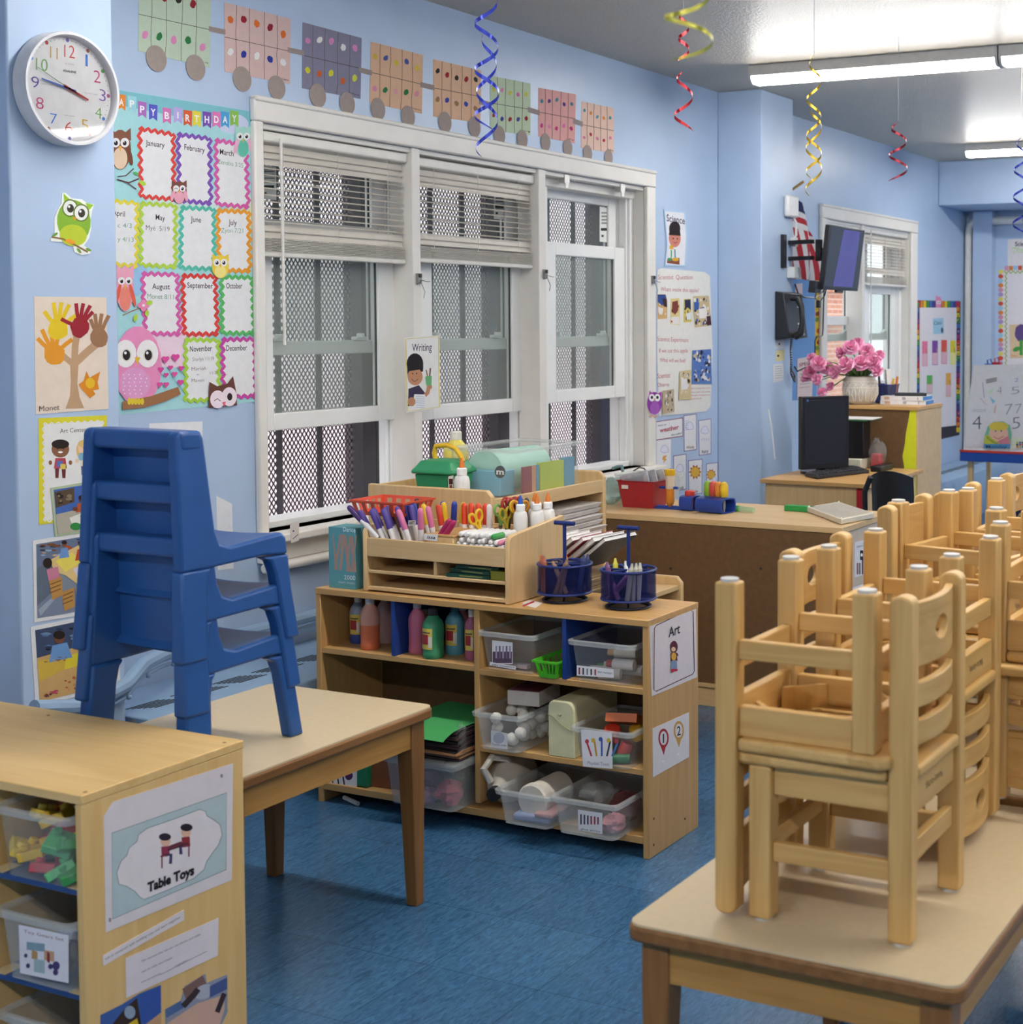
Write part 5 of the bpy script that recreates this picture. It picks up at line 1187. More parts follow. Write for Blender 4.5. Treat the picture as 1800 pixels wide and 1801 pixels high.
# ------------------------------------------------------------------ on top of the art shelf
t = thing('craft_stick_box', 'teal craft stick box standing left of the marker organiser', 'box', (3.62, 3.09, AH))
TEAL = pm('#5a9aa3', .5)
q = MB(); q.box((3.578, 3.046, AH), (3.66, 3.150, AH+.190), TEAL); q.build('carton', t, True, bevel=.001)
a = Art('x', 3.578, z=(560, 740, 4.0))
for pts in (([(105, 790), (140, 1050), (118, 1050), (100, 800)]), ([(150, 800), (165, 800), (128, 1050), (110, 1045)]), ([(165, 800), (190, 800), (165, 1055), (145, 1050)]), ([(175, 800), (195, 800), (230, 1060), (205, 1060)]), ([(230, 810), (215, 810), (195, 1060), (215, 1062)]), ([(225, 815), (245, 815), (270, 1068), (245, 1065)]), ([(262, 810), (272, 810), (240, 1066), (225, 1064)])): a.poly(pts, '#a98e82')
a.text('Darice', (176, 778), (262, 786), 34, '#e6eeee'); a.text('2000', (182, 1115), (262, 1122), 32, '#dfeaea'); a.text('CRAFT STICKS', (142, 1142), (255, 1152), 14, '#cfe0e0')
a.build('print', parent=t)

# markers
CAPW = '#e4e1df'
_mk = {}
def marker(p, d, cap, label, group, body=CAPW, L=.145, r=.0090):
    d = Vector(d).normalized(); key = (cap, body)
    rot = Vector((0, 0, 1)).rotation_difference(d).to_euler()
    if key not in _mk:
        t = thing('marker', label, 'marker', p, 0, group); t.rotation_euler = rot
        q = MB(); q.lathe([(r*.75, 0), (r, .004), (r, L*.55)], pm(body, .4), n=12); q.build('barrel', t)
        q = MB(); q.lathe([(r*1.02, L*.55), (r*1.06, L*.57), (r*1.0, L*.93), (r*.78, L*.98), (r*.4, L)], pm(cap, .35), n=12); q.build('cap', t)
        _mk[key] = t
    else:
        t = dup(_mk[key], p, rot, label, group)
    return t
TZ0 = OZ+.119
G1 = 'markers standing in the organiser'
for k in range(9):
    marker((3.598+.036*(k % 3), 2.962-.0115*k, TZ0+.001), (-.10+.07*(k % 3), .50-.03*k, .9), '#51408f', 'purple capped marker bunched at the left front of the organiser', G1)
marker((3.588, 2.962, TZ0+.045), (-.05, .75, .62), '#4a2f6e', 'dark plum marker leaning out over the craft stick box', G1)
for k, (y, dy, x) in enumerate(((2.838, .32, 3.602), (2.815, -.06, 3.606), (2.80, .12, 3.66))): marker((x, y, TZ0+.001), (-.1, dy, .9), '#d4759f', ['light pink marker leaning left in the organiser', 'light pink marker standing upright beside the leaning one', 'light pink marker half hidden behind the upright one'][k], G1)
for k in range(2): marker((3.607, 2.79-.012*k, TZ0+.001), (-.05, -.55-.05*k, .72), '#b02a5c', ['magenta marker leaning right over the wooden block', 'second magenta marker tucked beside the leaning magenta one'][k], G1)
for k, (y, dy, x, c, lb) in enumerate(((2.900, .25, 3.69, '#2b3f9c', 'blue marker behind the purple bunch, leftmost'), (2.885, .18, 3.70, '#2b3f9c', 'blue marker behind the purple bunch, next right'), (2.915, .28, 3.75, '#23233a', 'navy black marker behind the purple bunch'), (2.845, .0, 3.76, '#2d4cb0', 'tall blue marker standing right of the red basket'),
   (2.83, -.1, 3.78, '#2b3f9c', 'short blue marker beside the tall blue one'), (2.82, .1, 3.75, '#e0b52c', 'yellow marker leaning left behind the pink ones'), (2.845, .2, 3.70, '#e0b52c', 'yellow marker low behind the pink ones'), (2.79, -.1, 3.77, '#e0b52c', 'yellow marker leaning right beside the red bundle'), (2.795, .15, 3.70, '#c8402c', 'red marker in front of the yellow ones'), (2.955, .1, 3.79, '#2e2a2e', 'black marker standing just below the red basket'))):
    marker((x, y, TZ0+.001), (-.05, dy, .95), c, lb, G1)
for k in range(6): marker((3.745+.016*(k % 2), 2.755-.0135*(k//1)+.0, TZ0+.001), (0, .02, 1), '#d84a2c', 'orange red capped marker in the tight upright bundle', G1)
marker((3.75, 2.668, TZ0+.001), (0, 0, 1), '#e3d9d4', 'white capped marker standing right of the orange red bundle', G1)
random.seed(11)
for row in range(5):
    for k in range(9 if row < 4 else 7):
        y = 2.665-.0195*k-(.009 if row % 2 else 0); c = '#e6e4e2'
        lab = 'white marker end in the horizontal heap at the right front of the organiser'
        if (row, k) == (3, 8): c, lab = '#4a3c9a', 'violet marker end at the bottom right of the white heap'
        if (row, k) == (4, 6): c, lab = '#3f9a4c', 'green marker end at the top right of the white heap'
        if (row, k) == (3, 7): c, lab = '#dc8aa0', 'pink marker end at right of the white heap'
        marker((3.712, y, TZ0+.009+.0158*row), (-1, random.uniform(-.04, .04), random.uniform(-.01, .03)), c, lab, 'markers heaped lying down', L=.120)
# wooden block box with tape label
t = thing('wooden_box', 'small wooden lidded box with taped label in the organiser', 'box', (3.65, 2.735, TZ0))
q = MB(); q.box((3.587, 2.683, TZ0), (3.712, 2.780, TZ0+.062), W_('maple', 'X')); q.build('box_body', t, True, bevel=.002)
q = MB(); q.box((3.5865, 2.681, TZ0+.0625), (3.83, 2.782, TZ0+.070), W_('shelf', 'X')); q.build('lid', t, True, bevel=.002)
a = Art('x', 3.5725, z=(560, 740, 4.0)); a.paper([(742, 795), (842, 800), (838, 848), (744, 838)], '#e6e4e0', .0004); a.text('issa', (766, 828), (824, 833), 24, '#3a3238', .02, .2); tag(a.build('tape_label'), 'strip of white tape marked issa on the organiser rail', 'label')
a = Art('x', 3.66, z=(560, 740, 4.0)); q = MB(); q.box((3.661, 2.80, TZ0), (3.70, 2.858, TZ0+.055), W_('shelf', 'Y')); o = tag(q.build('wooden_block'), 'small brown card block with a white tag behind the pink markers', 'block')
a.paper([(634, 700), (686, 700), (686, 738), (634, 740)], '#e4e0da', .0004); a.text('ART', (640, 730), (680, 728), 22, '#2e2a2e', .02); a.build('tag', parent=o)
# red basket
basket('plastic_basket', 'red slotted basket perched on the back left end of the organiser', 3.645, 3.80, 2.915, 3.118, OZ+.220, OZ+.268, '#d9573f', 5)
# scissors
_sc = {}
def scissors(x, y, z, col, a, tilt, label):
    if col not in _sc:
        t = thing('scissors', label, 'scissors', (x, y, z), 0, 'scissors in the organiser'); mt = pm(col, .35)
        for s in (-1, 1):
            q = MB(T=Matrix.Translation((0, s*.013, .112)) @ Matrix.Rotation(PI/2, 4, 'Y') @ Matrix.Rotation(-s*.25, 4, 'Z')); q.ring((0, 0, 0), .0115, .0042, mt, 20, 8, 1.5, 1); q.build('handle', t)
            q = MB(); q.tube([(0, s*.010, .098), (0, s*.003, .078), (0, -s*.002, .066)], .005, mt, 8); q.build('shank', t)
            q = MB(); q.add([(s*.001, -s*.006, .07), (s*.001, s*.006, .07), (s*.001, 0, .002), (s*.0022, -s*.006, .07), (s*.0022, s*.006, .07), (s*.0022, 0, .002)], [(0,1,2), (5,4,3), (0,3,4,1), (1,4,5,2), (2,5,3,0)], pm('#b9babd', .25, metal=1.0)); q.build('blade', t)
        _sc[col] = t
    else: t = dup(_sc[col], (x, y, z), None, label)
    t.rotation_euler = (tilt, 0, a); return t
for x, y, c, a_, tl, lb in ((3.70, 2.645, '#e2b62c', .4, -.35, 'yellow handled scissors leaning left by the wooden box'), (3.78, 2.655, '#7fb860', .2, .1, 'lime green handled scissors behind the yellow pair'), (3.79, 2.625, '#a82f26', .1, .05, 'dark red handled scissors, left of three'), (3.76, 2.605, '#a82f26', .6, -.05, 'dark red handled scissors, middle of three'), (3.80, 2.595, '#a82f26', -.2, -.1, 'dark red handled scissors, right of three'),
   (3.755, 2.580, '#dcb42a', .2, .1, 'yellow handled scissors right of the dark red ones'), (3.765, 2.565, '#d08a28', -.1, 0, 'amber handled scissors beside the second yellow pair'), (3.745, 2.595, '#a8952a', .5, -.1, 'olive handled scissors left of the black ones'), (3.76, 2.582, '#26282e', .4, .08, 'black handled scissors, left one'), (3.785, 2.578, '#26282e', .1, -.12, 'black handled scissors, right one'), (3.81, 2.580, '#2c3c46', .8, .0, 'dark slate handled scissors behind the black ones')):
    scissors(x, y, TZ0+(.03 if y < 2.59 else .035 if c == '#a82f26' else .012), c, a_+.9, tl, lb)
# glue bottles
def glue(x, y, z, tip, label, s=1.12, name='glue_bottle', group='small white glue bottles in the organiser', flat=.72):
    t = thing(name, label, 'glue bottle', (x, y, z), 0, group); W_B = pm('#e4e2de', .35, .02)
    q = MB(); q.lathe([(.019*s, 0), (.021*s, .004*s), (.021*s, .055*s), (.018*s, .066*s), (.010*s, .072*s)], W_B, n=22, sx=flat); q.build('body', t)
    q = MB(); q.lathe([(.0125*s, .071*s), (.0125*s, .086*s), (.009*s, .089*s)], pm('#efeeec', .35), n=18); q.build('collar', t)
    q = MB(); q.lathe([(.0075*s, .089*s), (.0065*s, .098*s), (.002*s, .113*s)], pm(tip, .4), n=14); q.build('nozzle', t)
    return t
for k, (x, y, c, lb) in enumerate(((3.742, 2.548, '#2a58b0', 'white glue bottle with blue tip, left of the glue bottles'), (3.815, 2.545, '#dd7a2c', 'orange tipped glue bottle behind the blue tipped one'), (3.800, 2.527, '#dd7a2c', 'tallest orange tipped glue bottle in the middle of the row'))): glue(x, y, TZ0+.055, c, lb)
glue(3.775, 2.510, TZ0+.055, '#dd7a2c', 'orange tipped glue bottle second from the right')
t = glue(3.828, 2.5055, TZ0+.055, '#dd7a2c', 'orange tipped glue bottle at the right end of the row')
# green boxes in the organiser slot
for k, (z, dx, a_) in enumerate(((OZ+.067, 0, .05), (OZ+.0785, .01, -.08), (OZ+.090, .02, .03))):
    q = MB(T=TR(3.665+dx, 2.63-.01*k, z, a_)); q.box((-.085, -.075, 0), (.085, .075, .0105), pm('#1f4a3c', .3)); q.box((-.0853, -.05, .004), (-.085, .03, .006), pm('#b8b45a', .4))
    tag(q.build('flat_box'), ['bottom dark green flat box in the organiser slot', 'middle dark green flat box in the organiser slot', 'top dark green flat box in the organiser slot'][k], 'box', 'dark green flat boxes')
q = MB(T=TR(3.65, 2.525, OZ+.067, 0)); q.box((-.06, -.03, 0), (.07, .03, .025), pm('#8a8a2c', .45)); tag(q.build('flat_box'), 'olive yellow packet right of the dark green flat boxes', 'box')

# crayon caddies
MBLUE = clear('blue_wire_mesh', (.68, .70, .90), .68, '#15245c', .4); RBLUE = pm('#1d2f70', .35); BASE_ = pm('#181d33', .4)
def caddy(x, y, label, cols):
    t = thing('crayon_caddy', label, 'caddy', (x, y, AH)); R = .080
    q = MB(); q.ring((0, 0, .004), .064, .004, BASE_, 32, 8)
    for k in range(4): an = k*PI/2+.5; q.tube([(.063*math.cos(an), .063*math.sin(an), .004), (.03*math.cos(an), .03*math.sin(an), .012), (0, 0, .022)], .003, BASE_, 6)
    q.build('base_stand', t)
    q = MB(); q.lathe([(R*.96, .024), (R, .030), (R, .108)], MBLUE, n=36, cap=False); q.lathe([(.001, .024), (R*.96, .024)], RBLUE, n=36, cap=False); q.build('mesh_basket', t)
    q = MB(); q.ring((0, 0, .110), R, .0038, RBLUE, 36, 8); q.ring((0, 0, .027), R*.985, .004, RBLUE, 36, 8); q.build('rim', t)
    for k in range(3): q = MB(); q.cbox((0, 0, .068), (.0025, 2*R-.004, .080), MBLUE, Matrix.Rotation(k*PI/3+.3, 3, 'Z')); q.cbox((0, 0, .109), (.005, 2*R-.004, .005), RBLUE, Matrix.Rotation(k*PI/3+.3, 3, 'Z')); q.build('divider', t)
    q = MB(); q.cyl((0, 0, .02), (0, 0, .228), .0055, RBLUE, n=12); q.build('pole', t)
    q = MB(); q.tube([(0, .034, .230), (0, -.034, .230)], .0065, RBLUE, 10); q.build('handle', t)
    return t
_cr = {}
def crayon(p, d, col, label, group):
    cx, cy = (CX1, CY1) if p[1] > 2.26 else (CX2, CY2); b = Vector((p[0]-cx, p[1]-cy)); b = b*min(1.0, .066/max(b.length, 1e-6)); f = 1.0
    while True:
        d2 = Vector((d[0]*f, d[1]*f, 1)).normalized(); tp = b+Vector((d2.x, d2.y))*.1
        if tp.length < .070 or f < .05: break
        f *= .85
    p = (cx+b.x, cy+b.y, p[2]); d = d2
    rot = Vector((0, 0, 1)).rotation_difference(d).to_euler()
    if col not in _cr:
        t = thing('crayon', label, 'crayon', p, 0, group); t.rotation_euler = rot
        q = MB(); q.lathe([(.0074, 0), (.0078, .003), (.0078, .092)], pm(col, .6), n=12); q.build('wrapper', t)
        q = MB(); q.lathe([(.0070, .092), (.0056, .095), (.0028, .108)], pm(col, .45, .1), n=12); q.build('tip', t); _cr[col] = t
    else: t = dup(_cr[col], p, rot, label, group)
CX1, CY1, CX2, CY2 = 3.712, 2.372, 3.705, 2.150
caddy(CX1, CY1, 'blue wire mesh crayon caddy, the left one beside the organiser', 0)
caddy(CX2, CY2, 'blue wire mesh crayon caddy, the right one near the Art sign', 0)
g = 'crayons in the mesh caddies'; zc = AH+.030
for px, py, dx, dy, c, lb in ((-.055, .045, -.1, .15, '#b0664e', 'rust crayon in the left caddy, first at its left edge'), (-.06, .03, -.05, .05, '#b0664e', 'rust crayon in the left caddy, beside the first'), (-.045, .03, .0, .25, '#b0664e', 'rust crayon in the left caddy leaning left'), (-.03, .045, -.2, .45, '#dd8038', 'orange crayon poking out of the left caddy'), (.03, .01, .2, .2, '#dd8038', 'orange crayon behind the pole of the left caddy'),
    (-.06, -.005, .1, -.75, '#8a6a58', 'brown crayon leaning in front of the left caddy'), (-.055, -.02, .0, -.7, '#8a6a58', 'second brown crayon leaning in the left caddy'), (-.06, -.045, .1, .6, '#8a6a58', 'brown crayon crossing the others in the left caddy'), (.0, -.05, .1, -.1, '#33406e', 'navy crayon standing at the right of the left caddy'), (.02, -.055, .2, .0, '#33406e', 'navy crayon behind the right edge of the left caddy')):
    crayon((CX1+px, CY1+py, zc), (dx, dy, 1), c, lb, g)
for px, py, dx, dy, c, lb in ((-.06, .02, -.0, .75, '#7d4f7e', 'mauve crayon leaning left in the right caddy'), (-.058, .0, .0, .8, '#7d4f7e', 'mauve crayon below the leaning one in the right caddy'), (-.06, .035, .0, -.9, '#7d4f7e', 'mauve crayon crossing low in the right caddy'), (-.055, .03, .1, -.95, '#8e5c92', 'lilac crayon in the right caddy'), (-.02, .02, .1, -.5, '#26262c', 'black crayon near the pole of the right caddy'), (.0, .04, .1, .1, '#d8cf4e', 'yellow crayon at the back left of the right caddy'),
    (-.06, -.03, .1, -.3, '#b9b7a6', 'pale grey crayon, left of three in the right caddy'), (-.05, -.045, .1, -.3, '#b9b7a6', 'pale grey crayon, middle of three in the right caddy'), (-.04, -.055, .1, -.25, '#c8c6b8', 'pale grey crayon, right of three in the right caddy'), (-.01, -.02, .1, .3, '#e4e4e0', 'white crayon in the middle of the right caddy')):
    crayon((CX2+px, CY2+py, zc), (dx, dy, 1), c, lb, g)
a = Art('z', AH+.0003, z=(0, 0, 1)); a.paper([(918, 1062), (930, 1055), (955, 1060), (942, 1070)], '#d8cfc8', .0003); a.line([(920, 1066), (940, 1058)], 3, '#b03a4a'); a.build('tape_scrap', 'scrap of white and red tape stuck to the art shelf top', 'tape')

# ------------------------------------------------------------------ on the writing shelf
WZ = .9125
t = thing('tool_box', 'green plastic tool box with yellow handle on the writing shelf', 'tool box', (4.03, 3.03, WZ))
GRN = pm('#2f8f5f', .4, .04)
bt0, bt1 = at(729, 860, x=3.945).y, at(834, 860, x=4.07).y
def bx2(i, z): return [(3.94+i, bt1+i, z), (4.075-i, bt1+i, z), (4.075-i, bt0-i, z), (3.94+i, bt0-i, z)]
q = MB(); q.loft([bx2(.012, WZ), bx2(.002, WZ+.085)], GRN); q.build('body', t, True, bevel=.006)
q = MB(); q.loft([bx2(-.006, WZ+.086), bx2(-.006, WZ+.098), bx2(.002, WZ+.106), bx2(.016, WZ+.128), bx2(.035, WZ+.132)], GRN); q.build('lid', t, True, bevel=.005)
q = MB(); ym = bt0-.085; q.tube([(4.01, ym+.045, WZ+.125), (4.01, ym+.052, WZ+.150), (4.01, ym+.045, WZ+.172), (4.01, ym, WZ+.178), (4.01, ym-.035, WZ+.168), (4.01, ym-.055, WZ+.145), (4.01, ym-.065, WZ+.125)], .0085, pm('#e0b42c', .4), 10); q.build('handle', t, True)
a = Art('x', 3.937); a.paper([(789, 838), (798, 836), (797, 864), (789, 864)], '#e0d8d0', .0005); a.rect(790, 842, 797, 852, '#5a2e30'); a.rect(791, 853, 796, 862, '#8a3a3a'); a.build('label_sticker', parent=t)
bottle(4.23, at(803, 860, x=4.23).y, WZ, .044, .205, '#e8c828', 'large bottle of yellow paint behind the green tool box', capc='#eae6da', lab=False, group=None, top='#e4d264')
glue(3.915, at(813, 866, x=3.915).y, WZ, '#dd7a2c', 'tall clear school glue bottle with orange tip before the tool box', 1.05*1.25, name='glue_bottle', group=None, flat=.8)
t = clear_bin('storage_bin', 'large clear bin of teal and blue card holders on the writing shelf', 4.085, 4.50, 2.80, 3.075, WZ, WZ+.165, CLEAR, .006)
q = MB(T=TR(4.14, 2.96, WZ+.003, 0)); q.box((-.035, -.085, 0), (.05, .075, .085), pm('#74b3cf', .5)); o = tag(q.build('magazine_holder', bevel=.003), 'light blue card holder with a round black letter m badge', 'holder')
a = Art('x', 4.105); c_ = (880, 830); a.ell(c_, 9.5, 11, '#2c2a30'); a.text('m', (873.5, 834), (886.5, 834.5), 10, '#f0f0f0', .03); a.build('badge', parent=o)
q = MB(T=Matrix.Translation((4.13, 2.955, WZ+.0795)) @ Matrix.Rotation(PI/2, 4, 'Y')); q.lathe([(.074, 0), (.076, .01), (.074, .02), (.070, .30)], pm('#a9d6c4', .45), n=32); tag(q.build('paper_roll'), 'pale mint roll lying in the large clear bin', 'roll')
for k, (x0, x1, c, lb, h) in enumerate(((4.15, 4.20, '#8a3038', 'dark red card', .10), (4.20, 4.225, '#c8966a', 'tan card', .10), (4.225, 4.245, '#5a96b4', 'steel blue card', .10), (4.25, 4.40, '#b7c83c', 'lime green card', .105), (4.40, 4.47, '#5f9cb8', 'blue card', .11))):
    q = MB(); q.box((x0, 2.812, WZ+.004), (x1-.002, 2.822+.002*k, WZ+h), pm(c, .6)); tag(q.build('index_card'), lb+' standing along the side of the large clear bin', 'card', 'cards in the large clear bin')
# folded papers and notebooks
random.seed(5)
z = .5785
FOLD = 'brown folders stacked in the writing shelf'
f0 = None
for k in range(23):
    q = MB() if f0 is None else None
    if f0 is None:
        q.box((-.125, -.15, 0), (.125, .15, .0062), pm('#a78c6a', .8, .08)); q.box((-.126, -.1505, .002), (.126, -.15, .004), pm('#6e5a42', .8)); f0 = tag(q.build('folder'), 'brown card folder in the lower part of the pile', 'folder', FOLD); o = f0
    else: o = dup(f0)
    o.location = (4.42+random.uniform(-.012, .012), 2.925+random.uniform(-.01, .01), z); o.rotation_euler = (0, 0, random.uniform(-.05, .05)); z += .0068
for k in range(6):
    q = MB(T=TR(4.43+random.uniform(-.015, .01), 2.915-random.uniform(0, .015), z, random.uniform(-.06, .06))); n = 6
    prof = [(-.158+.016*abs(1), 0)]
    th = .0185
    q.loft([[(x, -.16+.008*math.cos(PI*j/6)-.0, z_) for j, z_ in ((0, .001), (2, .001+th*.25), (3, .001+th*.5), (4, .001+th*.75), (6, th))]+[(x, .15, th), (x, .15, .001)] for x in (-.14, .125)], pm('#dcd6d2', .7, .05)); q.box((-.12, .02, th+.0), (.1, .149, th+.0012), pm('#4a4a50', .6))
    tag(q.build('folded_poster', bevel=.002), 'white folded cloth sheet in the upper part of the pile', 'folded sheet', 'white folded sheets piled in the writing shelf'); z += .0205
for k in range(17):
    o = dup(f0, (4.045+random.uniform(-.006, .006), 2.595+random.uniform(-.006, .006), .5785+.0068*k), (0, 0, random.uniform(-.04, .04)), 'brown card folder in the pile under the leaning notebooks', 'brown folders under the notebooks')
for k in range(6):
    q = MB(T=Matrix.Translation((4.02+.012*k, 2.705-.036*k, .712)) @ Matrix.Rotation(-.02*k, 4, 'Z') @ Matrix.Rotation(.92, 4, 'X') @ Matrix.Rotation(PI/2, 4, 'Z'))
    cv = ['#dcd8d4', '#e2dedd', '#d3c9c9', '#9a3c4a', '#d8d4d2', '#4b4a4a'][k]
    for e_ in (-1, 1): q.box((e_*.0062, -.088, 0), (e_*.0078, .088, .175), pm(cv, .5, .5 if k == 5 else .03, 160))
    q.box((-.006, -.085, .002), (.006, .085, .172), pm('#e9e6e3', .7))
    tag(q.build('notebook'), ['leftmost leaning white notebook behind the caddies', 'second leaning white notebook behind the caddies', 'third leaning pale notebook behind the caddies', 'leaning notebook with dark red cover behind the caddies', 'leaning white notebook nearest the speckled one', 'black speckled notebook at the right of the leaning row'][k], 'notebook', 'leaning notebooks behind the caddies')
# ------------------------------------------------------------------ near toy shelf: bins and signs
for k, z in enumerate(TTZ):
    t = clear_bin('storage_bin', ['top clear toy bin of green and yellow toys in the foreground shelf', 'middle clear toy bin with a picture card in the foreground shelf', 'lowest clear toy bin just showing at the bottom of the foreground shelf'][k], 1.908, 2.26, 2.311, 2.512, z+.001, z+.139, CLEAR if k == 0 else FROST, .014, group='clear toy bins of the foreground shelf')
    if k == 1:
        a = Art('x', 1.908+.003, z=(0, 1340, 3.907)); a.paper([(130, 1118), (472, 1190), (472, 1520), (140, 1450)], '#dbd9de', .0006)
        a.text('Toy Gears Set', (165, 1172), (440, 1232), 22, '#8a4a50')
        for x0, y0, x1, y1, c in ((185, 1235, 310, 1290, '#7f9aa6'), (220, 1290, 260, 1350, '#b08a5a'), (235, 1350, 310, 1440, '#9fb4b8'), (305, 1290, 375, 1360, '#c09a78'), (325, 1300, 345, 1370, '#8a3a3a')): a.poly([(x0, y0), (x1, y0+14), (x1, y1+14), (x0, y1)], c)
        for cx_, cy_, r in ((195, 1400, 14), (388, 1400, 26), (385, 1445, 18), (180, 1330, 12), (350, 1405, 16)): a.ell((cx_, cy_), r, r*1.2, '#4a3f6e')
        a.build('picture_label', parent=t)
random.seed(3)
for k in range(28):
    c, nm = (('#3f9a54', 'green'), ('#d8b23c', 'yellow'), ('#5fb878', 'light green'), ('#e0c250', 'pale yellow'), ('#b84a50', 'red'))[k % 5]
    q = MB(); q.cbox((0, 0, 0), (.05, .055, .018), pm(c, .35)); q.cyl((-.012, -.014, .009), (-.012, -.014, .02), .009, pm(c, .35), n=12); q.cyl((.012, .014, .009), (.012, .014, .02), .009, pm(c, .35), n=12)
    o = tag(q.build('toy_brick', bevel=.002), nm+' toy piece heaped in the top clear toy bin', 'toy', 'toy pieces in the top bin'); o.location = (1.950+.055*(k % 2)+.05*(k//14), 2.345+.034*(k//2 % 5)-.012*(k % 2), TTZ[0]+.018+.026*(k//5 % 4)); o.rotation_euler = (random.uniform(-.5, .5), random.uniform(-.5, .5), random.random()*3)
for k in range(8):
    c = ('#5a6a96', '#6f86b8', '#8a8fb0')[k % 3]; q = MB(); q.cyl((0, 0, -.008), (0, 0, .008), .026, pm(c, .4), n=10); q.cyl((0, 0, -.012), (0, 0, .012), .008, pm(c, .4), n=10)
    o = tag(q.build('toy_gear'), 'blue grey toy gear in the middle clear toy bin', 'toy', 'toy gears in the middle bin'); o.location = (1.97+.055*(k % 4), 2.36+.09*(k//4), TTZ[1]+.03+.02*(k % 2)); o.rotation_euler = (random.uniform(-.5, .5), random.uniform(-.5, .5), 0)
Z4 = (0, 1340, 3.907)
a = Art('y', FY, z=Z4)
a.paper([(712, 375), (775, 275), (1600, 10), (1592, 810), (725, 1172)], '#d6ced0')
a.poly([(768, 488), (1556, 212), (1552, 740), (770, 1080)], '#aebfc2'); a.line([(768, 488), (1556, 212), (1552, 740), (770, 1080)], 5, '#6f8388', closed=True)
cl = [(800, 760), (830, 680), (870, 640), (885, 590), (940, 545), (950, 500), (1010, 455), (1200, 390), (1370, 325), (1410, 340), (1420, 370), (1470, 400), (1510, 430), (1525, 500), (1500, 570), (1470, 610), (1420, 680), (1400, 740), (1330, 800), (1150, 880), (990, 945), (960, 930), (925, 890), (870, 855), (815, 840)]
a.poly(cl, '#dcd4d6'); a.line(cl, 5, '#6f8388', closed=True)
for x, y, d, sh, hr in ((1135, 545, 1, '#8a3352', '#2e2430'), (1275, 480, -1, '#8a2f3a', '#241f26')):
    a.ell((x, y), 34, 38, '#d8b098'); a.ell((x-4*d, y-30), 42, 26, hr); a.poly([(x-30, y+38), (x+26, y+32), (x+30, y+100), (x-26, y+108)], sh)
    a.line([(x+4*d, y+95), (x+38*d, y+90), (x+34*d, y+155)], 22, '#3d3f66')
a.line([(1150, 605), (1290, 560)], 16, '#4a2c34'); a.poly([(1150, 580), (1200, 560), (1240, 545), (1260, 560), (1170, 600)], '#6a3040')
for x, y in ((1110, 640), (1295, 560)): a.line([(x, y), (x, y+90)], 9, '#6e3038')
a.line([(1100, 650), (1150, 630)], 9, '#6e3038'); a.line([(1255, 575), (1300, 560)], 9, '#6e3038')
a.text('Table Toys', (1010, 895), (1332, 770), 66, '#232023', .05)
a.ell((1520, 95), 9, 13, '#8a8686'); a.ell((752, 1085), 9, 16, '#8a8686')
a.build('table_toys_sign', 'large Table Toys sign pinned to the end of the foreground shelf', 'sign')
a = Art('y', FY, z=Z4); a.paper([(704, 1332), (1262, 1016), (1264, 1085), (708, 1402)], '#d8d0d2'); a.text('Let us construct with building toys and learn together', (722, 1362), (1240, 1070), 18, '#3a3438'); a.build('caption_strip', 'narrow slanted caption strip below the Table Toys sign', 'label')
a = Art('y', FY, z=Z4); a.paper([(862, 1350), (1500, 1072), (1496, 1330), (866, 1622)], '#d8d0d4')
a.text('We learned that we can use blocks and table', (970, 1378), (1376, 1190), 16, '#4a4448'); a.text('toys to make new shapes', (970, 1450), (1182, 1350), 16, '#4a4448'); a.text('next we will build', (970, 1520), (1100, 1460), 15, '#4a4448'); a.line([(1100, 1462), (1420, 1300)], 3, '#5a5458'); a.text('together', (1200, 1412), (1290, 1365), 15, '#4a4448')
a.build('caption_sheet', 'white sheet with three typed lines on the end of the foreground shelf', 'sheet')
a = Art('y', FY, z=Z4); a.paper([(690, 1740), (840, 1665), (960, 1590), (1104, 1532), (1106, 1830), (690, 1920)], '#3f5f9e'); a.poly([(960, 1600), (1104, 1540), (1106, 1720), (985, 1800), (960, 1760)], '#3757a0'); a.poly([(770, 1800), (860, 1690), (940, 1620), (970, 1810), (960, 1880), (770, 1890)], '#3a2c28'); a.ell((890, 1720), 38, 45, '#8fa0b5'); a.poly([(880, 1800), (940, 1760), (960, 1850), (890, 1880)], '#d0b02c'); a.poly([(985, 1815), (1106, 1720), (1106, 1850), (985, 1900)], '#c49a72')
a.build('photo_print', 'blue photo with dark figure at the bottom of the foreground shelf end', 'photo')
a = Art('y', FY, z=Z4); a.paper([(1135, 1700), (1240, 1640), (1270, 1540), (1410, 1455), (1420, 1520), (1560, 1460), (1562, 1720), (1500, 1850), (1140, 1880)], '#8b90a3'); a.poly([(1135, 1700), (1240, 1640), (1260, 1690), (1140, 1760)], '#4e6a94'); a.poly([(1250, 1560), (1390, 1465), (1420, 1530), (1330, 1600), (1280, 1640)], '#7a5f5a'); a.ell((1400, 1580), 70, 48, '#a9adbb', -.5); a.poly([(1440, 1540), (1560, 1480), (1560, 1560), (1440, 1620)], '#46588a'); a.poly([(1140, 1800), (1350, 1660), (1540, 1600), (1540, 1700), (1500, 1840), (1140, 1880)], '#c9a593'); a.line([(1255, 1680), (1330, 1600), (1360, 1560)], 40, '#3a3034'); a.line([(1540, 1590), (1490, 1720)], 34, '#3a3034')
a.build('photo_print', 'torn photo of a child, bottom right of the foreground shelf end', 'photo')

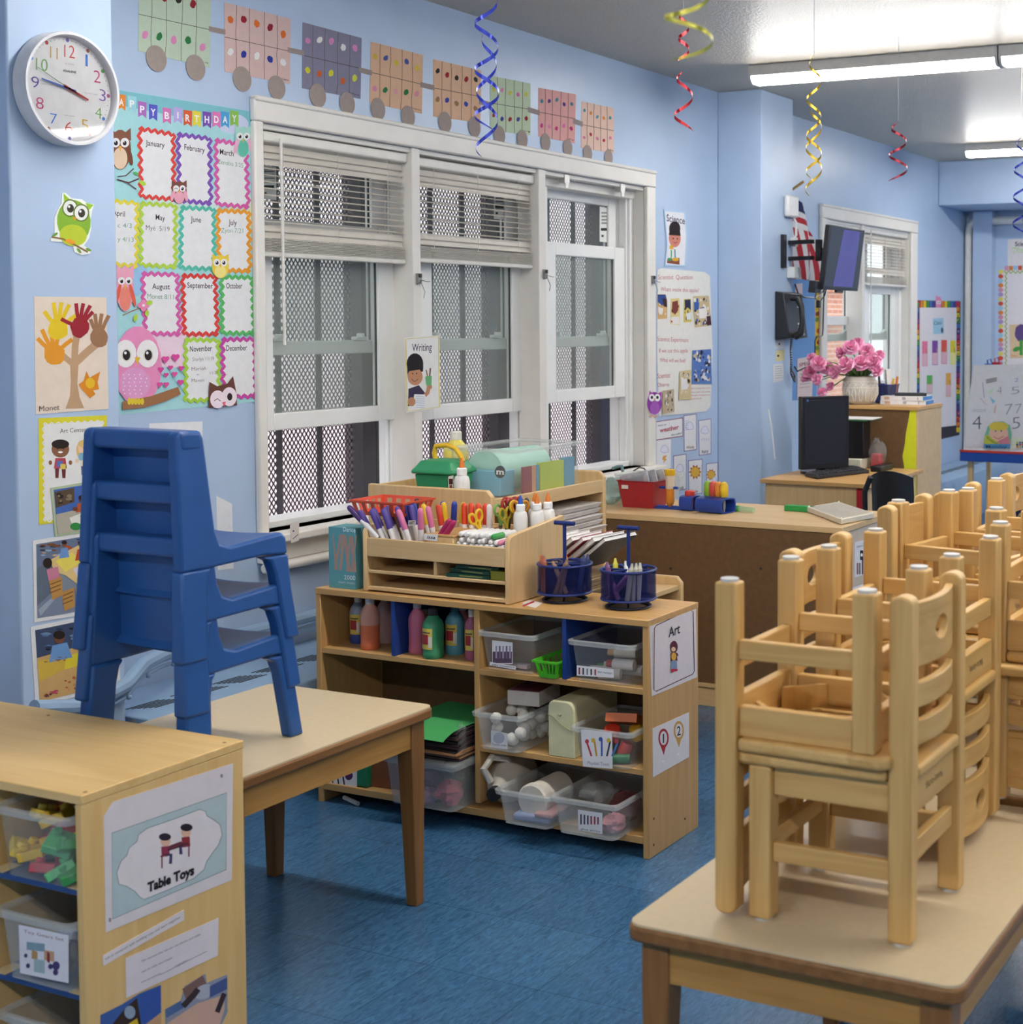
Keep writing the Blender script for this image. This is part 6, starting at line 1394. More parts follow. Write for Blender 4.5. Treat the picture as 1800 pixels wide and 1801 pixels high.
# ------------------------------------------------------------------ science wall right of the large window
a = Art('y', WY, .003, z=Z6 if 'Z6' in globals() else (780, 180, 3.6))
a.paper([(1392, 678), (1530, 690), (1546, 860), (1534, 1042), (1398, 1034), (1412, 900)], '#b5d0ea', .0006); a.poly([(1402, 690), (1522, 700), (1534, 860), (1524, 1032), (1406, 1024), (1420, 900)], '#e4e4ea')
a.text('Science', (1410, 752), (1526, 772), 46, '#3f3355', .012)
a.ell((1462, 800), 36, 48, '#2b2124'); a.ell((1462, 862), 38, 56, '#cf8574'); a.poly([(1424, 840), (1434, 790), (1492, 790), (1500, 845)], '#2b2124'); a.line([(1455, 885), (1466, 892), (1478, 884)], 4, '#6a3038'); a.ell((1452, 862), 4, 5, '#2a1c1c'); a.ell((1478, 864), 4, 5, '#2a1c1c')
a.poly([(1428, 925), (1480, 925), (1488, 985), (1425, 985)], '#dfe6e2'); a.poly([(1428, 905), (1450, 905), (1455, 930), (1430, 930)], '#d8a83c'); a.line([(1440, 935), (1440, 985)], 7, '#3f9a6a'); a.line([(1462, 930), (1465, 985)], 7, '#4a78b0'); a.poly([(1415, 990), (1492, 985), (1492, 1028), (1412, 1018)], '#8a4a3c'); a.ell((1466, 995), 22, 12, '#d8a83c'); a.rect(1418, 985, 1440, 1005, '#3f9a6a')
a.build('science_sign', 'curling Science picture sign with a drawn child, right of the large window', 'sign')
RED = '#b3304e'
a = Art('y', WY, .0015, z=ZJ)
a.paper([(105, 60), (135, 48), (450, 75), (486, 105), (498, 500), (505, 640), (490, 1040), (460, 1078), (120, 1115), (104, 700)], '#e3e2dd')
for s_, p0, p1, h in (('Scientist  Question', (112, 128), (360, 128), 34), ('Whats inside this apple?', (130, 212), (405, 222), 30), ('Scientist Experiment', (106, 572), (330, 582), 34), ('If we cut this apple', (118, 655), (326, 655), 30), ('What will we find?', (125, 722), (310, 728), 30), ('Scientist', (106, 842), (198, 835), 38), ('Observe', (108, 902), (190, 898), 30)): a.text(s_, p0, p1, h, RED, -.004)
for s_, y in (('We found that there were', 918), ('brown seeds, we found that', 945), ('the apple is the same color all', 968), ('the way to the seeds', 992)): a.text(s_, (350, y), (488 if y < 990 else 425, y-4), 10, RED)
def mini(q, g, pal, n, sd, r=.12):
    a.poly(q, g); x0, y0 = min(p[0] for p in q), min(p[1] for p in q); x1, y1 = max(p[0] for p in q), max(p[1] for p in q)
    a.mosaic([(x0+4, y0+4), (x1-4, y0+4), (x1-4, y1-4), (x0+4, y1-4)], pal, n, r, sd)
TAN = ['#c9a878', '#d8c08a', '#e6e2dc', '#4a3432', '#b98d5a']
mini([(105, 235), (165, 235), (178, 280), (176, 410), (108, 415)], '#cda873', ['#cda873', '#d8b884', '#e8e4de'], 8, 1); a.poly([(108, 238), (165, 238), (172, 275), (140, 318), (108, 290)], '#33508f'); a.poly([(140, 262), (172, 270), (176, 330), (150, 322)], '#3a2a30'); a.poly([(112, 325), (148, 340), (140, 385), (112, 365)], '#e6e2de')
mini([(200, 268), (262, 262), (268, 320), (266, 458), (198, 450)], '#dccb8e', ['#6e3c34', '#8a4038', '#dccb8e', '#4a2a2c'], 14, 2); a.poly([(212, 290), (252, 280), (256, 350), (230, 385), (210, 345)], '#7e3f36'); a.poly([(204, 400), (262, 395), (264, 452), (204, 448)], '#e4e0dc'); a.ell((208, 432), 6, 8, '#b8402e')
mini([(295, 270), (345, 268), (350, 435), (292, 438)], '#d8c36a', ['#2f3f6e', '#33303a', '#d8c36a'], 10, 3); a.poly([(300, 275), (344, 272), (346, 350), (320, 330), (304, 355)], '#2c3350'); a.poly([(312, 375), (346, 365), (346, 415), (316, 420)], '#dfe4ea')
mini([(362, 248), (475, 246), (495, 460), (375, 475), (358, 330)], '#cbb78f', ['#cbb78f', '#ddd0b2', '#e8e4dc', '#3a2c30', '#5a3e38', '#3d62a8'], 44, 4, .09); a.poly([(366, 290), (405, 295), (400, 345), (368, 350)], '#3d62a8'); a.poly([(400, 340), (455, 335), (462, 405), (405, 410)], '#ece8e2'); a.poly([(456, 395), (486, 390), (492, 455), (462, 462)], '#4a2f38')
mini([(355, 640), (490, 630), (495, 880), (350, 882)], '#5a7cbc', ['#2c2830', '#dedce4', '#e2dfe4', '#2b2628', '#c9b88a', '#3a2c2e', '#d6cf9a', '#4a6cb0', '#e0dde4'], 60, 5, .085)
mini([(262, 790), (342, 780), (344, 992), (255, 995)], '#cdbb92', ['#3a2e34', '#33282c', '#e0dde0', '#cdbb92', '#d8cca8'], 26, 6, .11); a.poly([(270, 830), (310, 850), (318, 920), (272, 925)], '#e0dde0')
mini([(138, 930), (218, 918), (222, 1080), (135, 1098)], '#b9a98f', ['#c9a878', '#dcdcdc', '#3a2e30', '#cfc7b4', '#8a8078'], 24, 7, .11)
a.build('scientist_chart', 'tall white handwritten Scientist Question chart with small photos', 'chart')
a = Art('y', WY-.027, z=ZJ); a.poly([(58, 925), (100, 940), (135, 930), (145, 1000), (130, 1090), (85, 1115), (45, 1085), (30, 1010), (40, 950)], '#e6d6e0'); a.base = .001
a.ell((87, 1020), 54, 82, '#8a3f9a'); a.poly([(52, 930), (80, 955), (45, 985)], '#a84aa8'); a.poly([(138, 935), (100, 955), (138, 990)], '#a84aa8'); a.ell((90, 1055), 34, 48, '#a05cb4')
for x in (68, 108): a.ell((x, 980), 21, 27, '#efeef0'); a.ell((x, 978), 9, 12, '#241c28')
a.poly([(80, 985), (96, 985), (88, 1010)], '#d8a0a8'); a.ell((62, 1112), 10, 10, '#d8a890'); a.ell((95, 1115), 10, 10, '#d8a890')
a.build('owl_cutout', 'purple owl cutout stuck beside the scientist chart', 'cutout')
def wcard(quad, word, wp, draw, label, border='#7f68a0', base=.0008):
    a = Art('y', WY, base, z=ZJ); a.paper(quad, border, .0005); cx_ = sum(p[0] for p in quad)/4; cy_ = sum(p[1] for p in quad)/4
    a.poly([(cx_+(x-cx_)*.93, cy_+(y-cy_)*.965) for x, y in quad], '#e3e3e8')
    if draw: draw(a)
    if word: a.text(word, wp[0], wp[1], wp[2], wp[3], .01)
    return a.build('weather_card', label, 'card', 'weather cards by the window')
def cloud(a, c, s, col='#9aa0cc', fill='#dfe1f0'):
    for dx, dy, r in ((-.3, .1, .34), (.3, .12, .32), (0, -.2, .42), (0, .15, .36)): a.ell((c[0]+dx*s, c[1]+dy*s), r*s+2.5, r*s*1.1+3, col)
    for dx, dy, r in ((-.3, .1, .34), (.3, .12, .32), (0, -.2, .42), (0, .15, .36)): a.ell((c[0]+dx*s, c[1]+dy*s), r*s, r*s*1.1, fill)
def sun(a, c, s):
    a.poly([(c[0]+s*(1.55 if k % 2 == 0 else 1.05)*math.cos(PI*k/10), c[1]+s*1.2*(1.55 if k % 2 == 0 else 1.05)*math.sin(PI*k/10)) for k in range(20)], '#b8703a'); a.ell(c, s, s*1.2, '#e0b44c')
a = Art('y', WY, .0008, z=ZJ); a.paper([(100, 1152), (292, 1122), (292, 1258), (100, 1288)], '#8a4560', .0005); a.poly([(100, 1157), (288, 1128), (288, 1254), (100, 1282)], '#e4e4e8'); a.text("What's the", (110, 1190), (172, 1178), 14, '#33303a'); a.text('weather', (124, 1232), (262, 1205), 34, '#a82f48', .025); a.text('like today?', (208, 1256), (284, 1240), 14, '#33303a', .01); a.build('weather_header', 'What is the weather header card under the scientist chart', 'card')
wcard([(298, 1108), (390, 1095), (390, 1356), (300, 1368)], 'Windy', ((315, 1350), (374, 1344), 22, '#8a8274'), lambda a: (cloud(a, (340, 1185), 44), [a.line([(305, 1150+16*k), (330, 1146+16*k)], 3, '#9aa0cc') for k in range(5)]), 'Windy weather card, first in the upper row')
wcard([(404, 1144), (495, 1130), (495, 1385), (408, 1398)], 'Rainy', ((428, 1382), (474, 1374), 24, '#4a3f66'), lambda a: (cloud(a, (450, 1215), 44), [a.line([(430+16*k, 1270), (426+16*k, 1292)], 3, '#9aa0cc') for k in range(4)]), 'Rainy weather card at the right of the upper row')
wcard([(100, 1288), (208, 1275), (206, 1508), (100, 1520)], None, None, lambda a: (cloud(a, (160, 1352), 44), a.poly([(150, 1400), (178, 1395), (160, 1420), (175, 1420), (150, 1455), (155, 1428), (142, 1425)], '#d8993c')), 'thunderstorm weather card partly behind the window casing', '#cfd2e4')
wcard([(222, 1398), (316, 1385), (316, 1640), (226, 1655)], 'Cloudy', ((242, 1645), (298, 1636), 24, '#37333c'), lambda a: cloud(a, (270, 1490), 44), 'Cloudy weather card in the lower row')
wcard([(330, 1432), (432, 1420), (430, 1670), (334, 1682)], 'Sunny', ((345, 1668), (400, 1662), 22, '#37333c'), lambda a: sun(a, (380, 1515), 30), 'Sunny weather card in the lower row')
wcard([(460, 1455), (545, 1445), (543, 1690), (462, 1700)], None, None, lambda a: (sun(a, (495, 1535), 24), cloud(a, (518, 1570), 26)), 'partly sunny weather card at the right of the lower row')
# writing sign hung on the first mullion
a = Art('y', WY-.013, .002, z=(440, 480, 3.752))
a.paper([(1018, 428), (1246, 412), (1253, 890), (1028, 922)], '#e6e6e4', .0006); a.line([(1024, 436), (1240, 420), (1246, 884), (1034, 912)], 7, '#d9c95a', closed=True); a.text('Writing', (1066, 518), (1196, 512), 52, '#3f3358', .006)
a.ell((1085, 600), 55, 70, '#241f24'); a.poly([(1032, 600), (1075, 560), (1140, 610), (1138, 650), (1036, 680)], '#241f24'); a.ell((1086, 685), 50, 58, '#bf8a6a'); a.poly([(1036, 650), (1040, 590), (1070, 588), (1078, 620), (1092, 590), (1136, 610), (1138, 632), (1100, 640)], '#241f24')
a.line([(1062, 700), (1082, 718), (1106, 700)], 4, '#4a2c26'); a.ell((1070, 665), 4, 5, '#2a1c1c'); a.ell((1096, 664), 4, 5, '#2a1c1c')
a.poly([(1042, 765), (1110, 740), (1150, 790), (1150, 860), (1038, 880)], '#3d3550'); a.line([(1140, 820), (1168, 790), (1178, 745)], 26, '#bf8a6a'); a.ell((1180, 752), 18, 16, '#bf8a6a'); a.poly([(1152, 684), (1196, 680), (1194, 742), (1160, 744)], '#6fb07a'); a.line([(1168, 684), (1158, 640)], 7, '#8a6a4a'); a.line([(1182, 682), (1186, 628)], 9, '#6a4a34')
a.poly([(1080, 800), (1150, 802), (1160, 830), (1140, 890), (1066, 896)], '#e4e6ea'); [a.line([(1090, 815+14*k), (1148, 818+14*k)], 2, '#7f9ac0') for k in range(6)]; a.ell((1062, 850), 26, 30, '#bf8a6a')
a.build('writing_sign', 'Writing picture sign with a drawn child, taped to the window mullion', 'sign')

# ------------------------------------------------------------------ on the science shelf
SZ = .7355
t = thing('plastic_tub', 'dark red tub holding foil wrapped packets on the brown backed shelf', 'tub', (5.33, 3.03, SZ))
def tb(i, z): return [(5.27+i, 2.935+i, z), (5.42-i, 2.935+i, z), (5.42-i, 3.115-i, z), (5.27+i, 3.115-i, z)]
R_ = pm('#a3262c', .4); q = MB(); q.loft([tb(.02, SZ), tb(.004, SZ+.108), tb(-.002, SZ+.112), tb(.006, SZ+.112), tb(.022, SZ+.004)], R_); q.build('body', t, True)
q = MB(); q.box((5.2708, 3.06, SZ+.078), (5.2735, 3.09, SZ+.093), pm('#e0dcd8')); q.build('handle_slot', t, True)
for k in range(4):
    q = MB(T=TR(5.31+.03*k, 3.04-.02*k, SZ+.075, .1*k) @ Matrix.Rotation(-.25, 4, 'X')); q.cbox((0, 0, .03), (.012, .13, .075), pm('#c9cbd0', .25, .2, 40, .5)); q.cbox((-.0062, 0, .04), (.0006, .09, .02), pm('#8f9398'))
    tag(q.build('foil_packet', bevel=.003), ['front', 'second', 'third', 'rear'][k]+' silver foil packet standing in the dark red tub', 'packet', 'foil packets')
t = clear_bin('storage_bin', 'clear lidded box behind the dark red tub by the window', 5.44, 5.60, 2.98, 3.22, SZ, SZ+.11, FROST, .008)
q = MB(); q.box((5.44, 2.975, SZ+.110), (5.605, 3.225, SZ+.118), FROST); q.build('lid', t, True)
tag(crumple(None, 'plastic_bag', (5.35, 3.185, SZ+.055), .055, clear('green_grey_bag', (.8, .9, .86), .6, '#a9bdb6', .3), (1, .9, .95)), 'greenish clear plastic bag at the left of the dark red tub', 'bag')
q = MB(); pts = [at(u, v, x=5.36) for u, v in ((1078, 824), (1086, 821), (1094, 820), (1096, 830))]; q.tube(pts, .007, pm('#6f9298', .4), 8); q.tube([at(u, v, x=5.36) for u, v in ((1115, 828), (1125, 822), (1133, 824), (1140, 832))], .003, pm('#4a3a3c'), 6); tag(q.build('cord_loop'), 'grey green strap loops standing behind the red tub', 'strap')
def tube_stand(x, y, a, label, tubes):
    BL = pm('#22408f', .3)
    return BL
t = thing('tube_stand', 'blue arched stand holding an upright orange filled test tube', 'stand', (5.33, 2.90, SZ)); BLS = pm('#25439a', .3)
q = MB(); pts = [Vector((5.33, y, z)) for y, z in ((2.78, SZ+.006), (2.955, SZ+.006), (2.965, SZ+.02), (2.965, SZ+.072), (2.95, SZ+.085), (2.86, SZ+.085))]; q.tube(pts, .006, BLS, 8); q.box((5.30, 2.79, SZ), (5.36, 2.955, SZ+.005), BLS); q.build('frame', t, True)
t = thing('test_tube', 'tall test tube with yellow cap and orange filling, in the blue arched stand', 'test tube', (5.33, 2.895, SZ+.006))
q = MB(); q.lathe([(.006, .0), (.015, .012), (.018, .02), (.018, .075)], pm('#d98a30', .3), n=18); q.build('filling', t); q = MB(); q.lathe([(.0185, .075), (.019, .13)], pm('#d9c9b4', .3), n=18); q.build('sleeve', t); q = MB(); q.lathe([(.021, .13), (.0225, .133), (.0225, .152), (.020, .155)], pm('#e0b428', .4), n=18); q.build('cap', t)
def block_stand(x, y, ln, label, w=.04):
    t = thing('tube_stand', label, 'stand', (x, y, SZ)); q = MB(); prof = []
    for k in range(17): an = 2*PI*k/16; c, s = math.cos(an), math.sin(an); f = (abs(c)**5+abs(s)**5)**(-.2); prof.append((w*c*f, .030+.030*s*f))
    prof = prof[:-1]; inner = [(a_*.86, .030+(b_-.030)*.86) for a_, b_ in prof]
    q.loft([[(p[0], yy, p[1]) for p in pr_] for yy, pr_ in ((-ln, inner), (-ln, prof), (ln, prof), (ln, inner))], BLS, cap=False, closed=True); q.build('frame', t)
    q = MB(); q.box((-w*.8, -.001, .006), (w*.8, .001, .054), clear('tube_blue', (.6, .7, .95), .6, '#2a4aa0')); q.build('web', t); return t
block_stand(5.315, 2.795, .03, 'small blue rounded stand with a red capped tube')
q = MB(); q.lathe([(.013, 0), (.015, .005), (.015, .05)], clear('tube_red', (.95, .7, .7), .5, '#c05060'), (5.315, 2.795, SZ+.006), 16); q.lathe([(.019, .050), (.021, .053), (.021, .070), (.018, .073)], pm('#d0453a', .35), (5.315, 2.795, SZ+.007), 18); tag(q.build('test_tube'), 'short red capped tube in the small blue stand', 'test tube')
o = block_stand(5.30, 2.672, .066, 'large blue rounded stand holding four coloured droppers', .05); o.rotation_euler = (0, 0, -.18)
for k, (c, nm) in enumerate((('#8fb83c', 'light green'), ('#d25048', 'coral red'), ('#e08c30', 'orange'), ('#e8c02c', 'yellow'))):
    t = thing('dropper', nm+' bulb dropper standing in the large blue stand', 'dropper', (5.312-.005*k, 2.712-.027*k, SZ+.003), 0, 'coloured droppers'); q = MB(); q.lathe([(.003, .0), (.006, .02), (.006, .062)], clear('dropper_stem', (.95, .95, .95), .6), n=12); q.build('stem', t); q = MB(); q.lathe([(.012, .060), (.016, .066), (.016, .105), (.012, .117), (.004, .122)], pm(c, .35), n=18); q.build('bulb', t)
t = thing('test_tube', 'small green capped tube lying beside the large blue stand', 'test tube', (5.36, 2.58, SZ+.012)); q = MB(); q.cyl((0, .035, 0), (0, .015, 0), .012, pm('#4fae5a', .4), n=14); q.build('cap', t); q = MB(); q.cyl((0, .015, 0), (-.02, -.06, 0), .010, clear('tube_green', (.85, .95, .87), .6, '#bfe0c0'), n=14); q.build('tube', t)
t = thing('light_panel', 'white framed square panel lying on the brown backed shelf', 'panel', (5.55, 2.24, SZ))
cs = [at(u, v, z=SZ+.02) for u, v in ((1420, 892), (1476, 883), (1538, 903), (1480, 914))]; cn = sum(cs, Vector())/4
q = MB(); q.loft([[(p.x, p.y, z) for p in cs] for z in (SZ+.001, SZ+.022)], pm('#d9d0bd', .5)); q.build('frame', t, True, bevel=.003)
q = MB(); q.add([(cn.x+(p.x-cn.x)*.88, cn.y+(p.y-cn.y)*.88, SZ+.0226) for p in cs], [(0,1,2,3)], pm('#c4bcae', .3, .12, 60)); q.build('panel_face', t, True)
for k, p in enumerate(cs): q = MB(); q.sphere((cn.x+(p.x-cn.x)*.94, cn.y+(p.y-cn.y)*.94, SZ+.023), .004, pm('#f0ece4', .3), 8, 6); q.build('corner_peg', t, True)
q = MB(); A_, B_ = at(1383, 893, z=SZ+.01), at(1447, 895, z=SZ+.01); q.box((A_.x-.02, B_.y, SZ), (A_.x+.02, A_.y, SZ+.022), pm('#2f9a4a', .5)); tag(q.build('green_folder', bevel=.002), 'green plastic strip lying at the back of the brown backed shelf', 'folder')
a = Art('y', 2.046); a.paper([(1504, 954), (1527, 948), (1527, 1008), (1504, 1016)], '#dddbe0', .0005); a.text('Science Center', (1507, 964), (1526, 959), 5, '#4a4448'); a.rect(1513, 968, 1519, 985, '#2e2c34'); a.ell((1516, 976), 2, 3, '#e4e4e4'); [a.rect(x, 990 if x != 1516 else 985, x+3, 1010, '#8a6a6e' if x < 1512 else '#4a4450') for x in (1507, 1511, 1516, 1521)]
a.build('science_center_sign', 'small Science Center sign on the end of the brown backed shelf', 'sign')
a = Art('y', 2.046); a.paper([(1500, 1034), (1527, 1024), (1527, 1068), (1500, 1076)], '#dddbe0', .0005); a.ell((1512, 1047), 6.5, 12, '#54407a'); a.ell((1512, 1047), 4.8, 9, '#dddbe0'); a.text('1', (1511, 1053), (1513, 1052.5), 11, '#3a3444'); a.ell((1525, 1040), 5, 9, '#5a6a9a')
a.build('number_sign', 'sheet with number pins below the Science Center sign', 'sign')

# ------------------------------------------------------------------ computer desk
DZ = .742; BKP = pm('#1d1d20', .3, .05); SCR = pm('#26262b', .12, .02)
t = thing('monitor', 'black flat computer monitor on the pale desk by the pier', 'monitor', (6.78, 2.80, DZ))
p0, p1, p2, p3 = at(1411, 700, x=6.70), at(1494, 694, x=6.93), at(1494, 806, x=6.93), at(1411, 830, x=6.70)
nx_ = Vector((p1.y-p0.y, p0.x-p1.x, 0)).normalized()
if nx_.x > 0: nx_ = -nx_
q = MB(); zt, zb = p0.z+.005, DZ+.028
def quad(pA, pB, off): return [pA+nx_*off, pB+nx_*off]
for nm, o0, o1, mt, ins in (('housing', -.0, -.035, BKP, 0), ('screen', .0015, .0, SCR, .018)):
    d_ = (p1-p0); d_.z = 0; d_.normalize(); A_, B_ = Vector((p0.x, p0.y, 0))+d_*ins, Vector((p1.x, p1.y, 0))-d_*ins; za, zb_ = zb+ins*1.3, zt-ins
    q = MB(); vs = []
    for o_ in (o0, o1):
        for P_, z_ in ((A_, za), (B_, za), (B_, zb_), (A_, zb_)): vs.append(P_+nx_*o_+Vector((0, 0, z_)))
    q.add(vs, [(0,1,2,3), (7,6,5,4), (0,4,5,1), (1,5,6,2), (2,6,7,3), (3,7,4,0)], mt); q.build(nm, t, True, bevel=.003)
mc = (Vector((p0.x, p0.y, 0))+Vector((p1.x, p1.y, 0)))/2
q = MB(); q.cyl(mc-nx_*.05+Vector((0, 0, DZ)), mc-nx_*.05+Vector((0, 0, DZ+.014)), .10, pm('#3a2426', .25), n=28); q.cyl(mc-nx_*.045+Vector((0, 0, DZ+.01)), mc-nx_*.045+Vector((0, 0, DZ+.12)), .022, BKP, n=14); q.build('stand', t, True)
q = MB(); pb = Vector((p0.x, p0.y, zt-.02))+(p1-p0).normalized()*.03+nx_*.002; q.cbox(pb, (.004, .008, .012), pm('#3f78c8', .4)); o = q.build('sticker', t, True); o['label'] = 'small blue sticker'
t = thing('keyboard', 'black keyboard lying in front of the monitor', 'keyboard', (6.72, 2.73, DZ))
ks = [at(u, v, z=DZ+.012) for u, v in ((1416, 834), (1438, 839), (1529, 828), (1494, 815))]
q = MB(); q.loft([[(p.x, p.y, z) for p in ks] for z in (DZ+.001, DZ+.016)], pm('#232327', .4)); q.build('case', t, True, bevel=.003)
q = MB(); LK = lambda s_, t_: (ks[0]*(1-s_)+ks[3]*s_)*(1-t_)+(ks[1]*(1-s_)+ks[2]*s_)*t_
for r_ in range(4):
    for c in range(14):
        P_ = [LK((c+.5+dx)/14.6+.0, (r_+.55+dy)/4.4) for dx, dy in ((-.38, -.38), (.38, -.38), (.38, .38), (-.38, .38))]; q.loft([[(p.x, p.y, z) for p in P_] for z in (DZ+.016, DZ+.021)], pm('#3a3a40', .5))
q.build('keys', t, True)
t = thing('computer_tower', 'black computer case behind the monitor beside the bookcase', 'computer', (7.17, 2.80, DZ)); q = MB(); q.box((7.12, 2.735, DZ+.055), (7.22, 2.93, DZ+.25), BKP); q.build('case', t, True, bevel=.004); q = MB(); q.box((7.10, 2.74, DZ), (7.24, 2.93, DZ+.054), pm('#d6d2bd', .5)); o = q.build('base', t, True, bevel=.004); o['label'] = 'cream base box'
q = MB(); q.box((7.08, 2.70, .9925), (7.26, 2.985, 1.0005), pm('#2f8a4f', .5)); tag(q.build('green_folder'), 'green folder lying on top of the black computer case', 'folder')
q = MB(T=TR(7.16, 2.84, 1.001, .1)); q.box((-.10, -.16, 0), (.10, .14, .004), pm('#dcdad8', .7)); tag(q.build('paper_sheet'), 'white papers on the green folder below the vase', 'paper')
t = thing('plastic_bag', 'clear bag with a red packet standing on the desk by the bookcase', 'bag', (7.2, 2.69, DZ)); tag_ = crumple(t, 'wrapper', (7.2, 2.69, DZ+.075), .055, CLEAR, (.7, .8, 1.4)); q = MB(); q.cbox((7.2, 2.69, DZ+.042), (.05, .055, .07), pm('#c03a44', .5)); q.build('red_packet', t, True, bevel=.008)
q = MB(); q.box((7.02, 2.60, DZ), (7.2, 2.66, DZ+.03), pm('#1c1c1f', .4)); tag(q.build('stapler', bevel=.006), 'black low device lying on the desk before the brown bookcase back', 'device')
# yellow border strip on the bookcase back
a = Art('x', TX); pts = [(1612, 722), (1601, 722)]
for i in range(1, 9): pts.append((1601-(6 if i < 3 else 12 if i in (3, 4) else 13)+(3 if i % 2 else -1), 722+20*i))
pts += [(1600, 893), (1612, 893)]; a.paper(pts, '#d8dc2e', .0006); a.build('border_strip', 'yellow wavy border strip stapled to the bookcase back', 'border')
# desk chair
t = thing('desk_chair', 'black plastic chair pulled up to the computer desk', 'chair', (6.28, 2.27, 0)); BC = pm('#26272b', .35)
q = MB(); N = 10; R = []
for d in (0, .012):
    for z in ((.52, .60, .70, .80, .83) if d == 0 else (.83, .80, .70, .60, .52)): R.append([(6.30+d+.05*((2*i/N-1)**2)-.10*(z-.52), 2.19+.20*i/N, z-.03*((2*i/N-1)**2 if z > .79 else 0)) for i in range(N+1)])
vs = [p for r in R for p in r]; q.add(vs, [(j*(N+1)+i, j*(N+1)+i+1, ((j+1) % len(R))*(N+1)+i+1, ((j+1) % len(R))*(N+1)+i) for j in range(len(R)) for i in range(N)], BC); q.build('backrest', t, True)
q = MB(); q.box((6.32, 2.12, .43), (6.49, 2.42, .45), BC); q.build('seat', t, True, bevel=.01)
q = MB(); q.tube([(6.33, 2.40, .45), (6.30, 2.41, .60), (6.28, 2.405, .73), (6.26, 2.37, .80)], .013, BC, 8); q.build('arm', t, True)
for x, y in ((6.33, 2.14), (6.33, 2.40), (6.47, 2.14), (6.47, 2.40)): q = MB(); q.cyl((x, y, 0), (x, y, .43), .011, pm('#9a9a9e', .3, metal=.8), n=10); q.build('leg', t, True)

# ------------------------------------------------------------------ on the bookcase
t = thing('flower_vase', 'cream carved ceramic pot holding the pink cloth flowers', 'vase', (7.40, 2.88, TZ)); CER = pm('#c9c0b2', .7, .08, 30); vz = TZ+.0005
vx, vy = 7.42, 2.87
q = MB(T=TR(vx, vy, vz)); q.lathe([(.055, 0), (.075, .015), (.092, .05), (.096, .085), (.090, .12), (.080, .145), (.082, .150), (.074, .150), (.07, .13)], CER, n=36, cap=True); q.build('pot', t, True)
q = MB(T=TR(vx, vy, vz)); LN = pm('#ebe6dc', .7)
for k in range(16):
    a0 = 2*PI*k/16
    for z0, z1, da in ((.095, .118, .196), (.118, .095, .196)): q.tube([(.0945*math.cos(a0), .0945*math.sin(a0), z0), (.0915*math.cos(a0+da), .0915*math.sin(a0+da), z1)], .0022, LN, 5)
    for s in (-1, 1): q.tube([(.080*math.cos(a0+s*.04), .080*math.sin(a0+s*.04), .02), (.0955*math.cos(a0+s*.13), .0955*math.sin(a0+s*.13), .055), (.0955*math.cos(a0+s*.05), .0955*math.sin(a0+s*.05), .085)], .002, LN, 5)
q.ring((0, 0, .122), .0905, .002, LN, 36, 6); q.ring((0, 0, .09), .0965, .002, LN, 36, 6); q.build('carved_pattern', t, True)
random.seed(21)
PK = [pm('#f0a0c4', .8, .05), pm('#ea8cb8', .8, .05), pm('#f6b8d2', .8, .05)]
t = thing('flower_bouquet', 'bunch of pink cloth flowers with green leaves in the cream pot', 'flowers', (vx, vy, TZ+.14))
q = MB(); GL = pm('#6f8a4e', .7, .2, 30)
for k in range(120):
    an = random.random()*2*PI; r = random.uniform(.04, .15); z0 = TZ+.150; tip = Vector((vx+r*math.cos(an), vy+r*math.sin(an)+.05*random.random(), z0+random.uniform(.01, .10))); b = Vector((vx+r*.3*math.cos(an), vy+r*.3*math.sin(an), z0-.01)); s = Vector((-math.sin(an), math.cos(an), .3))*.008; md = (b+tip)/2+Vector((0, 0, .02))
    q.add([b, md-s, tip, md+s], [(0,1,2,3)], GL)
q.build('leaves', t, True)
def blossom(u, v, r, x):
    p = at(u, v, x=x); q = MB(); ax = Vector((-.75+random.uniform(-.3, .3), random.uniform(-.5, .5), .5+random.uniform(-.3, .3))).normalized(); e = ax.orthogonal().normalized(); f = ax.cross(e)
    for ringk, (n, R1, lift, tw) in enumerate(((7, 1.0, .05, 0), (6, .82, .28, .4), (5, .6, .5, .8), (4, .36, .66, .2))):
        for k in range(n):
            an = 2*PI*k/n+tw+random.uniform(-.15, .15); dr = e*math.cos(an)+f*math.sin(an); sd = -e*math.sin(an)+f*math.cos(an); mt = PK[(k*2+ringk) % 3]
            pts = []
            for tt, wd, lf in ((.08, .12, 0), (.5, .52, .10), (.85, .58, lift*.6+.12), (1.05, .36, lift*.75+.05)): pts.append((p+dr*(r*R1*tt)+ax*(r*(lift*tt+lf)+random.uniform(-.1, .1)*r), sd*(r*R1*wd*.85)+ax*random.uniform(-.14, .14)*r))
            q.band([a_ for a_, b_ in pts], [b_ for a_, b_ in pts], mt)
    st = Vector((vx, vy, TZ+.15)); o = q.build('blossom', t, True)
    g_ = MB(); g_.tube([st, (st+p)/2+Vector((0, 0, .02)), p-ax*.01], .003, GL, 5); g_.build('stem', t, True)
for u, v, r, x in ((1497, 612, .052, 7.36), (1525, 618, .05, 7.40), (1490, 645, .058, 7.33), (1515, 640, .055, 7.36), (1540, 640, .055, 7.38), (1470, 655, .045, 7.33), (1545, 655, .04, 7.36), (1440, 640, .052, 7.35), (1425, 655, .048, 7.38), (1455, 648, .045, 7.40), (1440, 668, .04, 7.33), (1418, 668, .035, 7.40), (1447, 690, .032, 7.33), (1510, 605, .04, 7.42), (1482, 622, .042, 7.38), (1548, 625, .035, 7.42), (1430, 630, .035, 7.40), (1462, 680, .03, 7.34)): blossom(u, v, r*.82, x)
t = thing('pencil_basket', 'navy mesh basket of pens and cards right of the flower pot', 'basket', (7.60, 2.79, TZ)); q = MB()
